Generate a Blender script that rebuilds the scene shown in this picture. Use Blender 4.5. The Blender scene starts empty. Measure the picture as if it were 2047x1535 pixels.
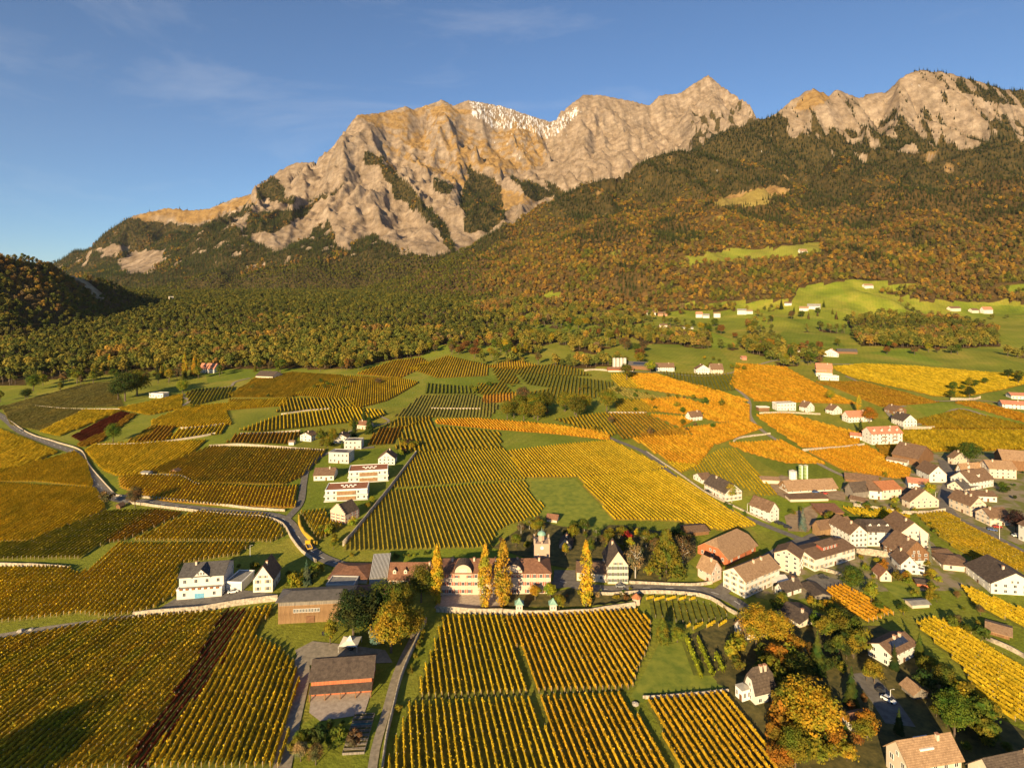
import bpy, math, random
import numpy as np
from mathutils import Vector, Matrix

# ------------------------------------------------------------------ camera, sky, sun, exposure
SC = bpy.context.scene
COL = SC.collection
F_PX, U0, V0, CAM_H = 1183.0, 1023.5, 590.0, 130.0      # a wide drone lens, level, with the frame shifted down
cam_d = bpy.data.cameras.new('camera'); cam = bpy.data.objects.new('camera', cam_d); COL.objects.link(cam)
cam.location = (0, 0, CAM_H); cam.rotation_euler = (math.radians(90), 0, 0)
cam_d.sensor_width = 36; cam_d.lens = F_PX / 2047 * 36
cam_d.shift_y = -(767.5 - V0) / 2047
cam_d.clip_start = 1; cam_d.clip_end = 60000
SC.camera = cam
SUN_AZ, SUN_EL = math.radians(22), math.radians(17)     # light travels towards +Y and a little +X
W = bpy.data.worlds.new('World'); SC.world = W; W.use_nodes = True
wn, wl = W.node_tree.nodes, W.node_tree.links
bg = wn['Background']; bg.inputs['Strength'].default_value = 0.064
sky = wn.new('ShaderNodeTexSky'); sky.sky_type = 'NISHITA'; sky.sun_disc = False
sky.sun_elevation = SUN_EL; sky.sun_rotation = math.pi + SUN_AZ
sky.altitude = 1200; sky.air_density = 1.0; sky.dust_density = 0.12; sky.ozone_density = 4.5
# thin cirrus, laid over the whole sky
tc = wn.new('ShaderNodeTexCoord'); mp = wn.new('ShaderNodeMapping'); mp.inputs['Scale'].default_value = (1.3, 1.3, 5.0); mp.inputs['Rotation'].default_value = (0.25, 0.35, 0.4)
nz = wn.new('ShaderNodeTexNoise'); nz.inputs['Scale'].default_value = 1.7; nz.inputs['Detail'].default_value = 7; nz.inputs['Roughness'].default_value = 0.62; nz.inputs['Distortion'].default_value = 0.7
rp = wn.new('ShaderNodeValToRGB'); rp.color_ramp.elements[0].position = 0.53; rp.color_ramp.elements[1].position = 0.9
rp.color_ramp.elements[0].color = (0, 0, 0, 1); rp.color_ramp.elements[1].color = (0.24, 0.24, 0.24, 1)
mx = wn.new('ShaderNodeMix'); mx.data_type = 'RGBA'
mx.inputs['B'].default_value = (7.6, 7.4, 7.2, 1)
wl.new(tc.outputs['Generated'], mp.inputs['Vector']); wl.new(mp.outputs['Vector'], nz.inputs['Vector']); wl.new(nz.outputs['Fac'], rp.inputs['Fac'])
wl.new(rp.outputs['Color'], mx.inputs['Factor']); wl.new(sky.outputs['Color'], mx.inputs['A']); wl.new(mx.outputs['Result'], bg.inputs['Color'])
sd = bpy.data.lights.new('sun', 'SUN'); sun = bpy.data.objects.new('sun', sd); COL.objects.link(sun)
sd.energy = 5.0; sd.angle = math.radians(0.53); sd.color = (1.0, 0.76, 0.42)
sun.rotation_euler = Vector((math.sin(SUN_AZ) * math.cos(SUN_EL), math.cos(SUN_AZ) * math.cos(SUN_EL), -math.sin(SUN_EL))).to_track_quat('-Z', 'Y').to_euler()
SC.view_settings.view_transform = 'Standard'; SC.view_settings.look = 'None'; SC.view_settings.gamma = 1
SC.view_settings.use_curve_mapping = False; SC.view_settings.exposure = 1.06
SC.cycles.max_bounces = 5; SC.cycles.diffuse_bounces = 2; SC.cycles.glossy_bounces = 2; SC.cycles.transmission_bounces = 3; SC.cycles.transparent_max_bounces = 6
SC.cycles.use_denoising = True
random.seed(7); RNG = np.random.default_rng(7)

# ------------------------------------------------------------------ materials
MATS = {}
def nodes_mat(name, rough=0.85):
    m = bpy.data.materials.new(name); m.use_nodes = True; MATS[name] = m
    n, l = m.node_tree.nodes, m.node_tree.links
    b = n['Principled BSDF']; b.inputs['Roughness'].default_value = rough
    if 'Specular IOR Level' in b.inputs: b.inputs['Specular IOR Level'].default_value = 0.25
    return m, n, l, b
def noise_mat(name, c1, c2, scale=1.0, detail=6, rough=0.85, bump=0.0, bscale=None, lo=0.35, hi=0.65, stretch=None, metallic=0.0, spec=None):
    """two colours mixed by an object-space noise, optional bump"""
    m, n, l, b = nodes_mat(name, rough)
    t = n.new('ShaderNodeTexCoord'); v = t.outputs['Object']
    if stretch:
        mpn = n.new('ShaderNodeMapping'); mpn.inputs['Scale'].default_value = stretch; l.new(v, mpn.inputs['Vector']); v = mpn.outputs['Vector']
    z = n.new('ShaderNodeTexNoise'); z.inputs['Scale'].default_value = scale; z.inputs['Detail'].default_value = detail; z.inputs['Roughness'].default_value = 0.6
    r = n.new('ShaderNodeValToRGB'); r.color_ramp.elements[0].position = lo; r.color_ramp.elements[1].position = hi
    r.color_ramp.elements[0].color = (*c1, 1); r.color_ramp.elements[1].color = (*c2, 1)
    l.new(v, z.inputs['Vector']); l.new(z.outputs['Fac'], r.inputs['Fac']); l.new(r.outputs['Color'], b.inputs['Base Color'])
    if bump:
        z2 = n.new('ShaderNodeTexNoise'); z2.inputs['Scale'].default_value = bscale or scale * 6; z2.inputs['Detail'].default_value = 4
        l.new(v, z2.inputs['Vector'])
        bp = n.new('ShaderNodeBump'); bp.inputs['Strength'].default_value = bump; bp.inputs['Distance'].default_value = 0.1
        l.new(z2.outputs['Fac'], bp.inputs['Height']); l.new(bp.outputs['Normal'], b.inputs['Normal'])
    b.inputs['Metallic'].default_value = metallic
    if spec is not None: b.inputs['Specular IOR Level'].default_value = spec
    return m
def plain(name, c, rough=0.8, metallic=0.0):
    d = tuple(x * 0.86 for x in c); e = tuple(min(1, x * 1.1) for x in c)
    return noise_mat(name, d, e, 0.8, 3, rough, metallic=metallic)
def M(name): return MATS[name]

def leaf_mat(name, source, transl=0.3, var=0.35):
    """foliage: colour from an attribute, the object or a fixed value; small brightness changes from noise"""
    m, n, l, b = nodes_mat(name, 0.9)
    out = n['Material Output']
    if source == 'object':
        s = n.new('ShaderNodeObjectInfo'); c = s.outputs['Color']
    elif source == 'instance':
        s = n.new('ShaderNodeAttribute'); s.attribute_type = 'INSTANCER'; s.attribute_name = 'tint'; c = s.outputs['Color']
    else:
        s = n.new('ShaderNodeAttribute'); s.attribute_type = 'GEOMETRY'; s.attribute_name = 'tint'; c = s.outputs['Color']
    t = n.new('ShaderNodeTexCoord'); z = n.new('ShaderNodeTexNoise'); z.inputs['Scale'].default_value = 0.9; z.inputs['Detail'].default_value = 4
    g = n.new('ShaderNodeNewGeometry'); l.new(g.outputs['Position'], z.inputs['Vector'])
    mr = n.new('ShaderNodeMapRange'); mr.inputs['From Min'].default_value = 0.3; mr.inputs['From Max'].default_value = 0.7
    mr.inputs['To Min'].default_value = 1 - var; mr.inputs['To Max'].default_value = 1 + var
    l.new(z.outputs['Fac'], mr.inputs['Value'])
    if source == 'object':
        z3 = n.new('ShaderNodeTexNoise'); z3.inputs['Scale'].default_value = 0.28; z3.inputs['Detail'].default_value = 3; l.new(g.outputs['Position'], z3.inputs['Vector'])
        r3 = n.new('ShaderNodeValToRGB'); r3.color_ramp.elements[0].position = 0.38; r3.color_ramp.elements[1].position = 0.62; r3.color_ramp.elements[0].color = (0.50, 0.80, 0.9, 1); r3.color_ramp.elements[1].color = (1.12, 0.98, 0.9, 1); l.new(z3.outputs['Fac'], r3.inputs['Fac'])
        m3 = n.new('ShaderNodeMix'); m3.data_type = 'RGBA'; m3.blend_type = 'MULTIPLY'; m3.inputs['Factor'].default_value = 1.0; l.new(c, m3.inputs['A']); l.new(r3.outputs['Color'], m3.inputs['B']); c = m3.outputs['Result']
    vm = n.new('ShaderNodeVectorMath'); vm.operation = 'SCALE'; l.new(c, vm.inputs[0]); l.new(mr.outputs['Result'], vm.inputs['Scale'])
    d = n.new('ShaderNodeBsdfDiffuse'); tr = n.new('ShaderNodeBsdfTranslucent'); mix = n.new('ShaderNodeMixShader'); mix.inputs['Fac'].default_value = transl
    l.new(vm.outputs['Vector'], d.inputs['Color']); l.new(vm.outputs['Vector'], tr.inputs['Color'])
    l.new(d.outputs['BSDF'], mix.inputs[1]); l.new(tr.outputs['BSDF'], mix.inputs[2]); l.new(mix.outputs['Shader'], out.inputs['Surface'])
    return m

# ------------------------------------------------------------------ helpers: meshes, things, pixels
def np_mesh(name, V, Fs, mats=(), midx=None, color=None, smooth=False):
    """mesh from numpy: V (n,3); Fs list of (k,3) or (k,4) index arrays"""
    me = bpy.data.meshes.new(name)
    Fs = [np.asarray(f, dtype=np.int32) for f in (Fs if isinstance(Fs, list) else [Fs]) if len(f)]
    V = np.asarray(V, dtype=np.float32)
    nl = sum(f.size for f in Fs); nf = sum(len(f) for f in Fs)
    me.vertices.add(len(V)); me.vertices.foreach_set('co', V.ravel())
    me.loops.add(nl); me.polygons.add(nf)
    me.loops.foreach_set('vertex_index', np.concatenate([f.ravel() for f in Fs]))
    tot = np.concatenate([np.full(len(f), f.shape[1], dtype=np.int32) for f in Fs])
    st = np.zeros(nf, dtype=np.int32); st[1:] = np.cumsum(tot)[:-1]
    me.polygons.foreach_set('loop_start', st)
    if midx is not None: me.polygons.foreach_set('material_index', np.asarray(midx, dtype=np.int32))
    if smooth: me.polygons.foreach_set('use_smooth', np.ones(nf, dtype=bool))
    for m in mats: me.materials.append(m)
    if color is not None:
        at = me.attributes.new('tint', 'FLOAT_COLOR', 'POINT')
        c = np.ones((len(V), 4), dtype=np.float32); c[:, :3] = color; at.data.foreach_set('color', c.ravel())
    me.update(calc_edges=True)
    return me
def put(name, me, parent=None, loc=(0, 0, 0), rz=0.0):
    o = bpy.data.objects.new(name, me); COL.objects.link(o); o.location = loc; o.rotation_euler = (0, 0, rz)
    if parent: o.parent = parent
    return o
def tag(o, label=None, cat=None, group=None, kind=None):
    if label: o['label'] = label
    if cat: o['category'] = cat
    if group: o['group'] = group
    if kind: o['kind'] = kind
    return o
def thing(name, label, cat, loc, rz=0.0, group=None):
    o = bpy.data.objects.new(name, None); o.empty_display_size = 0.5; COL.objects.link(o); o.location = loc; o.rotation_euler = (0, 0, rz)
    return tag(o, label, cat, group)
class MB:
    """collects polygons with material slots, then links them as one mesh"""
    def __init__(s): s.v, s.f, s.m = [], [], []
    def poly(s, pts, mi=0):
        i = len(s.v); s.v += [tuple(p) for p in pts]; s.f.append(tuple(range(i, i + len(pts)))); s.m.append(mi)
    def box(s, x0, x1, y0, y1, z0, z1, mi=0):
        i = len(s.v)
        s.v += [(x0, y0, z0), (x1, y0, z0), (x1, y1, z0), (x0, y1, z0), (x0, y0, z1), (x1, y0, z1), (x1, y1, z1), (x0, y1, z1)]
        for q in ((0, 3, 2, 1), (4, 5, 6, 7), (0, 1, 5, 4), (1, 2, 6, 5), (2, 3, 7, 6), (3, 0, 4, 7)):
            s.f.append(tuple(i + k for k in q)); s.m.append(mi)
    def tube(s, p0, p1, r0, r1, n=7, mi=0, cap=True):
        p0, p1 = Vector(p0), Vector(p1); q = (p1 - p0).to_track_quat('Z', 'Y'); i = len(s.v)
        for p, r in ((p0, r0), (p1, r1)):
            for k in range(n):
                a = 2 * math.pi * k / n; s.v.append(tuple(p + q @ Vector((r * math.cos(a), r * math.sin(a), 0))))
        for k in range(n):
            j = (k + 1) % n; s.f.append((i + k, i + j, i + n + j, i + n + k)); s.m.append(mi)
        if cap: s.f.append(tuple(i + n + k for k in range(n))); s.m.append(mi)
    def mesh(s, name, mats, smooth=False):
        me = bpy.data.meshes.new(name); me.from_pydata(s.v, [], s.f)
        for m in mats: me.materials.append(m)
        me.polygons.foreach_set('material_index', s.m)
        if smooth: me.polygons.foreach_set('use_smooth', [True] * len(s.f))
        me.update(); return me
    def build(s, name, mats, parent=None, loc=(0, 0, 0), rz=0.0):
        return put(name, s.mesh(name, mats if isinstance(mats, (list, tuple)) else [mats]), parent, loc, rz)

# ---- noise
def _hash(ix, iy, seed):
    h = (ix.astype(np.int64) * 374761393 + iy.astype(np.int64) * 668265263 + seed * 974711) & 0xFFFFFFFF
    h = ((h ^ (h >> 13)) * 1274126177) & 0xFFFFFFFF
    return ((h ^ (h >> 16)) & 0xFFFF).astype(np.float32) / 65535.0
def gnoise(x, y, seed=0):
    """gradient noise, about -1..1"""
    ix, iy = np.floor(x).astype(np.int32), np.floor(y).astype(np.int32)
    fx, fy = (x - ix).astype(np.float32), (y - iy).astype(np.float32)
    ux, uy = fx * fx * fx * (fx * (fx * 6 - 15) + 10), fy * fy * fy * (fy * (fy * 6 - 15) + 10)
    def g(dx, dy):
        a = _hash(ix + dx, iy + dy, seed) * 6.2831853
        return np.cos(a) * (fx - dx) + np.sin(a) * (fy - dy)
    n0 = g(0, 0) * (1 - ux) + g(1, 0) * ux; n1 = g(0, 1) * (1 - ux) + g(1, 1) * ux
    return (n0 * (1 - uy) + n1 * uy) * 1.5
def fbm(x, y, octv=4, seed=0, gain=0.5):
    s = 0; a = 1.0
    for o in range(octv):
        s = s + a * gnoise(x * 2 ** o + 17.3 * o, y * 2 ** o - 9.1 * o, seed + o); a *= gain
    return s
def ridged(x, y, octv=5, seed=0, gain=0.5):
    s = 0; a = 1.0; w = 1.0
    for o in range(octv):
        n = 1 - np.abs(gnoise(x * 2 ** o + 5.7 * o, y * 2 ** o + 3.3 * o, seed + o)) * 1.25
        n = np.clip(n, 0, 1) ** 2 * w; s = s + a * n; w = np.clip(n * 1.6, 0, 1); a *= gain
    return s
def sstep(a, b, x):
    t = np.clip((x - a) / (b - a), 0, 1); return t * t * (3 - 2 * t)
def inpoly(u, v, poly):
    c = np.zeros(np.shape(u), dtype=bool); n = len(poly); j = n - 1
    for i in range(n):
        xi, yi = poly[i]; xj, yj = poly[j]
        if yi != yj: c ^= ((yi > v) != (yj > v)) & (u < (xj - xi) * (v - yi) / (yj - yi) + xi)
        j = i
    return c
def PX(s):
    """'u,v u,v ...' -> list of points"""
    return [tuple(float(q) for q in p.split(',')) for p in s.split()]
# ------------------------------------------------------------------ the terrain as one height function
PROF_Y = np.array([60, 160, 240, 330, 450, 600, 750, 1000, 1250, 1500, 2000, 2600, 3500, 9000], dtype=float)
PROF_Z = np.array([-4, -2, 0, 3.5, 9, 17, 26, 46, 68, 90, 122, 138, 150, 160], dtype=float)
def W3(u, v, y): return ((u - U0) / F_PX * y, y, CAM_H - (v - V0) / F_PX * y)
def ridge(s, k1, d1, k2, cap=0.0):
    return dict(p=[W3(*[float(q) for q in t.split(',')]) for t in s.split()], k1=k1, d1=d1, k2=k2, cap=cap)
RIDGES = [
    # main wall
    ridge('-420,580,5200 -150,600,5000 60,612,4700 140,585,4600 162,545,4600 185,497,4650 225,455,4700 268,430,4750 330,415,4850 385,420,4900 415,417,4900 470,395,5000 512,386,4950 527,368,4850 560,340,4800 590,325,4800 648,322,4850 668,298,4850 692,262,4820 715,229,4800', 1.0, 700, 0.62),
    ridge('715,229,4800 762,225,5000 812,212,5150 828,219,5200 884,199,5350 906,211,5400 936,200,5450 1000,211,5600 1060,231,5700 1100,244,5800 1132,231,5900 1156,205,5950 1166,189,5950 1205,191,6000 1258,201,6050 1300,211,6100 1318,191,6150 1360,186,6200 1392,164,6250 1416,150,6250 1442,182,6250 1472,211,6250 1502,237,6250 1600,290,6300 1800,340,6300', 1.05, 650, 0.56, 1.0),
    # the bright spur and its companions
    ridge('715,229,4800 728,268,4600 738,302,4420 790,352,4200 838,402,4020 876,452,3860 902,498,3720 930,538,3560', 1.15, 600, 0.5),
    ridge('738,302,4420 705,350,4260 690,400,4120 672,450,3990 640,505,3850', 1.2, 400, 0.45),
    ridge('560,340,4800 520,380,4600 505,430,4420 470,480,4230 430,530,4050', 1.0, 400, 0.42),
    ridge('648,322,4850 640,380,4560 600,430,4360 560,480,4150', 1.0, 400, 0.42),
    ridge('268,430,4750 235,480,4500 250,520,4300 290,560,4080', 0.85, 300, 0.36),
    ridge('884,199,5350 900,260,5120 930,310,4900 965,360,4650 985,430,4350 1000,490,4050', 0.95, 500, 0.62),
    ridge('1000,211,5600 1040,290,5250 1080,350,4950 1110,400,4650 1130,450,4350', 0.95, 500, 0.62),
    ridge('1166,189,5950 1180,280,5550 1210,340,5200 1260,400,4850', 1.0, 500, 0.6),
    ridge('1416,150,6250 1390,240,5900 1370,310,5500 1350,360,5100', 1.05, 600, 0.55),
    # right massif
    ridge('1330,335,3500 1400,300,3500 1440,266,3520 1500,247,3560 1547,230,3580 1582,200,3600 1625,175,3620 1655,191,3640 1672,178,3640 1716,196,3660 1736,186,3660 1786,183,3660 1801,155,3640 1830,140,3620 1882,143,3600 1950,160,3580 2012,180,3560 2080,176,3540 2200,190,3500 2400,230,3450 2700,330,3400', 1.15, 560, 0.415),
    ridge('1547,230,3580 1540,280,3380 1560,320,3200 1600,345,3050', 0.95, 200, 0.415),
    ridge('1655,191,3640 1700,250,3420 1740,300,3230 1760,345,3080', 1.05, 180, 0.415),
    ridge('1801,155,3640 1800,230,3360 1815,290,3180 1820,345,3040', 1.05, 180, 0.415),
    ridge('1882,143,3600 1900,230,3330 1915,300,3130 1930,350,3010', 1.05, 180, 0.415),
    ridge('2012,180,3560 2010,260,3300 2020,320,3110 2020,360,3000', 1.05, 180, 0.415),
    # forested spur in front of it
    ridge('945,556,2500 972,520,2520 1000,486,2550 1040,455,2590 1085,428,2640 1130,392,2690 1162,370,2720 1240,351,2780 1300,316,2830 1350,300,2860 1400,303,2880 1450,318,2900 1520,330,2930 1600,345,2960 1800,350,3000 2047,352,3000 2400,370,3000', 0.62, 500, 0.42),
    # left hill
    ridge('-500,430,1000 -200,485,1080 0,512,1250 60,520,1320 130,546,1420 200,563,1540 262,590,1700 330,606,1900 395,622,2150', 0.78, 160, 0.48),
]
def _smax(a, b, k):
    h = np.clip(0.5 + 0.5 * (a - b) / k, 0, 1); return b + (a - b) * h + k * h * (1 - h)
def gz(X, Y, fine=True):
    """height of the land at X, Y (metres)"""
    X = np.asarray(X, dtype=np.float64); Y = np.asarray(Y, dtype=np.float64); sh = np.broadcast(X, Y).shape
    X = np.broadcast_to(X, sh).ravel(); Y = np.broadcast_to(Y, sh).ravel()
    z = np.interp(Y, PROF_Y, PROF_Z)
    z = z + sstep(300, 900, Y) * (4.0 * gnoise(X / 170, Y / 210, 3) + sstep(700, 1400, Y) * 9 * gnoise(X / 420, Y / 420, 4))
    z = z + 0.5 * gnoise(X / 60, Y / 60, 5)
    far = np.where(Y > 800)[0]
    if len(far):
        x, y = X[far], Y[far]; zb = z[far]
        wx = x + 90 * fbm(x / 420, y / 420, 4, 21); wy = y + 90 * fbm(x / 420, y / 420, 4, 31)
        best = np.full(len(x), -1e4); bd = np.full(len(x), 1e4)
        for r in RIDGES:
            P = r['p']; amp = 0.45
            for (x0, y0, z0), (x1, y1, z1) in zip(P[:-1], P[1:]):
                dx, dy = x1 - x0, y1 - y0; L = dx * dx + dy * dy
                t = np.clip(((x - x0) * dx + (y - y0) * dy) / L, 0, 1)
                d0 = np.hypot(x - x0 - t * dx, y - y0 - t * dy)
                if r['cap'] and (x0, y0, z0) == P[0]: d0 = d0 + r['cap'] * np.maximum(0, -((x - x0) * dx + (y - y0) * dy) / math.sqrt(L))
                t2 = np.clip(((wx - x0) * dx + (wy - y0) * dy) / L, 0, 1)
                d1 = np.hypot(wx - x0 - t2 * dx, wy - y0 - t2 * dy)
                if r['cap'] and (x0, y0, z0) == P[0]: d1 = d1 + r['cap'] * np.maximum(0, -((x - x0) * dx + (y - y0) * dy) / math.sqrt(L))
                m = sstep(10, 260, d0); d = d0 * (1 - m) + d1 * m
                h = z0 + t * (z1 - z0) - r['k1'] * np.minimum(d, r['d1']) - r['k2'] * np.maximum(d - r['d1'], 0)
                up = h > best; best = np.where(up, h, best); bd = np.where(up, d, bd)
        # erosion: gullies and ribs, stronger on the high rock, gone at the crest lines
        hi = sstep(150, 700, best - zb)
        if fine:
            sx = x + 45 * gnoise(x / 160, y / 260, 8) + 0.25 * (y - 4000)
            rr = ridged(sx / 300, y / 900, 5, 41) - 1.15
            r2 = ridged((x - 0.2 * y + 14 * gnoise(x / 90, y / 200, 9)) / 90, y / 620, 4, 57) - 1.1
            ter = fbm(x / 400, best / 90, 3, 63)
            r3 = ridged((x + 0.3 * y + 12 * gnoise(x / 30, y / 50, 10)) / 42, y / 160, 3, 67) - 1.0
            st = np.sin((best + 70 * gnoise(x / 600, y / 600, 12) + 0.12 * x) / 62 * 6.283)
            best = best + sstep(15, 260, bd) * (hi * (95 * rr + 20 * r2 + 6 * r3 + 6 * ter + 5 * st) + (1 - hi) * 14 * rr) + (sstep(60, 400, best - zb)) * (7 * fbm(x / 34, y / 50, 4, 71) + hi * 5 * (ridged(x / 28, y / 60, 3, 73) - 0.9))
        z2 = _smax(best, zb, 22.0); z = z.copy(); z[far] = np.where(best > zb - 80, z2, zb)
    return z.reshape(sh)
def ground_at(u, v):
    """where the sight line of a point in the photograph meets the land: world x, y, z"""
    u, v = np.atleast_1d(np.asarray(u, float)), np.atleast_1d(np.asarray(v, float))
    a = (u - U0) / F_PX; b = (v - V0) / F_PX
    ymax = 1700.0 if v.min() > 640 else 6500.0
    ys = np.geomspace(110, ymax, 120 if ymax < 2000 else 260)
    A, YY = np.meshgrid(a, ys, indexing='ij')
    below = (CAM_H - b[:, None] * YY) < gz(A * YY, YY)
    k = np.argmax(below, axis=1); k = np.where(below.any(axis=1), np.maximum(k, 1), len(ys) - 1)
    lo, hi = ys[k - 1], ys[k]
    for _ in range(14):
        mid = 0.5 * (lo + hi); bl = (CAM_H - b * mid) < gz(a * mid, mid)
        hi = np.where(bl, mid, hi); lo = np.where(bl, lo, mid)
    y = 0.5 * (lo + hi); return np.stack([a * y, y, gz(a * y, y)], axis=1)
def g1(u, v): return Vector(ground_at(u, v)[0])
def to_px(X, Y, Z): return U0 + X / Y * F_PX, V0 + (CAM_H - Z) / Y * F_PX

# ---- land cover drawn from outlines in the photograph, carried on the land as attributes
MEADOWS = [PX(s) for s in (
    '1590,602 1612,572 1700,560 1772,563 1790,585 1900,592 2060,600 2060,730 1700,728 1560,700 1480,690 1460,660 1530,640 1560,620',
    '1425,408 1460,390 1550,372 1578,378 1562,402 1440,414', '1372,522 1420,505 1500,500 1640,484 1642,506 1540,518 1390,528',
    '1060,700 1120,682 1230,680 1240,735 1170,740 1130,720', '1260,650 1330,640 1420,650 1480,690 1460,705 1300,700 1270,680',
    '235,525 270,500 318,500 330,520 290,550 245,545', '1075,600 1100,585 1130,588 1120,602', '1000,625 1060,605 1080,630 1030,640',
    '1780,640 1700,640 1690,628 1850,620 2060,620 2060,700 2010,690')]
def forest_cover(u, v, X, Y, Z):
    """0..1: how wooded a place is (only for the land behind the vineyards)"""
    f = np.zeros(np.shape(u)); jw = sstep(2300, 3000, Y); u = u + jw * 6 * fbm(X / 95, Y / 120, 4, 181, 0.6); v = v + jw * 5 * fbm(X / 95, Y / 120, 4, 191, 0.6)
    n1 = fbm(X / 160, Y / 160, 3, 91); n2 = fbm(X / 60, Y / 140, 3, 95)
    low = inpoly(u, v, PX('-400,900 -400,400 0,500 160,560 1000,480 1250,500 1600,480 2500,400 2500,560 2060,545 1880,560 1790,560 1700,548 1600,568 1585,600 1440,604 1330,612 1250,612 1180,602 1120,596 1060,600 1000,622 1062,640 1060,668 960,690 880,690 840,712 770,722 700,738 640,738 520,736 300,742 235,748 160,748 60,768 -400,800'))
    f = np.where(low & (Y < 3000), 1.0, f)
    f = np.where((Y >= 1500) & (Y < 3050) & (v < 605), np.where(u > 900, np.clip(0.93 + 0.75 * np.minimum(0, n1 + 0.28), 0.2, 1), 0.97), f)
    f = np.where(inpoly(u, v, PX('940,690 1000,625 1062,602 1180,602 1330,612 1300,650 1240,690 1130,684 1060,700 980,725 960,712')) & (Y < 2400), np.clip(0.5 + 1.1 * n1, 0.05, 0.9), f)
    # main massif: woods on the foot and on a few faces
    mm = (Y >= 3050) & (u < 1420)
    foot = inpoly(u, v, PX('-400,900 -400,480 60,575 172,530 190,500 232,520 240,548 300,545 330,520 345,490 400,470 470,452 500,480 555,505 605,480 652,438 668,470 682,500 720,480 742,468 760,478 800,498 868,515 905,500 930,522 965,500 1010,470 1060,450 1500,480 1500,900'))
    faces = [PX(s) for s in ('228,462 262,440 300,442 398,452 410,462 352,482 310,500 250,492', '732,300 762,318 832,385 884,442 908,492 902,512 880,462 838,428 788,392 764,338 728,326',
             '495,430 590,420 650,390 692,368 640,408 590,442 560,466 490,468', '868,358 906,372 900,392 872,384', '938,332 1000,372 1012,440 972,466 932,462 920,402', '1018,352 1082,372 1112,392 1062,402', '1090,362 1150,392 1120,422',
             '520,372 545,352 562,360 575,400 590,395 585,412 540,400 515,398')]
    bare = np.zeros(np.shape(u), bool)
    for q_ in ('168,540 172,508 200,496 262,484 258,500 222,512 205,545', '258,436 330,414 385,418 420,416 516,382 512,402 470,425 400,450 290,446', '380,490 410,478 412,492 392,505', '432,470 465,440 500,425 500,452 470,470'): bare |= inpoly(u, v, PX(q_))
    foot |= (u < 505) & (v > 400) & ~bare
    foot &= ~((fbm(X / 70, Y / 110, 3, 197) > 0.62) & (v < 540) & (u < 980))
    fm = foot.copy()
    for p in faces: fm |= inpoly(u, v, p)
    f = np.where(mm & fm, np.where(foot, 0.93, 1.0), f)
    # right massif: woods on the ribs and low down, rock in the chutes
    rm = (Y >= 2950) & (u >= 1380)
    t = sstep(150, 350, v) * 1.25 - 0.50 + 0.75 * n2
    t = np.where(inpoly(u, v, PX('1400,300 1440,262 1500,244 1545,228 1565,250 1600,300 1650,330 1690,345 1500,400 1400,400')), t + 0.55, t)
    t = np.where(inpoly(u, v, PX('1815,138 1882,140 1950,158 2012,178 2300,170 2300,240 2040,215 1960,200 1880,165')), t + 0.75, t)
    f = np.where(rm, np.clip(t * 2.2, 0, 1), f)
    for p in MEADOWS: f = np.where(inpoly(u, v, p), 0.0, f)
    f = np.where(inpoly(u, v, PX('122,550 146,549 172,562 196,580 214,600 200,601 172,584 150,566')) & (Y < 2200), 0.0, f)
    f = np.where(inpoly(u, v, PX('1690,640 1760,630 1900,638 1992,660 2000,692 1900,698 1720,692')) & (Y < 2500), 1.0, f)
    cz_ = fbm(X / 85, Y / 85, 3, 171)
    f = np.where(inpoly(u, v, PX('950,735 1000,620 1062,600 1330,610 1600,604 1640,640 1700,640 1700,715 1560,738 1480,700 1300,712 1250,735 1130,735 1060,725')) & (Y < 2300), np.maximum(f * 0.8, np.clip((cz_ - 0.42 + 0.55 * sstep(1300, 980, u)) * 2.6, 0, 0.8)), f)
    f = np.where(inpoly(u, v, PX('1700,600 2060,605 2060,725 1760,725 1700,700')) & (Y < 2300), np.maximum(f, np.clip((cz_ - 0.62) * 3, 0, 0.8)), f)
    for q_ in ('1520,402 1545,392 1620,388 1600,402', '1760,588 1800,578 1880,570 2060,585 2060,606 1860,604', '1180,606 1330,616 1470,612 1470,622 1250,624', '1470,690 1560,694 1650,712 1640,720 1520,712', '1250,668 1330,662 1420,676 1400,690 1290,688'): f = np.where(inpoly(u, v, PX(q_)) & (Y < 3000), np.maximum(f, 0.75), f)
    return f
def cover(u, v, X, Y, Z):
    """r: woodland floor, g: alpine or dry grass, b: snow"""
    fo = forest_cover(u, v, X, Y, Z); jw = sstep(2300, 3000, Y); u = u + jw * 6 * fbm(X / 95, Y / 120, 4, 183, 0.6); v = v + jw * 5 * fbm(X / 95, Y / 120, 4, 193, 0.6)
    hi = Y > 2950
    gr = np.where(hi, 0.25, 1.0)
    for s, w in (('715,232 765,228 870,212 905,214 1000,240 1095,255 1085,330 1010,350 900,335 840,300 770,262', 0.85), ('262,436 330,416 385,420 420,418 512,386 508,404 405,445 290,446', 1.0), ('740,270 860,330 960,360 1080,400 1000,420 880,350 780,310', 0.6), ('1580,220 1625,178 1660,190 1640,220', 0.8)):
        gr = np.where(inpoly(u, v, PX(s)) & hi, w, gr)
    gr = np.where(inpoly(u, v, PX('122,550 146,549 172,562 196,580 214,600 200,601 172,584 150,566')) & (Y < 2200), 0.0, gr)
    sn = np.where(inpoly(u, v, PX('932,196 1000,205 1062,226 1100,240 1152,214 1160,224 1125,262 1090,276 1040,258 1000,262 962,240 940,225')) & hi, 0.43, 0.0)
    sn = np.where(inpoly(u, v, PX('1040,240 1150,225 1120,300 1040,330 960,280')) & hi, np.maximum(sn, 0.17), sn)
    sn = np.where(inpoly(u, v, PX('820,218 890,198 935,200 930,215 880,212 830,225')) & hi, np.maximum(sn, 0.17), sn)
    return np.stack([fo, gr, sn], axis=-1)

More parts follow.
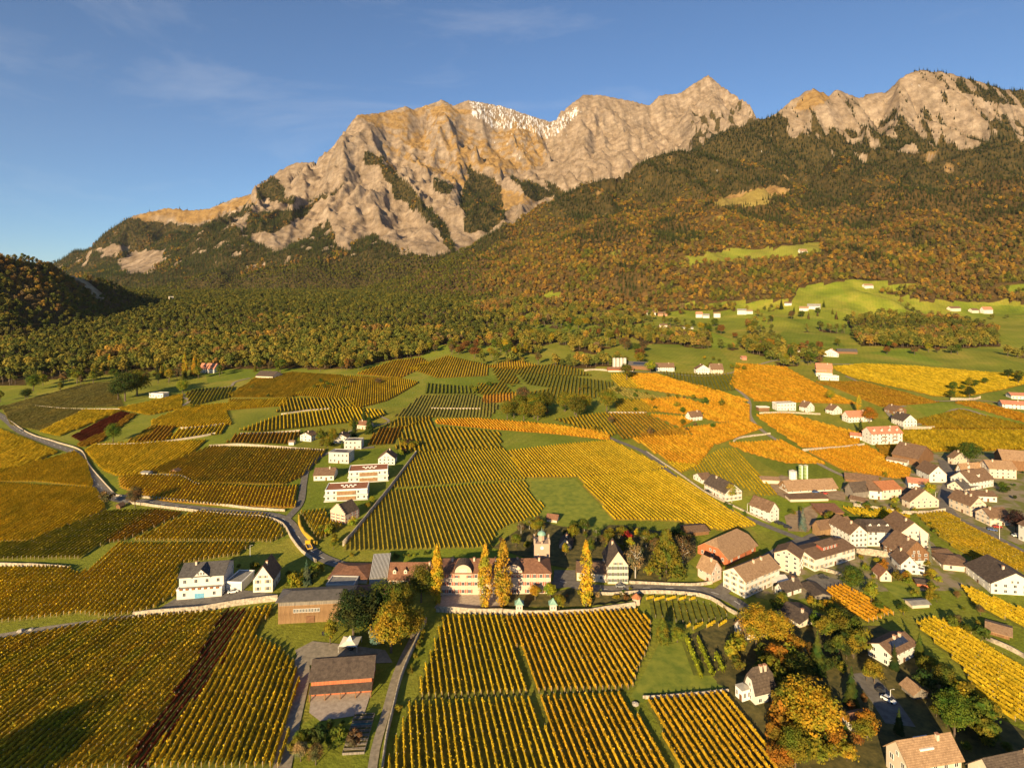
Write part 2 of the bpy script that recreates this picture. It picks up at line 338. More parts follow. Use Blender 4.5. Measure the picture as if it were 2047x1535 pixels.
def land_mat(name):
    m, n, l, b = nodes_mat(name, 0.95)
    b.inputs['Specular IOR Level'].default_value = 0.1
    geo = n.new('ShaderNodeNewGeometry'); pos = geo.outputs['Position']
    at = n.new('ShaderNodeAttribute'); at.attribute_name = 'tint'; sp = n.new('ShaderNodeSeparateColor'); l.new(at.outputs['Color'], sp.inputs['Color'])
    def tex(scale, detail=6, rough=0.6, stretch=None):
        v = pos
        if stretch:
            q = n.new('ShaderNodeMapping'); q.inputs['Scale'].default_value = stretch; l.new(pos, q.inputs['Vector']); v = q.outputs['Vector']
        z = n.new('ShaderNodeTexNoise'); z.inputs['Scale'].default_value = scale; z.inputs['Detail'].default_value = detail; z.inputs['Roughness'].default_value = rough
        l.new(v, z.inputs['Vector']); return z.outputs['Fac']
    def ramp(fac, stops):
        r = n.new('ShaderNodeValToRGB'); e = r.color_ramp.elements
        while len(e) < len(stops): e.new(0.5)
        for k, (p, c) in enumerate(stops): e[k].position = p; e[k].color = (*c, 1)
        l.new(fac, r.inputs['Fac']); return r.outputs['Color']
    def mix(f, a, c):
        q = n.new('ShaderNodeMix'); q.data_type = 'RGBA'; l.new(f, q.inputs['Factor']); l.new(a, q.inputs['A']); l.new(c, q.inputs['B']); return q.outputs['Result']
    def math_(op, a, c, clamp=False):
        q = n.new('ShaderNodeMath'); q.operation = op; q.use_clamp = clamp
        for i, x in enumerate((a, c)):
            if isinstance(x, (int, float)): q.inputs[i].default_value = x
            else: l.new(x, q.inputs[i])
        return q.outputs['Value']
    def edge(val, tex_, lo, hi, amt):
        s = math_('ADD', val, math_('MULTIPLY', math_('SUBTRACT', tex_, 0.5), amt))
        r = n.new('ShaderNodeMapRange'); r.inputs['From Min'].default_value = lo; r.inputs['From Max'].default_value = hi; l.new(s, r.inputs['Value']); return r.outputs['Result']
    if name == 'mountain':
        rock = ramp(tex(0.011, 11, 0.78, (1, 1, 1.6)), [(0.30, (0.125, 0.096, 0.075)), (0.46, (0.25, 0.194, 0.15)), (0.60, (0.335, 0.268, 0.208)), (0.74, (0.425, 0.35, 0.277))])
        streak = ramp(tex(0.02, 5, 0.6, (1.0, 0.4, 0.16)), [(0.36, (0.60, 0.58, 0.55)), (0.62, (1.12, 1.10, 1.08))])
        q = n.new('ShaderNodeMix'); q.data_type = 'RGBA'; q.blend_type = 'MULTIPLY'; q.inputs['Factor'].default_value = 0.8; l.new(rock, q.inputs['A']); l.new(streak, q.inputs['B']); rock = q.outputs['Result']
        grit = ramp(tex(0.055, 9, 0.8, (1, 0.6, 0.6)), [(0.34, (0.52, 0.50, 0.48)), (0.52, (1.0, 1.0, 1.0)), (0.7, (1.22, 1.2, 1.16))])
        q = n.new('ShaderNodeMix'); q.data_type = 'RGBA'; q.blend_type = 'MULTIPLY'; q.inputs['Factor'].default_value = 0.45; l.new(rock, q.inputs['A']); l.new(grit, q.inputs['B']); rock = q.outputs['Result']
        wq = n.new('ShaderNodeMapping'); wq.inputs['Rotation'].default_value = (0, math.radians(28), 0); l.new(pos, wq.inputs['Vector'])
        wv = n.new('ShaderNodeTexWave'); wv.bands_direction = 'Z'; wv.inputs['Scale'].default_value = 0.006; wv.inputs['Distortion'].default_value = 9; wv.inputs['Detail'].default_value = 5; wv.inputs['Detail Scale'].default_value = 1.6; wv.inputs['Detail Roughness'].default_value = 0.7; l.new(wq.outputs['Vector'], wv.inputs['Vector'])
        band = ramp(wv.outputs['Fac'], [(0.15, (0.70, 0.67, 0.63)), (0.5, (1.0, 1.0, 1.0)), (0.85, (1.12, 1.10, 1.06))])
        q = n.new('ShaderNodeMix'); q.data_type = 'RGBA'; q.blend_type = 'MULTIPLY'; q.inputs['Factor'].default_value = 0.4; l.new(rock, q.inputs['A']); l.new(band, q.inputs['B']); rock = q.outputs['Result']
        grass = ramp(tex(0.03, 6), [(0.35, (0.17, 0.10, 0.04)), (0.6, (0.30, 0.19, 0.075))])
    else:
        rock = ramp(tex(0.05, 6), [(0.35, (0.22, 0.17, 0.10)), (0.65, (0.36, 0.29, 0.18))])
        grass = ramp(tex(0.02, 8, 0.62), [(0.30, (0.15, 0.175, 0.02)), (0.5, (0.21, 0.225, 0.026)), (0.7, (0.31, 0.27, 0.045))])
        vq = n.new('ShaderNodeMapping'); vq.inputs['Scale'].default_value = (0.011, 0.0065, 0.0); vq.inputs['Rotation'].default_value = (0, 0, 0.25); l.new(pos, vq.inputs['Vector'])
        vo = n.new('ShaderNodeTexVoronoi'); vo.inputs['Scale'].default_value = 1.0; l.new(vq.outputs['Vector'], vo.inputs['Vector']); vs = n.new('ShaderNodeSeparateColor'); l.new(vo.outputs['Color'], vs.inputs['Color'])
        tone = ramp(vs.outputs['Red'], [(0.0, (0.72, 0.86, 0.7)), (0.4, (1.0, 1.0, 1.0)), (0.7, (1.18, 1.05, 1.1)), (1.0, (0.9, 1.08, 0.8))])
        q = n.new('ShaderNodeMix'); q.data_type = 'RGBA'; q.blend_type = 'MULTIPLY'; q.inputs['Factor'].default_value = 0.9; l.new(grass, q.inputs['A']); l.new(tone, q.inputs['B']); grass = q.outputs['Result']
        px_ = n.new('ShaderNodeSeparateXYZ'); l.new(pos, px_.inputs['Vector']); hr = n.new('ShaderNodeMapRange'); hr.inputs['From Min'].default_value = 170; hr.inputs['From Max'].default_value = 480; l.new(px_.outputs['Z'], hr.inputs['Value'])
        dry = ramp(tex(0.03, 6), [(0.35, (0.20, 0.145, 0.04)), (0.65, (0.30, 0.225, 0.065))]); grass = mix(hr.outputs['Result'], grass, dry)
        mw = n.new('ShaderNodeMapping'); mw.inputs['Rotation'].default_value = (0, 0, 0.5); l.new(pos, mw.inputs['Vector']); ms = n.new('ShaderNodeTexWave'); ms.inputs['Scale'].default_value = 0.05; ms.inputs['Distortion'].default_value = 3.0; ms.inputs['Detail'].default_value = 3; ms.inputs['Detail Scale'].default_value = 0.3; l.new(mw.outputs['Vector'], ms.inputs['Vector'])
        mc_ = ramp(ms.outputs['Fac'], [(0.3, (0.86, 0.88, 0.85)), (0.7, (1.06, 1.05, 1.05))])
        q = n.new('ShaderNodeMix'); q.data_type = 'RGBA'; q.blend_type = 'MULTIPLY'; q.inputs['Factor'].default_value = 0.35; l.new(grass, q.inputs['A']); l.new(mc_, q.inputs['B']); grass = q.outputs['Result']
        fine = ramp(tex(0.6, 5, 0.7), [(0.3, (0.62, 0.62, 0.62)), (0.7, (1.25, 1.25, 1.25))])
        q = n.new('ShaderNodeMix'); q.data_type = 'RGBA'; q.blend_type = 'MULTIPLY'; q.inputs['Factor'].default_value = 0.8; l.new(grass, q.inputs['A']); l.new(fine, q.inputs['B']); grass = q.outputs['Result']
    floor = ramp(tex(0.05, 6), [(0.35, (0.030, 0.029, 0.012)), (0.65, (0.085, 0.058, 0.020))] if name == 'mountain' else [(0.35, (0.045, 0.036, 0.014)), (0.65, (0.125, 0.072, 0.024))])
    snow = ramp(tex(0.05, 3), [(0.3, (0.58, 0.58, 0.62)), (0.7, (0.72, 0.72, 0.74))])
    up = n.new('ShaderNodeSeparateXYZ'); l.new(geo.outputs['Normal'], up.inputs['Vector'])
    edgy = tex(0.03, 7, 0.7)
    gfac = edge(sp.outputs['Green'], edgy, 0.42, 0.58, 1.1)
    if name == 'mountain':   # grass only holds where it is not sheer
        sl = n.new('ShaderNodeMapRange'); sl.inputs['From Min'].default_value = 0.44; sl.inputs['From Max'].default_value = 0.60; l.new(up.outputs['Z'], sl.inputs['Value'])
        gfac = math_('MULTIPLY', math_('ADD', gfac, 0.15, True), sl.outputs['Result'])
    c = mix(gfac, rock, grass)
    c = mix(edge(sp.outputs['Red'], edgy, 0.45, 0.6, 0.5), c, floor)
    c = mix(edge(sp.outputs['Blue'], tex(0.05, 9, 0.72, (1.5, 0.28, 0.28)), 0.47, 0.57, 2.6), c, snow) if name == 'mountain' else c
    l.new(c, b.inputs['Base Color'])
    bp = n.new('ShaderNodeBump'); bp.inputs['Strength'].default_value = 1.0
    if name == 'mountain':
        bp.inputs['Distance'].default_value = 9; l.new(tex(0.018, 9, 0.7, (1, 0.5, 0.4)), bp.inputs['Height'])
    else:
        bp.inputs['Distance'].default_value = 0.35; l.new(tex(0.9, 5, 0.65), bp.inputs['Height'])
    l.new(bp.outputs['Normal'], b.inputs['Normal'])
    return m
land_mat('meadow'); land_mat('mountain')
def land(name, mat, ys, ncol, amax):
    a = np.linspace(-amax, amax, ncol); A, YY = np.meshgrid(a, ys, indexing='xy'); X = A * YY
    Z = gz(X, YY); u, v = to_px(X, YY, Z)
    cv = cover(u.ravel(), v.ravel(), X.ravel(), YY.ravel(), Z.ravel())
    i = np.arange(len(ys) * ncol).reshape(len(ys), ncol)
    Fq = np.stack([i[:-1, :-1].ravel(), i[:-1, 1:].ravel(), i[1:, 1:].ravel(), i[1:, :-1].ravel()], axis=1)
    GRID.append((a, np.asarray(ys), Z))
    me = np_mesh(name, np.stack([X.ravel(), YY.ravel(), Z.ravel()], 1), [Fq], [M(mat)], color=cv, smooth=(name == 'ground'))
    return tag(put(name, me), kind='structure')
YSPLIT = 2400.0; GRID = []
land('ground', 'meadow', np.geomspace(60, YSPLIT, 270), 700, 1.15)
land('mountains', 'mountain', np.concatenate([np.linspace(YSPLIT, 6500, 380), np.linspace(6550, 9000, 14)]), 760, 1.1)

_gz_exact = gz
def gz(X, Y, fine=True):
    """height read from the built land sheets, so that everything sits on the mesh itself"""
    X = np.asarray(X, dtype=np.float64); Y = np.asarray(Y, dtype=np.float64); sh = np.broadcast(X, Y).shape; x = np.broadcast_to(X, sh).ravel(); y = np.broadcast_to(Y, sh).ravel(); z = np.zeros(len(x))
    for k, (a, ys, Z) in enumerate(GRID):
        s = (y < YSPLIT) if k == 0 else (y >= YSPLIT)
        if not s.any(): continue
        yy = np.clip(y[s], ys[0], ys[-1] - 1e-3); r = np.clip(np.searchsorted(ys, yy, side='right') - 1, 0, len(ys) - 2); fr = (yy - ys[r]) / (ys[r + 1] - ys[r])
        c = np.clip((x[s] / yy - a[0]) / (a[1] - a[0]), 0, len(a) - 1.001); ci = c.astype(int); fc = c - ci
        z[s] = (Z[r, ci] * (1 - fc) + Z[r, ci + 1] * fc) * (1 - fr) + (Z[r + 1, ci] * (1 - fc) + Z[r + 1, ci + 1] * fc) * fr
    return z.reshape(sh)
# ------------------------------------------------------------------ trees
leaf_mat('leaves_object', 'object', 0.28); leaf_mat('leaves_instance', 'instance', 0.25); leaf_mat('leaves_tint', 'geometry', 0.35)
noise_mat('bark', (0.07, 0.05, 0.035), (0.16, 0.12, 0.09), 6, 4, 0.95)
noise_mat('birch_bark', (0.30, 0.27, 0.23), (0.55, 0.50, 0.44), 5, 4, 0.9)
def _quads(C, N, S, rng, elong=1.0):
    """leaf faces at C with normals N and half size S"""
    n = len(C); N = N / np.maximum(np.linalg.norm(N, axis=1, keepdims=True), 1e-6)
    R = rng.normal(size=(n, 3)); T = np.cross(N, R); T /= np.maximum(np.linalg.norm(T, axis=1, keepdims=True), 1e-6); B = np.cross(N, T)
    S = np.asarray(S).reshape(-1, 1) * np.ones((n, 1)); k = rng.uniform(0.6, 1.25, (n, 4, 1))
    V = np.stack([C + T * S * elong * k[:, 0], C + B * S * k[:, 1], C - T * S * elong * k[:, 2], C - B * S * k[:, 3]], axis=1).reshape(-1, 3)
    return V, np.arange(4 * n).reshape(n, 4)
def crown_broad(seed, lobes=26, per=26, leaf=0.035, rx=0.34, z0=0.24, z1=1.0, shape='round', gap=0.0):
    rng = np.random.default_rng(seed); C, N = [], []
    zc, rz = (z0 + z1) / 2, (z1 - z0) / 2
    for k in range(lobes):
        d = rng.normal(size=3); d /= np.linalg.norm(d); rad = rng.uniform(0.35, 0.80)
        if shape == 'column':
            h = rng.uniform(0, 1); w = min(1.0, 0.55 + 1.6 * h) * (1 - max(0, h - 0.55) / 0.45) ** 0.55; an = rng.uniform(0, 6.283)
            c = np.array([math.cos(an) * rx * w * 0.55, math.sin(an) * rx * w * 0.55, z0 + h * (z1 - z0) * 0.95]); lr = np.array([rx * w * 0.55, rx * w * 0.55, 0.09])
        elif shape == 'cone':
            h = rng.uniform(0, 1) ** 1.3; w = (1 - h) ** 0.75; an = rng.uniform(0, 6.283)
            c = np.array([math.cos(an) * rx * w * 0.62, math.sin(an) * rx * w * 0.62, z0 + h * (z1 - z0) * 0.93]); lr = np.array([1, 1, 0.9]) * (0.06 + 0.12 * w)
        else:
            c = np.array([d[0] * rx * rad, d[1] * rx * rad, zc + d[2] * rz * rad * (1.0 if d[2] > 0 else 0.85)]); lr = np.array([1, 1, 0.82]) * rng.uniform(0.26, 0.46) * rx * 1.05
        q = rng.normal(size=(per, 3)); q /= np.linalg.norm(q, axis=1, keepdims=True); q[:, 2] = np.where((q[:, 2] < -0.3), -q[:, 2], q[:, 2])
        rr = rng.uniform(0.72, 1.08, (per, 1)); C.append(c + q * lr * rr); N.append(q + 0.35 * rng.normal(size=(per, 3)) + np.array([0, 0, 0.25]))
    C = np.concatenate(C); N = np.concatenate(N)
    if gap: keep = rng.uniform(size=len(C)) > gap; C, N = C[keep], N[keep]
    return _quads(C, N, leaf * rng.uniform(0.7, 1.3, len(C)), rng)
def crown_conifer(seed, tiers=11, per=9, rx=0.2, z0=0.08, droop=0.35, width=0.05, ragged=0.25):
    rng = np.random.default_rng(seed); V, Fq = [], []
    for t in range(tiers):
        f = (t + 0.5) / tiers; z = z0 + f * (1 - z0); L = rx * (1 - f) ** 0.85 + 0.012; n = max(4, int(per * (1 - 0.55 * f)))
        for k in range(n):
            a = 6.2832 * (k + rng.uniform(-.35, .35)) / n + t * 0.7; l = L * rng.uniform(1 - ragged, 1 + ragged * 0.6); zz = z + rng.uniform(-.03, .03)
            d = np.array([math.cos(a), math.sin(a), 0]); s = np.array([-math.sin(a), math.cos(a), 0]); w = (width * (1 - 0.6 * f) + l * 0.22)
            i = len(V); base = np.array([0, 0, zz + 0.035]); mid = d * l * 0.6 + np.array([0, 0, zz - l * droop * 0.35]); tip = d * l + np.array([0, 0, zz - l * droop])
            V += [base, mid + s * w, tip, mid - s * w]; Fq.append((i, i + 1, i + 2, i + 3))
    i = len(V); V += [np.array([0, 0, 1.02]), np.array([0.02, 0, 0.9]), np.array([-0.012, 0.017, 0.9]), np.array([-0.012, -0.017, 0.9])]
    return np.array(V), np.array(Fq + [(i, i + 1, i + 2, i + 3)])
def trunk_mb(h=0.55, r=0.022, limbs=4, seed=0, spread=0.16, mi=0):
    rg = random.Random(seed); b = MB(); b.tube((0, 0, -0.03), (0, 0, h * 0.55), r, r * 0.7, 6, mi, False); b.tube((0, 0, h * 0.55), (rg.uniform(-.01, .01), rg.uniform(-.01, .01), h), r * 0.7, r * 0.3, 6, mi, False)
    for k in range(limbs):
        a = 6.283 * k / max(limbs, 1) + rg.uniform(-.4, .4); z = h * rg.uniform(0.42, 0.8)
        b.tube((0, 0, z), (math.cos(a) * spread, math.sin(a) * spread, z + rg.uniform(.12, .28)), r * 0.45, r * 0.14, 5, mi, False)
    return b
def _proto(name, V, Fq, trunk):
    """one far tree as one mesh: leaves and trunk"""
    n = len(V); tv = np.array(trunk.v, dtype=float); tf = [f for f in trunk.f if len(f) == 4]
    me = np_mesh(name, np.concatenate([V, tv]), [Fq, np.array(tf) + n], [M('leaves_instance'), M('bark')], np.concatenate([np.zeros(len(Fq)), np.ones(len(tf))]))
    o = bpy.data.objects.new(name, me); o.use_fake_user = True; return o
FAR = {
    'spruce': [_proto('far_spruce', *crown_conifer(1, 8, 7), trunk_mb(0.5, 0.018, 0)), _proto('far_spruce', *crown_conifer(2, 9, 7, 0.16), trunk_mb(0.5, 0.018, 0))],
    'pine': [_proto('far_pine', *crown_broad(11, 16, 14, 0.055, 0.24, 0.40, 1.0), trunk_mb(0.75, 0.022, 3, 1, 0.1)), _proto('far_pine', *crown_broad(12, 15, 14, 0.055, 0.20, 0.42, 1.0), trunk_mb(0.75, 0.02, 3, 2, 0.1))],
    'beech': [_proto('far_beech', *crown_broad(s, 22, 17, 0.052, 0.36, 0.12, 1.0), trunk_mb(0.5, 0.024, 3, s)) for s in (21, 22, 23)],
}
SPR = [(0.0569, 0.0759, 0.0252), (0.0791, 0.0949, 0.0285), (0.0442, 0.0633, 0.0252), (0.1027, 0.1139, 0.0316)]
PIN = [(0.1011, 0.1095, 0.0239), (0.1334, 0.1264, 0.0252), (0.0772, 0.0898, 0.0239), (0.1685, 0.1474, 0.0281)]
BEE = [(0.2596, 0.1435, 0.041), (0.3006, 0.164, 0.0437), (0.205, 0.1435, 0.0451), (0.2733, 0.1981, 0.0437), (0.1776, 0.164, 0.0355), (0.3963, 0.2323, 0.041), (0.1845, 0.1257, 0.0573), (0.1503, 0.1298, 0.0383)]
GRN = [(0.1437, 0.151, 0.0287), (0.1869, 0.1725, 0.0316), (0.1222, 0.1365, 0.0287), (0.23, 0.1869, 0.0345), (0.2875, 0.2156, 0.0359)]
def forest_object(name, label, proto, P, H, Wd, tint):
    """many trees nobody could count: points that carry one tree each"""
    me = bpy.data.meshes.new(name); me.vertices.add(len(P)); me.vertices.foreach_set('co', P.astype(np.float32).ravel())
    s = me.attributes.new('scl', 'FLOAT_VECTOR', 'POINT'); s.data.foreach_set('vector', np.stack([Wd, Wd, H], 1).astype(np.float32).ravel())
    r = me.attributes.new('rot', 'FLOAT_VECTOR', 'POINT'); rv = np.zeros((len(P), 3), np.float32); rv[:, 2] = RNG.uniform(0, 6.28, len(P)); rv[:, :2] = RNG.normal(0, 0.03, (len(P), 2)); r.data.foreach_set('vector', rv.ravel())
    t = me.attributes.new('tint', 'FLOAT_COLOR', 'POINT'); c = np.ones((len(P), 4), np.float32); c[:, :3] = tint; t.data.foreach_set('color', c.ravel())
    o = put(name, me); tag(o, label, 'forest', kind='stuff')
    ng = bpy.data.node_groups.new(name, 'GeometryNodeTree')
    ng.interface.new_socket('Geometry', in_out='INPUT', socket_type='NodeSocketGeometry'); ng.interface.new_socket('Geometry', in_out='OUTPUT', socket_type='NodeSocketGeometry')
    n, l = ng.nodes, ng.links; gi, go = n.new('NodeGroupInput'), n.new('NodeGroupOutput')
    oi = n.new('GeometryNodeObjectInfo'); oi.inputs['Object'].default_value = proto; oi.inputs['As Instance'].default_value = True
    ip = n.new('GeometryNodeInstanceOnPoints')
    a1 = n.new('GeometryNodeInputNamedAttribute'); a1.data_type = 'FLOAT_VECTOR'; a1.inputs['Name'].default_value = 'scl'
    a2 = n.new('GeometryNodeInputNamedAttribute'); a2.data_type = 'FLOAT_VECTOR'; a2.inputs['Name'].default_value = 'rot'
    m2p = n.new('GeometryNodeMeshToPoints')
    l.new(gi.outputs[0], m2p.inputs['Mesh']); l.new(m2p.outputs['Points'], ip.inputs['Points']); l.new(oi.outputs['Geometry'], ip.inputs['Instance'])
    l.new(a1.outputs['Attribute'], ip.inputs['Scale']); l.new(a2.outputs['Attribute'], ip.inputs['Rotation']); l.new(ip.outputs['Instances'], go.inputs[0])
    md = o.modifiers.new('trees', 'NODES'); md.node_group = ng
    return o
def scatter_forest(y0, y1, cell, zone):
    """jittered grid over a slab of the land, kept where it is wooded"""
    ny = int((y1 - y0) / cell); out = []
    for k in range(ny):
        yy = y0 + (k + 0.5) * cell; am = 1.0; xs = np.arange(-am * yy, am * yy, cell)
        out.append(np.stack([xs, np.full(len(xs), yy)], 1))
    Q = np.concatenate(out); Q = Q + RNG.uniform(-0.55, 0.55, Q.shape) * cell
    a = Q[:, 0] / Q[:, 1]; Q = Q[np.abs(a) < 0.98]
    Z = gz(Q[:, 0], Q[:, 1]); u, v = to_px(Q[:, 0], Q[:, 1], Z)
    f = forest_cover(u, v, Q[:, 0], Q[:, 1], Z)
    keep = RNG.uniform(size=len(Q)) < f * zone.get('dens', 1.0)
    return np.stack([Q[:, 0], Q[:, 1], Z], 1)[keep], u[keep], v[keep]
def pick(pal, n): return np.array(pal)[RNG.integers(0, len(pal), n)] * RNG.uniform(0.75, 1.25, (n, 1))
parts = []
for (y0, y1, cell) in ((560, 1150, 9.0), (1150, 1900, 10.0), (1900, 3000, 11.0), (3000, 5200, 11.0)):
    P, u, v = scatter_forest(y0, y1, cell, {})
    n = len(P); X, Y = P[:, 0], P[:, 1]
    m = fbm(X / 210, Y / 210, 4, 131) * 0.95 + RNG.normal(0, 0.22, n)
    kind = np.full(n, 'beech', dtype=object)
    # spruce on the high slopes and spur, pine wood in the valley, beech and maple on the lower hillside
    hillside = (u + 90 * m > 960) & (Y > 1250); massif = Y > 3050
    kind = np.where(hillside & (1.0 * m + (470 - v) / 170 + 0.34 > 0.42), 'spruce', kind)
    kind = np.where(massif & (m + 0.55 > 0.0), 'spruce', kind)
    valley = (~hillside) & (~massif)
    kind = np.where(valley & (m + (672 - v) / 45 > 0.15) & (u > 200), 'pine', kind)
    kind = np.where(valley & (u <= 380) & (v < 640) & (m > 0.45), 'pine', kind)
    kind = np.where(valley & (u <= 200) & (v > 640) & (m > -0.2), 'pine', kind)
    parts.append((P, u, v, kind))
P = np.concatenate([p[0] for p in parts]); u = np.concatenate([p[1] for p in parts]); v = np.concatenate([p[2] for p in parts]); K = np.concatenate([p[3] for p in parts]); Yf = P[:, 1]
n = len(P); H = RNG.uniform(9, 21, n) * np.where(K == 'spruce', 1.15, 1.0) * np.where(K == 'beech', 0.92, 1.0) * np.where(Yf > 2950, 1.25, 1.0); WS = H * RNG.uniform(0.75, 1.25, n) * np.where(K == 'pine', 1.15, 1.0)
T = np.zeros((n, 3))
for kd, pal in (('spruce', SPR), ('pine', PIN), ('beech', BEE)):
    s = K == kd; T[s] = pick(pal, s.sum())
gsel = (K == 'beech') & ((fbm(P[:, 0] / 90, Yf / 90, 2, 151) + np.where(Yf < 1400, 0.02, -0.25) + (v - 560) / 260) > 0.15); T[gsel] = pick(GRN, gsel.sum())
print('forest trees', n)
NAMES = {'spruce': ('spruce_forest', 'dark green spruce wood covering the upper mountain slopes'), 'pine': ('pine_forest', 'olive green pine wood across the valley floor'), 'beech': ('broadleaf_forest', 'rust brown and olive autumn broadleaf wood on the hillsides')}
for kd, lst in FAR.items():
    idx = np.where(K == kd)[0]; sp = RNG.integers(0, len(lst), len(idx))
    for k, pr in enumerate(lst):
        s = idx[sp == k]; forest_object(NAMES[kd][0], NAMES[kd][1], pr, P[s] - np.array([0, 0, 0.4]), H[s], WS[s], T[s])
# ------------------------------------------------------------------ vineyards
PAL = {'gold': [(0.62, 0.415, 0.022), (0.68, 0.475, 0.03), (0.49, 0.36, 0.022)], 'ochre': [(0.46, 0.31, 0.024), (0.38, 0.28, 0.026), (0.54, 0.34, 0.024)],
       'olive': [(0.28, 0.24, 0.022), (0.36, 0.28, 0.024), (0.21, 0.20, 0.02)], 'orange': [(0.68, 0.345, 0.026), (0.62, 0.30, 0.024), (0.70, 0.40, 0.032)],
       'green': [(0.21, 0.24, 0.02), (0.30, 0.29, 0.024), (0.17, 0.20, 0.02)], 'red': [(0.16, 0.034, 0.018), (0.21, 0.055, 0.02), (0.13, 0.045, 0.018)],
       'pale': [(0.40, 0.32, 0.085), (0.33, 0.28, 0.07), (0.45, 0.34, 0.07)], 'rust': [(0.38, 0.19, 0.022), (0.44, 0.25, 0.024), (0.32, 0.19, 0.02)],
       'amber': [(0.65, 0.385, 0.024), (0.58, 0.345, 0.022), (0.68, 0.435, 0.03)], 'mixed': [(0.60, 0.39, 0.022), (0.48, 0.34, 0.024), (0.44, 0.27, 0.022), (0.36, 0.30, 0.022), (0.64, 0.43, 0.03)], 'lime': [(0.40, 0.42, 0.03), (0.50, 0.46, 0.03), (0.28, 0.33, 0.025)]}
noise_mat('soil_grass', (0.075, 0.088, 0.013), (0.18, 0.185, 0.024), 0.35, 6, 0.95, 0.5, 1.2)
noise_mat('soil_dry', (0.15, 0.15, 0.022), (0.27, 0.25, 0.035), 0.3, 6, 0.95, 0.5, 1.2)
noise_mat('soil_brown', (0.23, 0.165, 0.022), (0.37, 0.265, 0.035), 0.3, 6, 0.95, 0.5, 1.2)
noise_mat('soil_orange', (0.38, 0.20, 0.028), (0.52, 0.29, 0.036), 0.3, 6, 0.95, 0.5, 1.2)
noise_mat('wood_post', (0.33, 0.27, 0.20), (0.52, 0.44, 0.34), 3, 3, 0.9)
VINES = []
def V_(label, poly, vp, pal, soil, sp=2.1, h=1.8, fill=1.0, wid=0.36, posts=True): VINES.append((label, PX(poly), vp, pal, soil, sp, h, fill, wid, posts))
# foreground below the manor
V_('golden vineyard block directly below the manor terrace wall, nearer the garden path', '886,1233 1004,1233 1062,1389 828,1399', 778, 'gold', 'grass')
V_('golden orange vineyard block below the twin garden pavilions, reaching to the grass track', '1008,1235 1276,1222 1300,1246 1300,1282 1263,1380 1072,1387', 778, 'amber', 'grass')
V_('golden vineyard block at the bottom edge beside the shaded garden wall', '820,1409 1067,1398 1124,1560 762,1560', 778, 'gold', 'grass')
V_('orange gold vineyard block at the bottom edge under the pavilion block', '1075,1397 1242,1389 1358,1560 1130,1560', 778, 'amber', 'grass')
V_('small orange vineyard wedge fenced in beside the white villa', '1287,1402 1455,1387 1530,1490 1570,1560 1372,1560', 778, 'amber', 'grass')
V_('ochre vineyard with dark stripes filling the bottom corner left of the red vine strip', '-120,1300 0,1281 85,1266 215,1241 300,1233 447,1223 390,1331 349,1394 251,1540 -160,1560', 1110, 'mixed', 'grass', 2.1, 1.7, 1.1, 0.5)
V_('dark red vine strip running down through the bottom corner vineyard', '446,1223 498,1222 444,1331 402,1394 285,1545 240,1545 342,1394 384,1331', 1000, 'red', 'grass', 2.1, 1.6)
V_('golden vineyard between the dark red strip and the gravel farm lane', '496,1222 545,1215 512,1276 560,1300 588,1327 598,1360 588,1420 560,1540 281,1540 396,1394 438,1331', 860, 'gold', 'grass', 2.1, 1.8, 1.1, 0.44)
V_('lime yellow young orchard vines in four loose rows beside the villa garden', '1362,1283 1412,1281 1452,1350 1392,1366', 1105, 'lime', 'grass', 4.2, 2.4, 1.0, 0.8, False)
V_('sparse vine plot with pale posts inside the bend of the village street', '1302,1204 1390,1206 1452,1217 1452,1240 1372,1250 1310,1236', 1180, 'olive', 'grass', 2.6, 1.4, 0.4, 0.22)
V_('low yellow vine rows between the sparse plot and the round trees', '1368,1264 1372,1253 1452,1243 1455,1252', 2600, 'gold', 'grass', 2.4, 1.6, 1.0)
V_('yellow vine band along the street wall beside the garden kiosk', '1286,1196 1390,1197 1394,1203 1290,1203', 3600, 'gold', 'grass', 2.0, 1.6, 1.0)
# middle left
V_('ochre vineyard behind the grey roofed white winery house', '-60,1138 140,1136 152,1150 176,1142 232,1089 500,1087 478,1112 356,1130 350,1190 300,1221 215,1236 150,1228 85,1238 -60,1252', 830, 'gold', 'dry')
V_('dark olive vineyard with clear stripes above the pale terrace wall', '0,1086 62,1084 208,1025 312,1022 208,1086 156,1117 0,1119', 980, 'olive', 'dry')
V_('narrow rust brown vine strip beside the dark olive stripes', '210,1085 302,1022 364,1029 275,1070 244,1083', 980, 'rust', 'grass')
V_('orange vineyard inside the road bend under the long white wall', '267,1082 378,1029 404,1025 522,1031 556,1053 563,1073 537,1084', 830, 'gold', 'dry')
V_('golden vineyard just below the country road at its dog leg', '-60,1084 -60,968 0,968 184,979 200,1000 205,1021 62,1082', 815, 'gold', 'brown')
V_('gold brown vine strip under the country road beside the brown bush', '-60,947 41,935 146,906 164,925 184,975 68,962 -60,965', 815, 'gold', 'brown')
V_('ochre vineyard wedge right under the country road where it enters the picture', '-60,842 0,861 108,904 34,935 -60,950', 815, 'gold', 'brown')
V_('bright gold vineyard rectangle along the walled road', '241,955 294,952 359,954 393,969 503,974 587,972 585,1016 445,1011 309,998 290,987 248,977', 700, 'gold', 'orange')
V_('large olive ochre vineyard above the bright gold rectangle', '300,944 421,895 648,902 601,951 560,969 404,964 369,951', 830, 'ochre', 'brown')
V_('dark ochre vineyard beside the lone hut at the road', '176,903 198,890 328,887 402,883 369,910 294,946 238,950 213,939', 830, 'gold', 'brown')
V_('crimson vine strip by the round green tree', '150,870 215,838 240,826 256,829 210,862 172,884', 900, 'red', 'dry', 2.1, 1.4, 0.8)
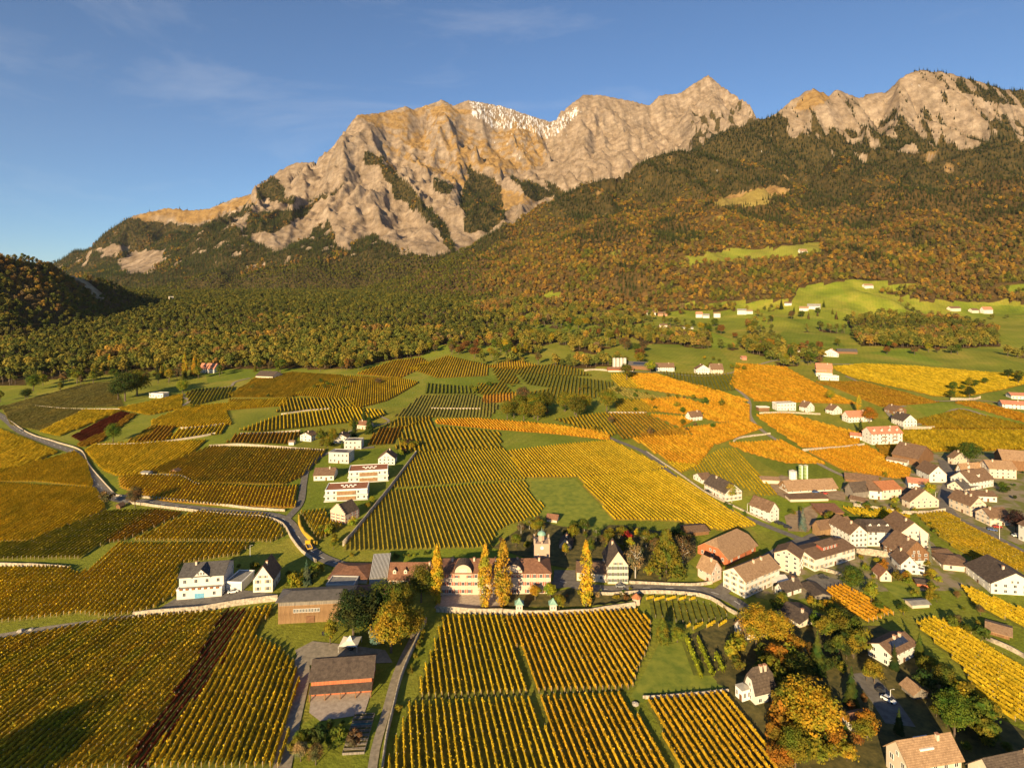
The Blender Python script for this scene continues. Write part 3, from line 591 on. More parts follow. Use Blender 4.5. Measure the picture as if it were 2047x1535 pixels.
V_('orange brown vine plot around the crimson strip beside the round green tree', '160,888 212,864 258,830 270,832 204,881 170,892', 900, 'rust', 'dry')
V_('yellow vine strip beside the crimson one', '90,861 171,822 238,824 121,870', 900, 'gold', 'dry')
V_('pale bare vineyard at the road under the forest edge', '8,818 103,818 190,822 86,861 32,847', 900, 'pale', 'dry', 2.1, 1.2, 0.5)
V_('pale green vineyard along the dark forest edge', '-60,830 0,816 171,769 221,767 238,813 99,815 34,813', 1050, 'pale', 'dry', 2.4, 1.3, 0.6)
V_('yellow vineyard below the flat roofed white house', '247,817 361,791 355,816 301,828', 1000, 'gold', 'brown')
V_('wide ochre vineyard below the stone barn fields', '316,841 376,815 567,798 564,813 445,824 460,847 360,852 316,851', 800, 'gold', 'brown')
V_('small striped vineyard beside the curving farm track', '381,787 393,781 461,776 457,793 384,810', 560, 'olive', 'dry', 3.0)
V_('brown ochre vineyard in front of the stone barn', '471,787 513,759 581,747 676,753 580,793 473,792', 900, 'ochre', 'brown')
V_('dark gold wedge of vines above the round green tree', '262,881 301,856 312,853 300,868 270,885', 900, 'ochre', 'grass')
V_('rust striped vineyard terrace left of the pale terrace wall', '262,884 302,857 344,853 334,880', 640, 'rust', 'grass', 2.6)
V_('gold striped vineyard terrace under its pale wall', '343,878 364,860 447,851 434,868', 640, 'gold', 'grass', 2.8)
V_('rust striped vineyard terrace beside the hillside villas', '462,885 480,870 594,866 577,888', 700, 'rust', 'grass', 2.6)
V_('long bright gold vineyard terrace behind the hillside villas', '487,860 565,832 700,817 754,823 764,829 744,838 640,850 535,862', 560, 'gold', 'grass', 2.8)
V_('striped ochre vineyard block above the long gold terrace', '562,823 576,798 699,798 702,815', 500, 'ochre', 'grass', 3.0)
V_('brown gold vineyard between the stone barn and the orchard track', '598,790 640,771 690,754 790,758 828,766 766,800 706,817 700,797', 760, 'gold', 'brown')
V_('small vine plot beside the stepped gable house', '602,1027 650,1022 655,1043 688,1050 636,1081', 860, 'gold', 'dry')
# centre
V_('large green and gold vineyard behind the manor, lower half with thin straight rows', '694,1102 700,1074 788,981 1044,964 1062,992 1084,1016 1070,1034 1012,1050 990,1062 984,1094', 700, 'gold', 'dry', 2.3, 1.35, 0.75, 0.16)
V_('large green and gold vineyard behind the manor, upper half with thin straight rows', '792,975 834,907 1004,899 1034,932 1042,958', 700, 'gold', 'dry', 2.3, 1.35, 0.8, 0.18)
V_('bright green vine rows on the slope over the hillside villas', '795,895 810,857 862,838 876,902 815,903', 720, 'ochre', 'grass', 3.0, 1.5)
V_('green gold vine rows right of the bright green slope', '872,861 884,855 990,865 997,895 884,899', 720, 'ochre', 'grass', 3.0, 1.5)
V_('small rust striped vineyard above the white gabled villa', '738,889 759,859 804,857 785,886', 925, 'rust', 'grass', 2.6)
V_('orange vine band on the wall above the green rows', '880,840 960,839 1100,851 1208,866 1208,879 1000,858 880,848', 640, 'orange', 'orange')
V_('wide orange brown vineyard left of the village lane', '1022,903 1219,883 1325,936 1240,949 1156,952 1052,954', 730, 'gold', 'brown', 2.3, 1.5, 0.9, 0.24)
V_('gold striped vineyard between the green meadow and the village lane', '1158,957 1328,942 1506,1050 1440,1061 1345,1040 1232,1040', 705, 'gold', 'brown', 2.3, 1.6, 1.0, 0.26)
V_('gold striped vineyard behind the white lane house', '1362,931 1394,931 1440,901 1470,901 1552,988 1516,990 1430,950 1402,945', 1141, 'gold', 'dry', 2.4, 1.5)
V_('green gold striped plot beside the round tree row', '1117,841 1214,827 1229,865 1212,872', 946, 'ochre', 'grass', 3.0)
V_('dark rust striped plot with a white wall on top', '1222,829 1290,829 1356,862 1246,877', 946, 'rust', 'grass', 3.0)
V_('orange brown vineyard below the rust striped plot', '1270,878 1378,871 1423,887 1393,927 1340,922', 850, 'orange', 'brown', 2.4)
V_('pale orange vineyard under the lane junction', '1369,858 1490,843 1516,857 1436,887', 850, 'orange', 'orange', 2.4)
V_('small orange plot beside the lone white house', '1304,830 1388,837 1358,852', 850, 'orange', 'orange', 2.6)
V_('orange plot above the lone white house', '1288,801 1358,796 1423,816 1378,828 1318,821', 850, 'orange', 'orange', 2.8)
V_('long orange vineyard running down from the silo farm', '1262,750 1316,750 1488,800 1424,800 1288,776', 700, 'orange', 'orange', 2.8)
V_('green striped vineyard below the hamlet with brown roofs', '1324,745 1388,750 1463,750 1461,779 1410,779', 1340, 'olive', 'grass', 3.6)
V_('broad orange vineyard between hamlet and red roofed house', '1476,729 1570,736 1655,786 1704,805 1514,800 1471,770', 1000, 'orange', 'orange', 2.8)
V_('rust orange vineyard in front of the red roofed winery', '1642,766 1726,766 1863,803 1763,811', 1000, 'rust', 'orange', 2.8)
V_('widest orange vineyard under the green meadow', '1672,736 1731,730 2100,752 1922,790 1866,790 1718,756', 1000, 'gold', 'orange', 2.8)
V_('orange vineyard under the row of white villas', '1518,833 1580,830 1714,868 1704,892 1606,893', 900, 'orange', 'orange', 2.4)
V_('orange vineyard sloping to the village barns', '1622,906 1734,894 1784,928 1812,940 1808,954 1780,954 1690,940', 900, 'orange', 'orange', 2.3)
V_('orange vineyard strip beside the diagonal village lane', '1462,889 1562,883 1638,926 1570,924 1502,905', 900, 'orange', 'orange', 2.4)
V_('dense gold vineyard behind the white apartment house', '1806,863 1880,863 2100,863 2100,897 1872,902 1810,878', 1300, 'gold', 'orange', 2.3)
V_('rust gold vineyard above the dense gold one', '1840,842 1921,822 2043,852 2043,858 1872,858', 1300, 'ochre', 'orange', 2.4)
V_('orange vineyard along the upper village road', '1916,807 1957,806 2100,842 2100,858', 1300, 'orange', 'orange', 2.6)
V_('small gold vine plot behind the mansard roofed house', '1685,1017 1787,1023 1815,1037 1782,1041 1714,1031', 910, 'gold', 'grass', 2.3)
V_('long green gold vineyard along the village main street', '1834,1032 1886,1026 2100,1134 2080,1150 1958,1130 1888,1081', 910, 'ochre', 'dry', 2.3, 1.6, 0.9)
V_('bright orange vine plot below the parking court', '1649,1180 1687,1172 1793,1230 1733,1248 1672,1209', 641, 'orange', 'grass', 2.3)
V_('steep gold vineyard behind the solar roofed house', '1828,1250 1855,1237 1901,1245 2100,1372 2100,1480 1956,1406 1924,1338', 760, 'gold', 'grass', 2.3)
V_('gold vineyard below the wide white farmhouse at the edge', '1919,1172 1938,1178 2100,1244 2100,1278 1990,1233 1940,1203', 760, 'gold', 'grass', 2.3)
V_('small red brown vine terrace under the apartment house', '1758,893 1806,893 1808,904 1770,912', 1100, 'rust', 'grass', 2.6)
# far centre terraces
V_('upper gold vineyard knoll beside the forest edge', '822,735 850,729 894,714 968,732 963,750 876,753', 1000, 'gold', 'brown', 3.0)
V_('small gold vine knoll between the trees', '985,733 1028,721 1064,731 1028,737', 1000, 'gold', 'orange', 3.0)
V_('ochre striped terraces below the wooded knoll', '992,738 1120,730 1172,752 1136,752 1042,748 1046,766 1010,766', 1180, 'ochre', 'grass', 3.6)
V_('green and gold terraces in the middle of the slope', '1042,749 1130,754 1219,766 1193,787 1098,772 1068,769', 1180, 'olive', 'grass', 3.8)
V_('green striped terrace beside the lone bush', '862,769 951,775 945,786 862,786', 900, 'green', 'grass', 3.8)
V_('gold striped terrace in the centre of the slope', '962,770 1002,769 1020,786 965,787', 1180, 'ochre', 'grass', 3.6)
V_('small orange terrace beside the tree clump', '972,792 1025,789 1046,800 976,805', 1000, 'orange', 'orange', 3.0)
V_('dark striped terrace above the tree clump', '1070,786 1136,773 1191,790 1168,800 1074,801', 1180, 'ochre', 'grass', 3.8)
V_('brown green vineyard below the red shrub hedge', '1220,779 1238,776 1334,798 1264,796', 900, 'pale', 'dry', 3.0)
V_('grey green vineyard with a white wall beneath', '797,832 846,793 944,791 988,812 974,833', 1000, 'pale', 'dry', 2.8, 1.4, 0.8)
V_('ochre vineyard slope left of the upper gold knoll', '722,746 790,723 838,717 848,729 800,754', 900, 'gold', 'orange', 3.0)
V_('ochre vineyard beside the large round tree above the striped plots', '1232,800 1280,803 1310,822 1240,824', 946, 'ochre', 'brown', 2.8)
V_('orange vineyard strip left of the lane junction above the lone white house', '1424,806 1462,800 1492,812 1492,838 1440,842 1410,834', 850, 'orange', 'orange', 2.8)
V_('thin rust vine strip below the lone white house', '1292,868 1362,856 1372,866 1300,876', 850, 'rust', 'orange', 2.6)
V_('gold vine wedge under the silo farm meadow', '1224,752 1256,750 1282,776 1240,772', 1000, 'gold', 'brown', 3.0)
V_('narrow gold vine wedge beside the village lane bend', '1338,926 1388,932 1362,944 1348,936', 850, 'gold', 'brown', 2.4)
V_('ochre vine strip between the grey green vineyard and the green rows', '780,850 800,838 860,836 812,854', 760, 'ochre', 'dry', 2.8)
V_('gold vine strip under the long terrace wall by the forest track', '466,800 560,800 556,812 470,812', 800, 'ochre', 'brown', 2.6)
def rows_of(poly_xy, d, sp):
    """parallel lines clipped to an outline: list of (p0, p1)"""
    n = np.array([-d[1], d[0]]); P = np.array(poly_xy); s = P @ n; t = P @ d; out = []
    k0, k1 = math.ceil(s.min() / sp), math.floor(s.max() / sp)
    for k in range(k0, k1 + 1):
        o = k * sp; ts = []
        for i in range(len(P)):
            s0, s1, t0, t1 = s[i - 1], s[i], t[i - 1], t[i]
            if (s0 > o) != (s1 > o): ts.append(t0 + (o - s0) / (s1 - s0) * (t1 - t0))
        ts.sort()
        for a, b in zip(ts[::2], ts[1::2]):
            if b - a > 2.5: out.append((n * o + d * (a + RNG.uniform(0, 0.9)), n * o + d * (b - RNG.uniform(0, 0.9))))
    return out
all_pts = np.array([p for q in VINES for p in q[1]]); all_w = np.zeros((len(all_pts), 3)); all_w[:] = ground_at(all_pts[:, 0], all_pts[:, 1]); k = 0
n_rows = 0
for (label, poly, vp, pal, soil, sp, hh, fill, wid, posts) in VINES:
    Wp = all_w[k:k + len(poly)]; k += len(poly); xy = Wp[:, :2]; ym = xy[:, 1].mean(); c0_ = xy.mean(0); gr_ = xy - c0_; xy = c0_ + gr_ * (1 + (0.2 + 0.016 * max(0, ym - 250)) / np.maximum(np.linalg.norm(gr_, axis=1, keepdims=True), 8))
    d = np.array([(vp - U0) / F_PX, 1.0]); d /= np.linalg.norm(d); nrm = np.array([-d[1], d[0]])
    near = ym < 430
    if not near: sp *= 1.15
    rows = rows_of(xy, d, sp)
    if not rows: print('no rows', label); continue
    c = xy.mean(0); cz = float(gz(c[0], c[1])); root = thing('vineyard', label, 'vineyard', (c[0], c[1], cz), 0, 'vineyard parcels on the slopes'); off = np.array([c[0], c[1], cz])
    pcs = np.array(PAL[pal])
    # the strip of ground the rows stand on
    SV, SF = [], []; nb = 0; lift = 0.10 + ym * 0.0003
    for p0, p1 in rows:
        m = max(2, int(np.linalg.norm(p1 - p0) / 7) + 1); t = np.linspace(0, 1, m)[:, None]; L = p0 + (p1 - p0) * t
        for sgn in (-1, 1):
            q = L + nrm * sp * 0.502 * sgn; SV.append(np.column_stack([q, gz(q[:, 0], q[:, 1]) + lift]))
        i = np.arange(m - 1); SF.append(np.stack([nb + i, nb + i + 1, nb + m + i + 1, nb + m + i], 1)[:, ::-1]); nb += 2 * m
    put('soil', np_mesh('soil', np.concatenate(SV) - off, [np.concatenate(SF)], [M('soil_' + soil)], smooth=True), root)
    FV, FF, FT, nf = [], [], [], 0
    for p0, p1 in rows:
        L = float(np.linalg.norm(p1 - p0)); rowc = pcs[RNG.integers(0, len(pcs))] * RNG.uniform(0.85, 1.15)
        if near:
            dens = np.clip(2300 / ym, 4.5, 11.5) * fill * (hh / 1.6); m = max(6, int(L * dens)); mats = None; t = RNG.uniform(0, 1, m)
            miss = gnoise(t * L / 3.1 + p0[0], np.full(m, p0[1] * 3.3), 201) > 0.62; t = t[~miss]; m = len(t)
            q = p0 + (p1 - p0) * t[:, None]; w = wid * (1 + 0.5 * gnoise(t * L / 1.7, np.full(m, p0[0]), 203)); side = RNG.normal(0, 1, m) * w * 0.6
            z0 = gz(q[:, 0], q[:, 1]); zz = z0 + lift + 0.45 + (hh - 0.45) * RNG.uniform(0, 1, m) ** 0.75
            C = np.column_stack([q + nrm * side[:, None], zz]) - off; N = np.column_stack([nrm[0] * np.sign(side), nrm[1] * np.sign(side), np.full(m, 0.6)]) + RNG.normal(0, 0.5, (m, 3))
            ls = np.clip(0.15 + ym * 0.00032, 0.16, 0.30) * RNG.uniform(0.7, 1.3, m) * (wid / 0.30) ** 0.5
            V, Fq = _quads(C, N, ls, RNG)
            pt = np.clip(0.5 + 0.5 * fbm(q[:, 0] / 22, q[:, 1] / 22, 2, 211), 0, 0.999)
            col = 0.4 * pcs[(pt * len(pcs)).astype(int)] + 0.6 * rowc; col = col * RNG.uniform(0.65, 1.3, (m, 1)); gsel = RNG.uniform(size=m) < 0.10; col[gsel] = np.array([0.14, 0.15, 0.02])
            T = np.repeat(col, 4, axis=0)
            # the dense heart of the hedge under the outer leaves
            mc = max(2, int(L / 1.3) + 1); tc_ = np.linspace(0, 1, mc); qc = p0 + (p1 - p0) * tc_[:, None]; zc_ = gz(qc[:, 0], qc[:, 1]) + lift; hj = hh * RNG.uniform(0.84, 0.98, mc) * (0.75 + 0.25 * fill); wj = wid * 0.78 * RNG.uniform(0.8, 1.15, mc) * min(1, fill + 0.1)
            rg_ = [np.column_stack([qc + nrm * (s_ * wj * b_)[:, None], zc_ + hj * z_]) for s_, b_, z_ in ((-1, 0.7, 0.25), (-1, 0.9, 0.8), (0, 0, 1.0), (1, 0.9, 0.8), (1, 0.7, 0.25))]
            VC = np.stack(rg_, 1).reshape(-1, 3) - off; ic = np.arange(mc - 1)[:, None] * 5; FC = np.concatenate([np.stack([ic + j, ic + j + 1, ic + 5 + j + 1, ic + 5 + j], -1).reshape(-1, 4) for j in range(4)])
            ptc = np.clip(0.5 + 0.5 * fbm(qc[:, 0] / 22, qc[:, 1] / 22, 2, 211), 0, 0.999); cc = (0.55 * pcs[(ptc * len(pcs)).astype(int)] + 0.45 * rowc) * RNG.uniform(0.8, 1.1, (mc, 1))
            V = np.concatenate([VC, V]); Fq = np.concatenate([FC, Fq + len(VC)]); T = np.concatenate([np.repeat(cc, 5, axis=0), T])
            mats = [M('leaves_tint'), M('wood_post')]; Fl = [Fq]; mi = np.zeros(len(Fq))
            if posts and ym < 330:
                pb = MB(); np_ = max(2, int(L / 7) + 1)
                for tt in np.linspace(0, 1, np_):
                    px = p0 + (p1 - p0) * tt; zb = float(gz(px[0], px[1])) + lift - cz; x, y = px - c; e = 0.04; pb.box(x - e, x + e, y - e, y + e, zb, zb + hh + 0.15)
                PVt = np.array(pb.v); PFt = np.array(pb.f) + len(V); V = np.concatenate([V, PVt]); T = np.concatenate([T, np.full((len(PVt), 3), 0.3)]); Fl.append(PFt); mi = np.concatenate([mi, np.ones(len(PFt))])
            put('vine_row', np_mesh('vine_row', V, Fl, mats, mi, T), root); n_rows += 1
        else:
            st = 2.0 if ym < 700 else 3.4; m = max(2, int(L / st) + 1); t = np.linspace(0, 1, m); q = p0 + (p1 - p0) * t[:, None]; z0 = gz(q[:, 0], q[:, 1]) + lift
            hj = hh * RNG.uniform(0.75, 1.15, m) * (0.7 + 0.3 * fill); wj = (0.42 + 0.10 * (sp - 2.0)) * RNG.uniform(0.7, 1.25, m) * fill
            ring = [np.column_stack([q + nrm * (s * wj * b)[:, None], z0 + hj * z]) for s, b, z in ((-1, 1.0, 0.05), (-1, 0.8, 0.85), (1, 0.8, 0.95), (1, 1.0, 0.05))]
            V = np.stack(ring, 1).reshape(-1, 3) - off; i = np.arange(m - 1)[:, None] * 4; Fq = np.concatenate([np.stack([i + j, i + j + 1, i + 4 + j + 1, i + 4 + j], -1).reshape(-1, 4) for j in range(3)])
            pt = np.clip(0.5 + 0.5 * fbm(q[:, 0] / 30, q[:, 1] / 30, 2, 211), 0, 0.999); col = (0.5 * pcs[(pt * len(pcs)).astype(int)] + 0.5 * rowc) * RNG.uniform(0.7, 1.25, (m, 1))
            FV.append(V); FF.append(Fq + nf); nf += len(V); FT.append(np.repeat(col, 4, axis=0))
    if FV: tag(put('vine_rows', np_mesh('vine_rows', np.concatenate(FV), [np.concatenate(FF)], [M('leaves_tint')], color=np.concatenate(FT)), root), kind='stuff')
print('vine rows', n_rows, 'parcels', len(VINES))
# ------------------------------------------------------------------ roads, yards, walls
noise_mat('asphalt', (0.12, 0.105, 0.09), (0.19, 0.17, 0.145), 0.5, 6, 0.9, 0.2, 8)
noise_mat('gravel', (0.21, 0.175, 0.125), (0.33, 0.275, 0.20), 0.7, 6, 0.95, 0.4, 5)
noise_mat('paving', (0.33, 0.26, 0.20), (0.46, 0.375, 0.29), 0.8, 5, 0.9, 0.2, 4)
noise_mat('earth', (0.22, 0.15, 0.085), (0.36, 0.26, 0.16), 0.3, 6, 0.95, 0.4, 3)
noise_mat('lawn', (0.13, 0.17, 0.018), (0.25, 0.26, 0.03), 0.25, 6, 0.95, 0.4, 3)
noise_mat('garden_soil', (0.05, 0.05, 0.016), (0.15, 0.12, 0.035), 0.4, 6, 0.95, 0.6, 2)
noise_mat('stone_wall', (0.22, 0.18, 0.13), (0.50, 0.42, 0.31), 1.1, 7, 0.95, 0.8, 3)
noise_mat('white_paint', (0.70, 0.68, 0.64), (0.82, 0.80, 0.76), 1, 4, 0.7)
noise_mat('hedge_leaf', (0.06, 0.075, 0.014), (0.15, 0.15, 0.02), 2.0, 5, 0.95, 0.8, 6)
noise_mat('hedge_gold', (0.34, 0.22, 0.02), (0.50, 0.33, 0.03), 2.0, 5, 0.95, 0.8, 6)
def spline(P, step=4.0):
    P = np.asarray(P, float); out = []
    Q = np.vstack([2 * P[0] - P[1], P, 2 * P[-1] - P[-2]])
    for i in range(1, len(Q) - 2):
        n = max(2, int(np.linalg.norm(Q[i + 1] - Q[i]) / step)); t = np.linspace(0, 1, n, endpoint=False)[:, None]
        out.append(0.5 * (2 * Q[i] + (Q[i + 1] - Q[i - 1]) * t + (2 * Q[i - 1] - 5 * Q[i] + 4 * Q[i + 1] - Q[i + 2]) * t ** 2 + (3 * Q[i] - Q[i - 1] - 3 * Q[i + 1] + Q[i + 2]) * t ** 3))
    return np.vstack(out + [P[-1:]])
def line_xy(s, step=4.0):
    p = np.array(PX(s)); return spline(ground_at(p[:, 0], p[:, 1])[:, :2], step)
def strip(xy, w, lift):
    T = np.gradient(xy, axis=0); T /= np.linalg.norm(T, axis=1, keepdims=True); N = np.column_stack([-T[:, 1], T[:, 0]]); m = len(xy); V = []
    for s in (-1, -0.33, 0.33, 1): q = xy + N * w * 0.5 * s; V.append(np.column_stack([q, gz(q[:, 0], q[:, 1]) + lift]))
    i = np.arange(m - 1); Fq = np.concatenate([np.stack([j * m + i + m, j * m + i + m + 1, j * m + i + 1, j * m + i], 1)[:, ::-1] for j in range(3)])
    return np.concatenate(V), Fq[:, ::-1]
def road(name, s, w, mat, lift=None, dashes=False):
    xy = line_xy(s); ym = xy[:, 1].mean(); lift = lift or 0.16 + ym * 0.0004
    V, Fq = strip(xy, w, lift); o = tag(put(name, np_mesh(name, V, [Fq], [M(mat)], smooth=True)), kind='structure')
    if dashes:
        x2 = line_xy(s, 1.5)
        for k in range(2, len(x2) - 4, 6):
            Vd, Fd = strip(x2[k:k + 3], 0.22, lift + 0.03); put('road_marking', np_mesh('road_marking', Vd, [Fd], [M('white_paint')]), o)
    return o
def patch(name, s, mat, lift=None):
    """a flat area of ground with its own surface"""
    p = np.array(PX(s)); w = ground_at(p[:, 0], p[:, 1])[:, :2]; lift = lift or 0.15 + w[:, 1].mean() * 0.0003
    ys = np.arange(w[:, 1].min(), w[:, 1].max(), 3.0); V, Fq = [], []; nb = 0
    def span(y):
        xs = []
        for i in range(len(w)):
            (x0, y0), (x1, y1) = w[i - 1], w[i]
            if (y0 > y) != (y1 > y): xs.append(x0 + (y - y0) / (y1 - y0) * (x1 - x0))
        xs.sort(); return (xs[0], xs[-1]) if len(xs) > 1 else None
    yl = np.unique(np.concatenate([ys + 1e-3, [w[:, 1].max() - 1e-3], np.clip(w[:, 1], w[:, 1].min() + 2e-3, w[:, 1].max() - 2e-3)])); rows = [(y, span(y)) for y in yl]; rows = [r for r in rows if r[1]]
    m = 9
    for y, (a, b) in rows: x = np.linspace(a, b, m); V.append(np.column_stack([x, np.full(m, y), gz(x, np.full(m, y)) + lift]))
    for k in range(len(rows) - 1):
        i = np.arange(m - 1); Fq.append(np.stack([k * m + i, k * m + i + 1, (k + 1) * m + i + 1, (k + 1) * m + i], 1))
    return tag(put(name, np_mesh(name, np.concatenate(V), [np.concatenate(Fq)], [M(mat)], smooth=True)), kind='structure')
noise_mat('village_soil', (0.26, 0.205, 0.135), (0.15, 0.155, 0.03), 0.13, 7, 0.95, 0.4, 2, lo=0.42, hi=0.56)
patch('village_ground', '1672,1000 1690,955 1770,915 1880,905 2060,900 2060,1100 1965,1056 1905,1030 1880,1018 1830,1026 1760,1014', 'village_soil', 0.12)
patch('village_ground', '1450,1178 1540,1105 1620,1068 1700,1050 1800,1040 1866,1086 1890,1118 1950,1132 1975,1180 1880,1172 1700,1160 1640,1190 1560,1206', 'village_soil', 0.12)
patch('winery_yard', '312,1221 352,1196 380,1186 486,1180 552,1188 556,1196 480,1203 400,1216', 'asphalt')
patch('farm_yard', '590,1300 625,1282 700,1290 770,1300 785,1325 750,1322 620,1330 604,1345', 'gravel')
patch('barn_terrace', '622,1392 742,1384 728,1428 640,1442 618,1425', 'paving')
patch('manor_courtyard', '868,1216 1000,1214 1004,1186 884,1190', 'paving')
patch('manor_garden', '1002,1214 1140,1213 1280,1205 1290,1178 1260,1172 1150,1175 1104,1184 1004,1188', 'garden_soil')
patch('village_garden', '1370,1275 1440,1240 1500,1232 1560,1262 1660,1250 1760,1252 1830,1290 1830,1330 1950,1410 2100,1490 2100,1560 1480,1560 1450,1390', 'garden_soil')
patch('lawn', '1288,1388 1330,1290 1362,1283 1392,1366 1450,1350 1456,1380', 'lawn')
patch('lawn', '1764,1168 1796,1160 1838,1163 1840,1195 1812,1208 1790,1196', 'lawn')
patch('lawn', '1328,1150 1380,1128 1400,1150 1392,1163 1330,1163', 'lawn')
patch('lawn', '1060,1036 1062,962 1150,958 1228,1042 1200,1062 1120,1052', 'lawn')
patch('manor_court', '1104,1178 1152,1172 1150,1140 1108,1140', 'asphalt')
patch('parking_court', '1610,1158 1632,1148 1692,1163 1690,1170 1640,1182', 'asphalt')
patch('barn_yard', '1538,962 1562,950 1600,960 1690,985 1690,1000 1576,1000 1545,985', 'earth')
patch('dirt_yard', '1568,1032 1622,1010 1636,1030 1616,1064 1576,1062', 'earth')
patch('manor_back_garden', '985,1095 1062,1040 1120,1050 1240,1048 1390,1075 1392,1110 1330,1165 1260,1165 1150,1140 1100,1130', 'garden_soil')
patch('village_square', '1448,1176 1500,1150 1545,1100 1622,1066 1640,1078 1560,1110 1550,1140 1500,1170', 'asphalt')
road('country_road', '-60,800 8,836 40,862 100,887 145,903 165,922 186,957 215,987 245,1001 292,1003 350,1012 450,1023 535,1029 572,1042 594,1070 616,1096 645,1116 690,1132 740,1140', 6.4, 'asphalt', dashes=True)
road('villa_lane', '572,1040 600,1006 607,966 616,936 650,908 700,899 748,894', 4.2, 'asphalt')
road('farm_lane', '555,1575 585,1440 604,1356 604,1318 625,1292', 5.0, 'gravel')
road('vineyard_track', '-60,1282 0,1272 100,1256 190,1244 270,1233 300,1224', 3.6, 'gravel')
road('village_street', '1106,1160 1200,1178 1292,1176 1380,1178 1428,1186 1468,1202 1500,1226 1540,1256', 6.4, 'asphalt', dashes=True)
road('church_lane', '1440,1184 1470,1160 1530,1118 1600,1082 1640,1080', 6.0, 'asphalt')
road('village_lane', '1215,874 1290,906 1345,951 1400,990 1462,1022 1530,1051 1600,1078', 4.6, 'asphalt')
road('diagonal_lane', '1470,740 1466,770 1496,800 1500,834 1530,866 1590,900 1650,935 1700,958 1760,985', 3.6, 'gravel')
road('main_street', '1886,920 1900,960 1888,1000 1905,1034 1965,1063 2050,1110 2130,1156', 7.4, 'asphalt')
road('church_alley', '1792,1040 1790,1080 1782,1130 1800,1160', 4.5, 'asphalt')
road('garden_path', '842,1246 806,1316 788,1362 772,1422 750,1500 742,1560', 2.6, 'gravel')
road('farm_road', '1165,738 1230,742 1312,745 1400,752 1466,745 1560,720 1660,728 1760,729', 3.6, 'gravel')
road('upper_track', '1690,752 1760,782 1850,800 1900,802 1935,800 2000,806 2100,830', 3.6, 'gravel')
road('upper_road', '2100,868 2000,842 1925,818 1880,832 1840,848 1800,852', 4.0, 'gravel')
road('side_lane', '1810,812 1775,820 1790,842 1812,860', 4.0, 'gravel')
road('forest_track', '352,818 378,802 366,790 440,776 462,772 470,764 500,756', 3.4, 'gravel')
road('grass_track', '1272,1400 1290,1370 1320,1310 1332,1285', 4.5, 'lawn')
road('close_road', '1716,1346 1740,1368 1770,1405 1800,1450', 8.5, 'asphalt')
road('orchard_track', '760,832 775,845 700,862 690,880', 2.6, 'gravel')
def wall(name, label, s, h, th=0.6, mat='stone_wall', cat='wall', cap=True, step=5.0):
    """a wall that follows the land, uneven along its top"""
    xy = line_xy(s, step); T = np.gradient(xy, axis=0); T /= np.linalg.norm(T, axis=1, keepdims=True); N = np.column_stack([-T[:, 1], T[:, 0]]); m = len(xy); z = gz(xy[:, 0], xy[:, 1])
    hj = h * (1 + (0.06 if cap else 0.15) * RNG.normal(size=m)); c = np.array([*xy[m // 2], z[m // 2]])
    V = np.concatenate([np.column_stack([xy + N * th * sg, z + zz]) for sg, zz in ((-0.5, -0.6), (-0.45, hj), (0.45, hj), (0.5, -0.6))]) - c
    i = np.arange(m - 1); Fq = np.concatenate([np.stack([j * m + i, j * m + i + 1, (j + 1) * m + i + 1, (j + 1) * m + i], 1) for j in range(3)])
    ends = np.array([[0, m, 2 * m, 3 * m], [m - 1, 2 * m - 1, 3 * m - 1, 4 * m - 1]])
    return tag(put(name, np_mesh(name, V, [Fq, ends], [M(mat)]), None, c), label, cat)
wall('stone_wall', 'long pale stone wall along the lower side of the country road', '258,1006 350,1018 450,1030 530,1036 566,1050 582,1076 604,1104 632,1124', 1.5)
wall('stone_wall', 'pale stone wall along the upper side of the country road', '230,992 300,996 400,1006 500,1017 570,1022', 1.3)
wall('stone_wall', 'low pale wall on the field side of the road where it enters', '20,842 60,868 110,884 160,900 178,930 205,962 226,985', 1.1)
wall('stone_wall', 'pale retaining wall in front of the winery yard', '266,1234 330,1228 400,1222 470,1210 555,1200', 2.4, 0.8)
wall('stone_wall', 'short pale terrace wall under the dark olive vines', '-60,1130 60,1132 138,1138', 1.6)
wall('stone_wall', 'pale terrace wall across the ochre vineyards', '194,891 260,890 330,884 400,874 430,868', 1.6)
wall('stone_wall', 'pale wall along the top of the olive ochre vineyard', '418,893 480,891 560,896 650,902', 1.8)
wall('stone_wall', 'stone wall under the pale green vineyard at the forest', '70,812 140,818 240,819', 1.2)
wall('stone_wall', 'curving pale wall beside the bright gold rectangle', '290,951 360,953 385,966 400,970', 1.4)
wall('stone_wall', 'pale wall above the gold striped terrace', '360,857 400,855 450,848', 1.4)
wall('stone_wall', 'pale wall over the long gold terrace', '480,868 540,866 600,862', 1.3)
wall('stone_wall', 'pale wall under the rust striped terrace, above the villas', '562,829 610,822 660,818', 1.3)
wall('stone_wall', 'dark edged garden wall running down beside the large manor vineyard', '686,1092 722,1050 770,990 808,940 832,908', 2.6, 0.7)
wall('stone_wall', 'pale terrace wall between manor courtyard and vineyard', '872,1222 940,1226 1005,1228', 2.2, 0.7)
wall('stone_wall', 'pale terrace wall linking the garden pavilions and the kiosk', '1006,1228 1060,1230 1110,1230 1180,1226 1270,1214', 2.2, 0.7)
wall('stone_wall', 'pale roadside wall below the village street', '1160,1186 1220,1190 1280,1186 1370,1188 1420,1198 1452,1218 1490,1240', 1.5)
wall('stone_wall', 'low wall in front of the lawn with the picnic place', '1258,1166 1320,1169 1390,1171 1424,1166', 1.3)
wall('stone_wall', 'shaded garden wall along the bottom vineyard and the path', '852,1242 818,1316 800,1362 786,1420 772,1480 764,1545', 1.8, 0.6)
wall('stone_wall', 'pale wall along the village lane', '1290,902 1350,942 1410,984 1470,1014 1540,1046', 1.0)
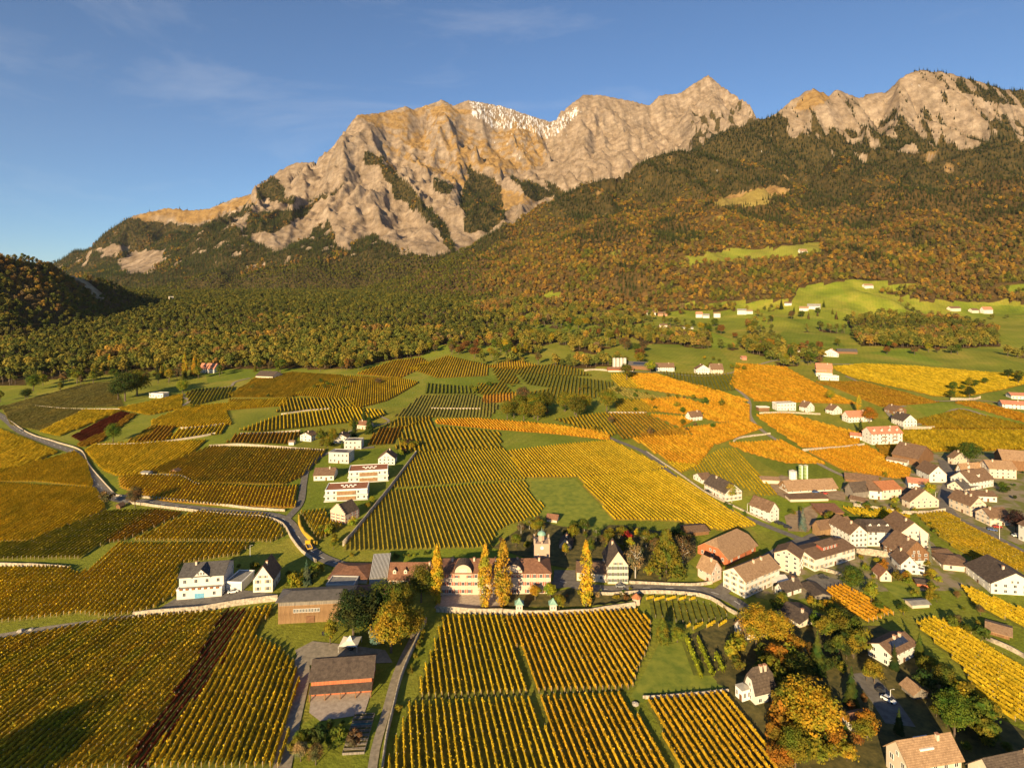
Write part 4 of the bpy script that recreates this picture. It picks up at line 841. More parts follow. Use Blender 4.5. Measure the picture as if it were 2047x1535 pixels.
wall('stone_wall', 'long pale wall under the white apartment house vineyards', '1604,902 1680,896 1728,890', 1.8)
wall('stone_wall', 'pale wall under the upper villas', '1518,827 1580,826 1640,829', 1.6)
wall('stone_wall', 'pale wall along the dirt track below the orange vines', '1466,884 1480,876 1540,868', 1.5)
wall('stone_wall', 'white wall beside the silo farm', '1168,742 1190,740 1214,742', 2.2)
wall('stone_wall', 'white retaining wall right of the long red roofed house', '1806,858 1850,857 1868,857', 2.2)
wall('stone_wall', 'stepped stone wall under the village gardens', '1706,1011 1740,1016 1790,1024 1830,1028 1890,1022', 1.8)
wall('stone_wall', 'curved pale wall round the terrace of the mansard house', '1712,1106 1740,1110 1774,1114', 3.0, 0.7)
wall('stone_wall', 'pale wall edging the parking court', '1694,1162 1680,1150 1640,1140', 1.6)
wall('stone_wall', 'pale wall above the rust striped plot on the slope', '1216,826 1260,826 1292,826', 1.4)
wall('stone_wall', 'pale wall along the grey green vineyard', '862,817 900,818 960,818', 1.4)
wall('stone_wall', 'ruined wall by the upper road bend', '1900,800 1940,800 1960,796', 2.4)
wall('stone_wall', 'wall under the open shed at the edge of the picture', '1970,1278 2020,1300 2060,1322', 1.6)
wall('stone_wall', 'low wall at the foot of the lime yellow rows', '1285,1396 1370,1391 1456,1382', 1.0)
wall('hedge', 'golden clipped hedge along the road bend beside the small vine plot', '598,1032 600,1052 612,1072 632,1090', 1.8, 1.4, 'hedge_gold', 'hedge', False, 2.0)
wall('hedge', 'clipped green hedge on the terrace wall beside the garden kiosk', '1184,1218 1230,1214 1272,1208', 1.6, 1.4, 'hedge_leaf', 'hedge', False, 2.0)
# ------------------------------------------------------------------ buildings
def plaster(name, c): noise_mat(name, tuple(x * 0.88 for x in c), c, 0.25, 7, 0.9, 0.12, 3)
for nme, c in (('white_plaster', (0.62, 0.59, 0.53)), ('cream_plaster', (0.57, 0.475, 0.365)), ('pink_plaster', (0.62, 0.43, 0.36)), ('beige_plaster', (0.66, 0.54, 0.42)), ('grey_plaster', (0.50, 0.47, 0.43)), ('rose_plaster', (0.56, 0.43, 0.325)), ('tower_plaster', (0.42, 0.305, 0.225))): plaster(nme, c)
noise_mat('brown_wood', (0.13, 0.065, 0.03), (0.24, 0.125, 0.06), 1.2, 5, 0.85, 0.3, 4, stretch=(3, 3, 0.3))
noise_mat('slat_wood', (0.20, 0.115, 0.055), (0.33, 0.20, 0.10), 1.2, 5, 0.85, 0.3, 4, stretch=(3, 3, 0.3))
noise_mat('grey_wood', (0.14, 0.12, 0.10), (0.26, 0.22, 0.18), 1.2, 5, 0.9, 0.3, 4, stretch=(3, 3, 0.3))
noise_mat('red_wood', (0.36, 0.10, 0.045), (0.50, 0.16, 0.07), 1.0, 5, 0.85, 0.2, 4, stretch=(3, 3, 0.3))
noise_mat('brick', (0.33, 0.15, 0.08), (0.46, 0.23, 0.13), 1.5, 6, 0.9, 0.3, 6)
def tiles(name, a, b):
    """small roof tiles: courses as bump, blotches and moss as colour"""
    m = noise_mat(name, a, b, 0.9, 8, 0.9, 0, lo=0.32, hi=0.68); n, l = m.node_tree.nodes, m.node_tree.links; bs = n['Principled BSDF']
    t = n.new('ShaderNodeTexCoord'); bk = n.new('ShaderNodeTexBrick'); bk.inputs['Scale'].default_value = 1.0; bk.inputs['Brick Width'].default_value = 0.5; bk.inputs['Row Height'].default_value = 0.34; bk.inputs['Mortar Size'].default_value = 0.04
    bk.inputs['Color1'].default_value = (1, 1, 1, 1); bk.inputs['Color2'].default_value = (0.62, 0.62, 0.62, 1); bk.inputs['Mortar'].default_value = (0.4, 0.4, 0.4, 1)
    l.new(t.outputs['Object'], bk.inputs['Vector']); old = bs.inputs['Base Color'].links[0].from_socket
    mx_ = n.new('ShaderNodeMix'); mx_.data_type = 'RGBA'; mx_.blend_type = 'MULTIPLY'; mx_.inputs['Factor'].default_value = 0.55; l.new(old, mx_.inputs['A']); l.new(bk.outputs['Color'], mx_.inputs['B']); l.new(mx_.outputs['Result'], bs.inputs['Base Color'])
    bp = n.new('ShaderNodeBump'); bp.inputs['Distance'].default_value = 0.06; bp.inputs['Strength'].default_value = 0.7; l.new(bk.outputs['Fac'], bp.inputs['Height']); bp.invert = True; l.new(bp.outputs['Normal'], bs.inputs['Normal']); return m
tiles('brown_tiles', (0.155, 0.088, 0.052), (0.27, 0.165, 0.10)); tiles('red_tiles', (0.20, 0.092, 0.052), (0.34, 0.165, 0.095)); tiles('orange_tiles', (0.42, 0.155, 0.065), (0.58, 0.235, 0.10))
tiles('tan_tiles', (0.30, 0.18, 0.10), (0.46, 0.29, 0.165)); tiles('dark_tiles', (0.07, 0.05, 0.04), (0.15, 0.11, 0.082)); tiles('slate_tiles', (0.085, 0.075, 0.07), (0.15, 0.135, 0.125)); tiles('coral_tiles', (0.50, 0.19, 0.11), (0.62, 0.28, 0.17))
noise_mat('metal_roof', (0.10, 0.088, 0.075), (0.155, 0.135, 0.115), 0.6, 4, 0.5, 0, metallic=0.2)
noise_mat('green_roof', (0.27, 0.10, 0.05), (0.38, 0.155, 0.075), 0.7, 6, 0.95)
noise_mat('grey_roof', (0.20, 0.185, 0.165), (0.29, 0.27, 0.24), 0.5, 4, 0.8)
noise_mat('trim', (0.72, 0.69, 0.64), (0.82, 0.79, 0.74), 1, 3, 0.7); noise_mat('shutter_red', (0.26, 0.06, 0.035), (0.36, 0.09, 0.05), 1, 3, 0.8); noise_mat('shutter_green', (0.07, 0.085, 0.05), (0.12, 0.13, 0.08), 1, 3, 0.8); noise_mat('shutter_tan', (0.36, 0.26, 0.16), (0.48, 0.36, 0.24), 1, 3, 0.8)
noise_mat('glass', (0.02, 0.022, 0.026), (0.06, 0.062, 0.068), 0.7, 2, 0.12, spec=0.5); noise_mat('door_wood', (0.12, 0.06, 0.03), (0.20, 0.10, 0.05), 1, 4, 0.8); noise_mat('copper', (0.16, 0.30, 0.23), (0.27, 0.42, 0.33), 1, 5, 0.7); noise_mat('solar', (0.018, 0.026, 0.05), (0.035, 0.045, 0.08), 0.8, 2, 0.15, spec=0.6)
_win_cache = {}
def window_mesh(w, h, shut):
    key = (round(w, 2), round(h, 2), shut)
    if key in _win_cache: return _win_cache[key]
    b = MB(); f = 0.09     # local: x across, y out of the wall is -y, z up from the sill
    for x0, x1, z0, z1 in ((-w / 2 - f, w / 2 + f, -f, 0), (-w / 2 - f, w / 2 + f, h, h + f), (-w / 2 - f, -w / 2, 0, h), (w / 2, w / 2 + f, 0, h), (-0.03, 0.03, 0, h)): b.box(x0, x1, -0.10, 0.02, z0, z1, 0)
    if shut:
        for s in (-1, 1): x = s * (w / 2 + f + w * 0.26); b.box(x - w * 0.25, x + w * 0.25, -0.09, 0.02, 0, h, 1)
    p = MB(); p.box(-w / 2, w / 2, -0.04, 0.02, 0, h)
    _win_cache[key] = (b.mesh('window', [M('trim'), M(shut or 'trim')]), p.mesh('pane', [M('glass')])); return _win_cache[key]
def add_window(root, x, y, z, rz, w=0.95, h=1.35, shut=None, detail=True, name='window'):
    a, p = window_mesh(w, h, shut); o = put(name, a, root, (x, y, z), rz); put('pane', p, o); return o
def slab(b, pts, th, mi=0):
    """a roof plane with thickness: top polygon pts, body below"""
    n = len(pts); i = len(b.v); b.v += [tuple(p) for p in pts] + [(p[0], p[1], p[2] - th) for p in pts]
    b.f.append(tuple(range(i, i + n))); b.m.append(mi); b.f.append(tuple(i + n + k for k in range(n))[::-1]); b.m.append(mi)
    for k in range(n): j = (k + 1) % n; b.f.append((i + j, i + k, i + n + k, i + n + j)); b.m.append(mi)
BUILT = []
def H(name, label, A, B, C, e, r, axis, wallm, roofm, floors=2, kind='gable', cat='house', chim=1, shut=None, pitch=3.0, dorm=0, oh=0.55, wins=True, door=True, low=None, solar=False, split=0.0, grow=1.0):
    """a building from the foot of its near walls in the photograph: A-B is one wall, B-C (or a depth in metres) the other"""
    q = ground_at([A[0], B[0]] + ([C[0]] if isinstance(C, tuple) else []), [A[1], B[1]] + ([C[1]] if isinstance(C, tuple) else [])); a, b = q[0][:2], q[1][:2]
    e1 = a - b; La = np.linalg.norm(e1); e1 /= La; pn = np.array([-e1[1], e1[0]])
    if isinstance(C, tuple):
        c = q[2][:2] - b; Lc = np.linalg.norm(c)
        if Lc > La:   # trust the longer wall's direction
            e2 = c / Lc; n2 = np.array([-e2[1], e2[0]]); e1 = n2 if n2 @ e1 > 0 else -n2
        else: e2 = pn if pn @ c > 0 else -pn
    else:
        Lc = C; e2 = pn if pn[1] > 0 else -pn
        if axis == 'AB' and kind in ('gable', 'hip', 'half', 'mansard'): r = max(r - 0.5 * C * CAM_H * F_PX / b[1] ** 2, e + 0.14 * C * F_PX / b[1])   # the ridge stands back from the front wall
    La *= grow; Lc *= grow
    ctr = b + e1 * La / 2 + e2 * Lc / 2; s = b[1] / F_PX; eave, rid = e * s, r * s; zb = float(min(q[:, 2]))
    if axis == 'AB': W_, D_, dr = La, Lc, e1
    else: W_, D_, dr = Lc, La, e2
    rz = math.atan2(dr[1], dr[0]); root = thing(name, label, cat, (ctr[0], ctr[1], zb), rz); BUILT.append((label, ctr[0], ctr[1], max(W_, D_) / 2)); far = b[1] > 700
    w2, d2 = W_ / 2, D_ / 2; base = -1.6
    def local(p): v = np.array(p) - ctr; return v @ dr, v @ np.array([-dr[1], dr[0]])
    mb = MB()
    if kind == 'flat': top = eave
    for sx in (-1, 1):
        pts = [(sx * w2, -d2, base), (sx * w2, d2, base), (sx * w2, d2, eave), (sx * w2, -d2, eave)]
        if kind == 'gable': pts.insert(3, (sx * w2, 0, rid - 0.12))
        elif kind == 'half': pts[3:3] = [(sx * w2, d2 * 0.45, eave + (rid - eave) * 0.55), (sx * w2, -d2 * 0.45, eave + (rid - eave) * 0.55)]
        mb.poly(pts if sx > 0 else pts[::-1])
    for sy in (-1, 1):
        pts = [(-w2, sy * d2, base), (w2, sy * d2, base), (w2, sy * d2, eave), (-w2, sy * d2, eave)]; mb.poly(pts if sy < 0 else pts[::-1])
    if kind == 'flat': mb.poly([(-w2, -d2, eave - 0.02), (w2, -d2, eave - 0.02), (w2, d2, eave - 0.02), (-w2, d2, eave - 0.02)])
    wl_ = mb.build('wall', M(wallm), root)
    if low:   # plinth storey of another material, set slightly proud
        lb = MB(); lb.box(-w2 - 0.03, w2 + 0.03, -d2 - 0.03, d2 + 0.03, base + 0.1, eave * 0.45); lb.build('ground_storey', M(low), root)
    rb = MB(); o = oh; k = (rid - eave) / d2; th = 0.24; ze = eave - k * o * 0.8 + 0.1
    if kind == 'gable':
        for sy in (-1, 1):
            pts = [(-w2 - o, 0, rid + 0.1), (w2 + o, 0, rid + 0.1), (w2 + o, sy * (d2 + o), ze), (-w2 - o, sy * (d2 + o), ze)]; slab(rb, pts[::-1] if sy < 0 else pts, th)
    elif kind in ('hip', 'half'):
        hx = min(d2 * (0.9 if kind == 'hip' else 0.42), w2 * 0.8); zt = rid + 0.1; zh = ze if kind == 'hip' else eave + (rid - eave) * 0.55; yh = (d2 + o) if kind == 'hip' else (d2 * 0.45 + 0.15)
        for sy in (-1, 1):
            pts = [(-w2 + hx, 0, zt), (w2 - hx, 0, zt)] + ([(w2 + o, sy * yh, zh)] if kind == 'half' else []) + [(w2 + o, sy * (d2 + o), ze), (-w2 - o, sy * (d2 + o), ze)] + ([(-w2 - o, sy * yh, zh)] if kind == 'half' else []); slab(rb, pts[::-1] if sy < 0 else pts, th)
        for sx in (-1, 1):
            pts = [(sx * (w2 - hx), 0, zt + 0.01), (sx * (w2 + o), -yh, zh + 0.01), (sx * (w2 + o), yh, zh + 0.01)]; slab(rb, pts if sx > 0 else pts[::-1], th)
    elif kind == 'mansard':
        kx, ky, zk = w2 * 0.94, d2 * 0.62, eave + (rid - eave) * 0.68; gx = w2 * 0.72
        for sy in (-1, 1):
            p1 = [(-kx, sy * ky, zk), (kx, sy * ky, zk), (w2 + o, sy * (d2 + o), eave), (-w2 - o, sy * (d2 + o), eave)]; p2 = [(-gx, 0, rid), (gx, 0, rid), (kx, sy * ky, zk + .01), (-kx, sy * ky, zk + .01)]
            slab(rb, p1[::-1] if sy < 0 else p1, th); slab(rb, p2[::-1] if sy < 0 else p2, th)
        for sx in (-1, 1):
            p1 = [(sx * kx, -ky, zk), (sx * (w2 + o), -d2 - o, eave), (sx * (w2 + o), d2 + o, eave), (sx * kx, ky, zk)]; p2 = [(sx * gx, 0, rid), (sx * kx, -ky, zk + .01), (sx * kx, ky, zk + .01)]
            slab(rb, p1 if sx > 0 else p1[::-1], th); slab(rb, p2 if sx > 0 else p2[::-1], th)
    elif kind == 'shed':
        pts = [(-w2 - o, -d2 - o, eave), (w2 + o, -d2 - o, eave), (w2 + o, d2 + o, rid), (-w2 - o, d2 + o, rid)]
        yc = local(b)[1]
        if yc > 0: pts = [(-w2 - o, -d2 - o, rid), (w2 + o, -d2 - o, rid), (w2 + o, d2 + o, eave), (-w2 - o, d2 + o, eave)]
        slab(rb, pts, th)
    else:   # flat: a rim round a sunken roof
        rb.box(-w2 + 0.3, w2 - 0.3, -d2 + 0.3, d2 - 0.3, eave - 0.015, eave + 0.08, 0)
        for x0, x1, y0, y1 in ((-w2 - 0.15, w2 + 0.15, -d2 - 0.15, -d2 + 0.3), (-w2 - 0.15, w2 + 0.15, d2 - 0.3, d2 + 0.15), (-w2 - 0.15, -w2 + 0.3, -d2 + 0.3, d2 - 0.3), (w2 - 0.3, w2 + 0.15, -d2 + 0.3, d2 - 0.3)): rb.box(x0, x1, y0, y1, eave - 0.25, eave + 0.35, 1)
    roof = rb.build('roof', [M(roofm), M('trim' if wallm != 'grey_plaster' else 'grey_plaster')], root)
    # which local walls look towards the camera
    camv = -ctr / np.linalg.norm(ctr); ly = np.array([-dr[1], dr[0]]); fy = 1 if camv @ ly > 0 else -1; fx = 1 if camv @ dr > 0 else -1
    if wins:
        fh = eave / max(floors, 1)
        for which in ('long', 'end'):
            face = abs(camv @ (ly if which == 'long' else dr))
            if face < 0.12: continue
            Ln = W_ if which == 'long' else D_; nc = max(1, int(round((Ln - 1.0) / pitch)))
            for f in range(floors):
                for kx in range(nc):
                    x = -Ln / 2 + (kx + 0.5) * Ln / nc; z = f * fh + fh * 0.34; ww = min(1.15, Ln / nc * 0.5); hh_ = min(1.45, fh * 0.5)
                    if f == 0 and door and which == 'long' and kx == nc // 2: 
                        dm = MB(); dm.box(-0.55, 0.55, -0.08, 0.05, 0, min(2.1, fh * 0.75)); dm.build('door', M('door_wood'), root, (x * fy * -1, fy * d2, 0.05), math.pi if fy > 0 else 0); continue
                    if random.random() < 0.06: continue
                    if which == 'long': add_window(root, -x * fy, fy * d2, z, math.pi if fy > 0 else 0, ww, hh_, shut)
                    else: add_window(root, fx * w2, x * fx, z, math.pi / 2 if fx > 0 else -math.pi / 2, ww, hh_, shut)
            if which == 'end' and kind in ('gable', 'half') and rid - eave > 2.4:
                for x in ([-1.1, 1.1] if D_ > 8 else [0]): add_window(root, fx * w2, x, eave + 0.25, math.pi / 2 if fx > 0 else -math.pi / 2, 0.8, 1.1, shut)
    if kind != 'flat':
        for c_ in range(chim):
            cx = w2 * (0.45 - 0.9 * c_ / max(1, chim)) * (1 if random.random() < 0.5 else -1) if chim < 3 else -w2 * 0.8 + 1.6 * w2 * c_ / (chim - 1); cy = fy * d2 * 0.18; zc = rid - k * abs(cy)
            cm = MB(); cm.box(-0.38, 0.38, -0.38, 0.38, -0.6, 1.45); cm.box(-0.5, 0.5, -0.5, 0.5, 1.45, 1.62, 1); cm.build('chimney', [M('cream_plaster'), M('brick')], roof, (cx, cy, zc))
    for kx in range(dorm):
        x = -w2 + (kx + 0.5) * W_ / dorm; dy = fy * d2 * 0.62; zd = rid - k * abs(dy); dm = MB(); hw = 0.75
        s2 = fy; yo, yi = 0.55 * s2, -1.9 * s2
        dm.poly([(-hw, yo, -0.5), (hw, yo, -0.5), (hw, yo, 1.2), (0, yo, 1.9), (-hw, yo, 1.2)][:: (1 if fy < 0 else -1)], 0)
        for sx in (-1, 1): dm.poly([(sx * hw, yo, -0.5), (sx * hw, yi, -0.5), (sx * hw, yi, 1.2), (sx * hw, yo, 1.2)], 0); slab(dm, [(0, yo + 0.2 * s2, 2.0), (0, yi, 2.0), (sx * (hw + 0.2), yi, 1.12), (sx * (hw + 0.2), yo + 0.2 * s2, 1.12)], 0.1, 1)
        d_ = dm.build('dormer', [M(wallm if wallm.endswith('plaster') else 'trim'), M(roofm)], roof, (x, dy, zd)); a_, p_ = window_mesh(0.7, 0.9, None); wo = put('dormer_window', a_, root, (x, dy + yo, zd + 0.05), math.pi if fy > 0 else 0); put('pane', p_, wo)
    if solar:
        for kx in range(6):
            x = -w2 * 0.6 + kx * W_ * 0.6 / 6 + 0.5; sl = MB(); y0, y1 = fy * d2 * 0.25, fy * d2 * 0.72; wd = W_ * 0.6 / 6 - 0.12
            if kind == 'flat': y0, y1 = -d2 * 0.6, d2 * 0.6; z0 = z1 = eave + 0.2
            else: z0, z1 = rid - k * abs(y0) + 0.28, rid - k * abs(y1) + 0.28
            slab(sl, [(x, y0, z0), (x + wd, y0, z0), (x + wd, y1, z1), (x, y1, z1)][:: (1 if fy > 0 else -1)], 0.1); sl.build('solar_panel', M('solar'), roof)
    root['_w'] = 0; del root['_w']
    return dict(root=root, roof=roof, w2=w2, d2=d2, eave=eave, rid=rid, fx=fx, fy=fy, k=k, ctr=ctr, rz=rz, zb=zb)
WP, CP, PP, BP, GP = 'white_plaster', 'cream_plaster', 'pink_plaster', 'beige_plaster', 'grey_plaster'
# --- village heart
H('house', 'white gabled house with brown roof beside the lane and three dark cars', (1499, 1026), (1538, 1044), (1562, 1041), 22, 38, 'AB', WP, 'brown_tiles', 3, chim=0)
H('house', 'long white house with skylights and yellow creeper along the village lane', (1408, 978), (1450, 1003), (1483, 998), 18, 34, 'AB', WP, 'dark_tiles', 2, shut='shutter_tan')
H('house', 'low white annex under a brown hip roof at the end of the long lane house', (1386, 957), (1404, 967), (1421, 963), 9, 17, 'BC', WP, 'brown_tiles', 1, chim=0)
H('barn', 'long low farm barn with a pale brown roof and white plinth', (1556, 975), (1576, 987), (1672, 981), 9, 22, 'BC', 'slat_wood', 'tan_tiles', 1, cat='barn', chim=0, pitch=5, low=WP, oh=0.9)
H('barn', 'big orange red barn with a half hipped brown roof', (1394, 1106), (1455, 1131), (1511, 1101), 16, 42, 'BC', 'red_wood', 'tan_tiles', 1, 'half', cat='barn', chim=0, pitch=6, oh=0.9)
H('house', 'small pale pink house with a brown roof on the street corner', (1395, 1152), (1421, 1166), (1448, 1161), 22, 42, 'AB', PP, 'tan_tiles', 2)
H('house', 'tall white house with tan roof and green espaliers at the street junction', (1449, 1171), (1490, 1196), (1558, 1164), 35, 52, 'BC', WP, 'tan_tiles', 3, chim=2, shut='shutter_tan')
H('apartment_house', 'grey white four storey apartment house with corner balconies', (1548, 1137), (1598, 1151), (1628, 1143), 36, 48, 'BC', CP, 'brown_tiles', 4, cat='apartment house', chim=0, pitch=3.2)
rd = H('house', 'long white house with a red framed dormer band in its brown roof', (1629, 1143), (1709, 1117), 13, 25, 44, 'AB', WP, 'brown_tiles', 2, chim=0, shut='shutter_tan')
H('house', 'big white mansion with a mansard roof and three dormers', (1735, 1092), (1787, 1092), 13, 30, 56, 'AB', WP, 'dark_tiles', 3, 'mansard', dorm=3, pitch=2.6, chim=0)
H('house', 'white gabled house joined to the side of the mansard mansion', (1700, 1096), (1734, 1093), 16, 29, 45, 'BC', WP, 'brown_tiles', 3, pitch=2.4)
H('barn', 'brown barn with wooden gable behind the white gabled house', (1622, 1066), (1640, 1074), (1702, 1063), 17, 30, 'BC', 'slat_wood', 'brown_tiles', 1, cat='barn', chim=0, wins=False)
H('house', 'beige gabled house with a steep brown roof across the alley from the mansion', (1796, 1096), (1858, 1098), 16, 30, 54, 'BC', BP, 'brown_tiles', 3, pitch=4)
H('house', 'brown timber gabled house with white lower walls in the alley', (1806, 1134), (1857, 1131), 13, 26, 52, 'BC', 'brown_wood', 'brown_tiles', 3, low=WP, shut=None, pitch=3.4)
H('house', 'small bright white gabled house in front of the brown timber house', (1801, 1146), (1835, 1149), 10, 20, 37, 'BC', WP, 'brown_tiles', 2, chim=1)
H('annex', 'tiny white flat roofed annex beside the small bright white house', (1835, 1148), (1848, 1151), 4, 10, 10, 'AB', WP, 'grey_roof', 1, 'flat', cat='annex', chim=0, door=False)
H('garage', 'low garage with a dark brown hipped roof below the street vineyard', (1886, 1139), (1946, 1145), 13, 13, 20, 'AB', BP, 'brown_tiles', 1, 'hip', cat='garage', chim=0, pitch=6)
H('shed', 'low dark roofed shed stretching back from the garage', (1880, 1120), (1906, 1118), 8, 10, 16, 'AB', 'brown_wood', 'brown_tiles', 1, cat='shed', chim=0, wins=False)
H('farmhouse', 'wide white farmhouse with dark roof at the edge of the picture', (1981, 1186), (2078, 1192), 18, 22, 45, 'BC', WP, 'dark_tiles', 2, cat='house', pitch=3.5)
H('open_shed', 'open vineyard shed with a brown roof on a low wall', (1975, 1266), (2018, 1279), 8, 10, 18, 'AB', 'brown_wood', 'tan_tiles', 1, cat='shed', chim=0, wins=False, oh=1.0)
H('house', 'white house with six solar panels and a conservatory above the close', (1735, 1310), (1783, 1337), (1831, 1311), 28, 40, 'BC', WP, 'brown_tiles', 2, solar=True, chim=2)
H('garage', 'brown roofed double garage beside the close', (1793, 1381), (1826, 1399), (1854, 1396), 13, 24, 'AB', 'grey_wood', 'tan_tiles', 1, cat='garage', chim=0, wins=False)
H('cottage', 'small white cottage with a coral red roof below the large maple', (1684, 1441), (1706, 1466), (1741, 1457), 17, 28, 'BC', WP, 'red_tiles', 1, cat='house', chim=0, wins=True)
big = H('house', 'big house with a brown roof and cut in roof terrace at the bottom edge', (1760, 1536), (1817, 1578), (1922, 1560), 46, 78, 'BC', CP, 'tan_tiles', 2, chim=1)
H('house', 'dark roofed house cut off by the bottom corner', (1952, 1545), (2000, 1600), (2110, 1575), 22, 60, 'BC', BP, 'dark_tiles', 2, chim=1)
H('house', 'low house under a large mossy dark roof between the garden trees', (1553, 1228), (1598, 1256), 13, 11, 33, 'AB', BP, 'dark_tiles', 1, chim=1)
H('house', 'white gabled house half hidden behind a golden birch', (1456, 1266), (1486, 1280), (1572, 1270), 16, 33, 'BC', WP, 'brown_tiles', 1, chim=1)
H('villa', 'white villa with a steep dark roof in the trees', (1480, 1394), (1510, 1410), (1548, 1400), 28, 66, 'BC', WP, 'dark_tiles', 2, 'half', cat='villa', chim=2)
H('conservatory', 'white glazed conservatory at the corner of the steep roofed villa', (1468, 1392), (1484, 1404), (1502, 1398), 24, 30, 'AB', 'trim', 'grey_roof', 1, 'hip', cat='conservatory', chim=0, pitch=1.2, oh=0.1)
H('outbuilding', 'white outbuilding with a dark roof and wide arch behind the tall white house', (1548, 1186), (1566, 1196), (1602, 1184), 14, 27, 'BC', WP, 'dark_tiles', 1, cat='outbuilding', chim=1)
H('shed', 'long dark roofed carport beside the parking court', (1602, 1172), (1628, 1198), 7, 8, 14, 'AB', 'grey_wood', 'dark_tiles', 1, cat='shed', chim=0, wins=False)
# --- village, farther up
H('barn', 'grey boarded barn with a dark roof at the end of the village row', (1683, 990), (1706, 997), (1738, 994), 15, 30, 'BC', 'grey_wood', 'dark_tiles', 1, cat='barn', chim=0, wins=False)
H('house', 'narrow white house between the grey barn and the orange roof', (1738, 997), (1763, 999), 13, 18, 37, 'AB', WP, 'brown_tiles', 2, chim=0)
H('house', 'beige house with a bright orange roof in the village row', (1764, 999), (1802, 996), 13, 20, 38, 'AB', BP, 'orange_tiles', 2, chim=0)
H('shed', 'small dark roofed shed before the narrow white house', (1699, 1002), (1732, 1010), 6, 7, 15, 'AB', 'grey_wood', 'brown_tiles', 1, cat='shed', chim=0, wins=False)
H('barn', 'long brown barn roof just behind the village row', (1690, 962), (1756, 972), 10, 8, 22, 'AB', 'brown_wood', 'brown_tiles', 1, cat='barn', chim=0, wins=False)
H('house', 'white house with the brightest orange red roof', (1816, 976), (1858, 981), 9, 13, 25, 'AB', WP, 'coral_tiles', 2, chim=0)
H('house', 'broad cream gabled house with a brown roof above the garden wall', (1807, 1009), (1819, 1017), (1877, 1014), 15, 37, 'AB', CP, 'brown_tiles', 2, pitch=3.6)
H('shed', 'brown roofed shed tucked behind the broad cream house', (1800, 988), (1832, 994), 9, 7, 18, 'AB', BP, 'brown_tiles', 1, cat='shed', chim=0, wins=False)
H('house', 'modern white gabled house with wide windows at the top of the street', (1832, 949), (1858, 964), (1893, 965), 17, 33, 'AB', WP, 'brown_tiles', 2, chim=0, pitch=4)
H('barn', 'old barn with a huge brown roof and reddish boarded gable', (1792, 918), (1835, 932), (1866, 920), 15, 35, 'AB', 'brown_wood', 'brown_tiles', 1, cat='barn', chim=1, wins=False)
H('shed', 'white shed with a pale lean to roof before the old barn', (1772, 925), (1811, 933), 8, 9, 15, 'AB', WP, 'tan_tiles', 1, cat='shed', chim=0)
H('house', 'small house with a white gable beside the dark green tree', (1893, 926), (1906, 929), (1937, 925), 14, 25, 'AB', CP, 'brown_tiles', 2)
H('house', 'long tan roofed house with two skylights on the main street', (1908, 946), (1922, 949), (1984, 944), 8, 21, 'BC', WP, 'tan_tiles', 1, chim=1, dorm=2)
H('house', 'white house with a small roof dormer below the long tan roof', (1915, 967), (1940, 981), (1986, 972), 17, 34, 'BC', WP, 'brown_tiles', 2, chim=1, dorm=1)
H('house', 'little house with a dark grey roof at the street bend', (1902, 975), (1926, 986), (1953, 978), 9, 21, 'BC', BP, 'slate_tiles', 1)
H('house', 'long street house with cream gable and two chimneys at the curve', (1897, 1013), (1940, 1032), (1967, 1028), 22, 38, 'AB', CP, 'brown_tiles', 2, chim=2, shut='shutter_tan')
H('house', 'white cube house under a brown roof behind the street curve', (1946, 1002), (1993, 1004), 9, 12, 23, 'AB', WP, 'brown_tiles', 1)
H('house', 'pink gabled house beside the copper beech on the main street', (1957, 1038), (1980, 1052), (2020, 1050), 18, 31, 'BC', BP, 'brown_tiles', 2, shut='shutter_tan')
H('house', 'white house half cut off at the edge of the main street', (2036, 1078), (2062, 1090), 10, 34, 50, 'AB', WP, 'brown_tiles', 3, chim=0)
H('house', 'tan fronted house with rows of windows under the large farm roof', (1978, 955), (2032, 958), 12, 20, 38, 'AB', CP, 'tan_tiles', 3, pitch=2.8)
H('barn', 'large reddish farm barn cut off at the picture edge', (2004, 938), (2085, 946), 15, 22, 44, 'AB', 'brown_wood', 'tan_tiles', 2, cat='barn', chim=0, wins=False)
ap = H('apartment_house', 'white apartment house with a red roof and two balcony stacks', (1725, 881), (1743, 889), (1804, 886), 22, 33, 'BC', WP, 'coral_tiles', 3, cat='apartment house', chim=1, dorm=4, pitch=3.2)
H('annex', 'low red roofed annex beside the white apartment house', (1700, 877), (1723, 880), 8, 8, 15, 'AB', WP, 'coral_tiles', 1, cat='annex', chim=0)
H('house', 'white house with a coral roof behind the dark conifer', (1686, 840), (1697, 845), (1743, 842), 12, 22, 'BC', WP, 'coral_tiles', 2)
H('house', 'white gabled house with brown roof above the terraced garden', (1782, 845), (1806, 854), (1828, 852), 13, 25, 'AB', WP, 'dark_tiles', 2)
H('house', 'brown roofed chalet behind the white gabled garden house', (1768, 823), (1790, 829), (1812, 826), 8, 16, 'AB', 'brown_wood', 'brown_tiles', 1)
H('house', 'white villa second in the upper row beside the yellow tree', (1648, 825), (1665, 829), (1683, 827), 9, 18, 'AB', WP, 'brown_tiles', 2)
H('house', 'white villa with steep brown roof in the middle of the upper row', (1596, 820), (1612, 824), (1628, 822), 10, 20, 'AB', WP, 'brown_tiles', 2)
H('house', 'white flat roofed modern villa in the upper row', (1554, 821), (1591, 821), 9, 15, 15, 'AB', WP, 'grey_roof', 2, 'flat', chim=0)
H('shed', 'dark flat roofed carport at the end of the upper villa row', (1517, 822), (1538, 822), 6, 8, 8, 'AB', 'brown_wood', 'grey_roof', 1, 'flat', cat='shed', chim=0, wins=False)
H('house', 'lone white house with brown roof amid the orange vines', (1371, 838), (1381, 842), (1404, 839), 9, 18, 'BC', WP, 'brown_tiles', 2)
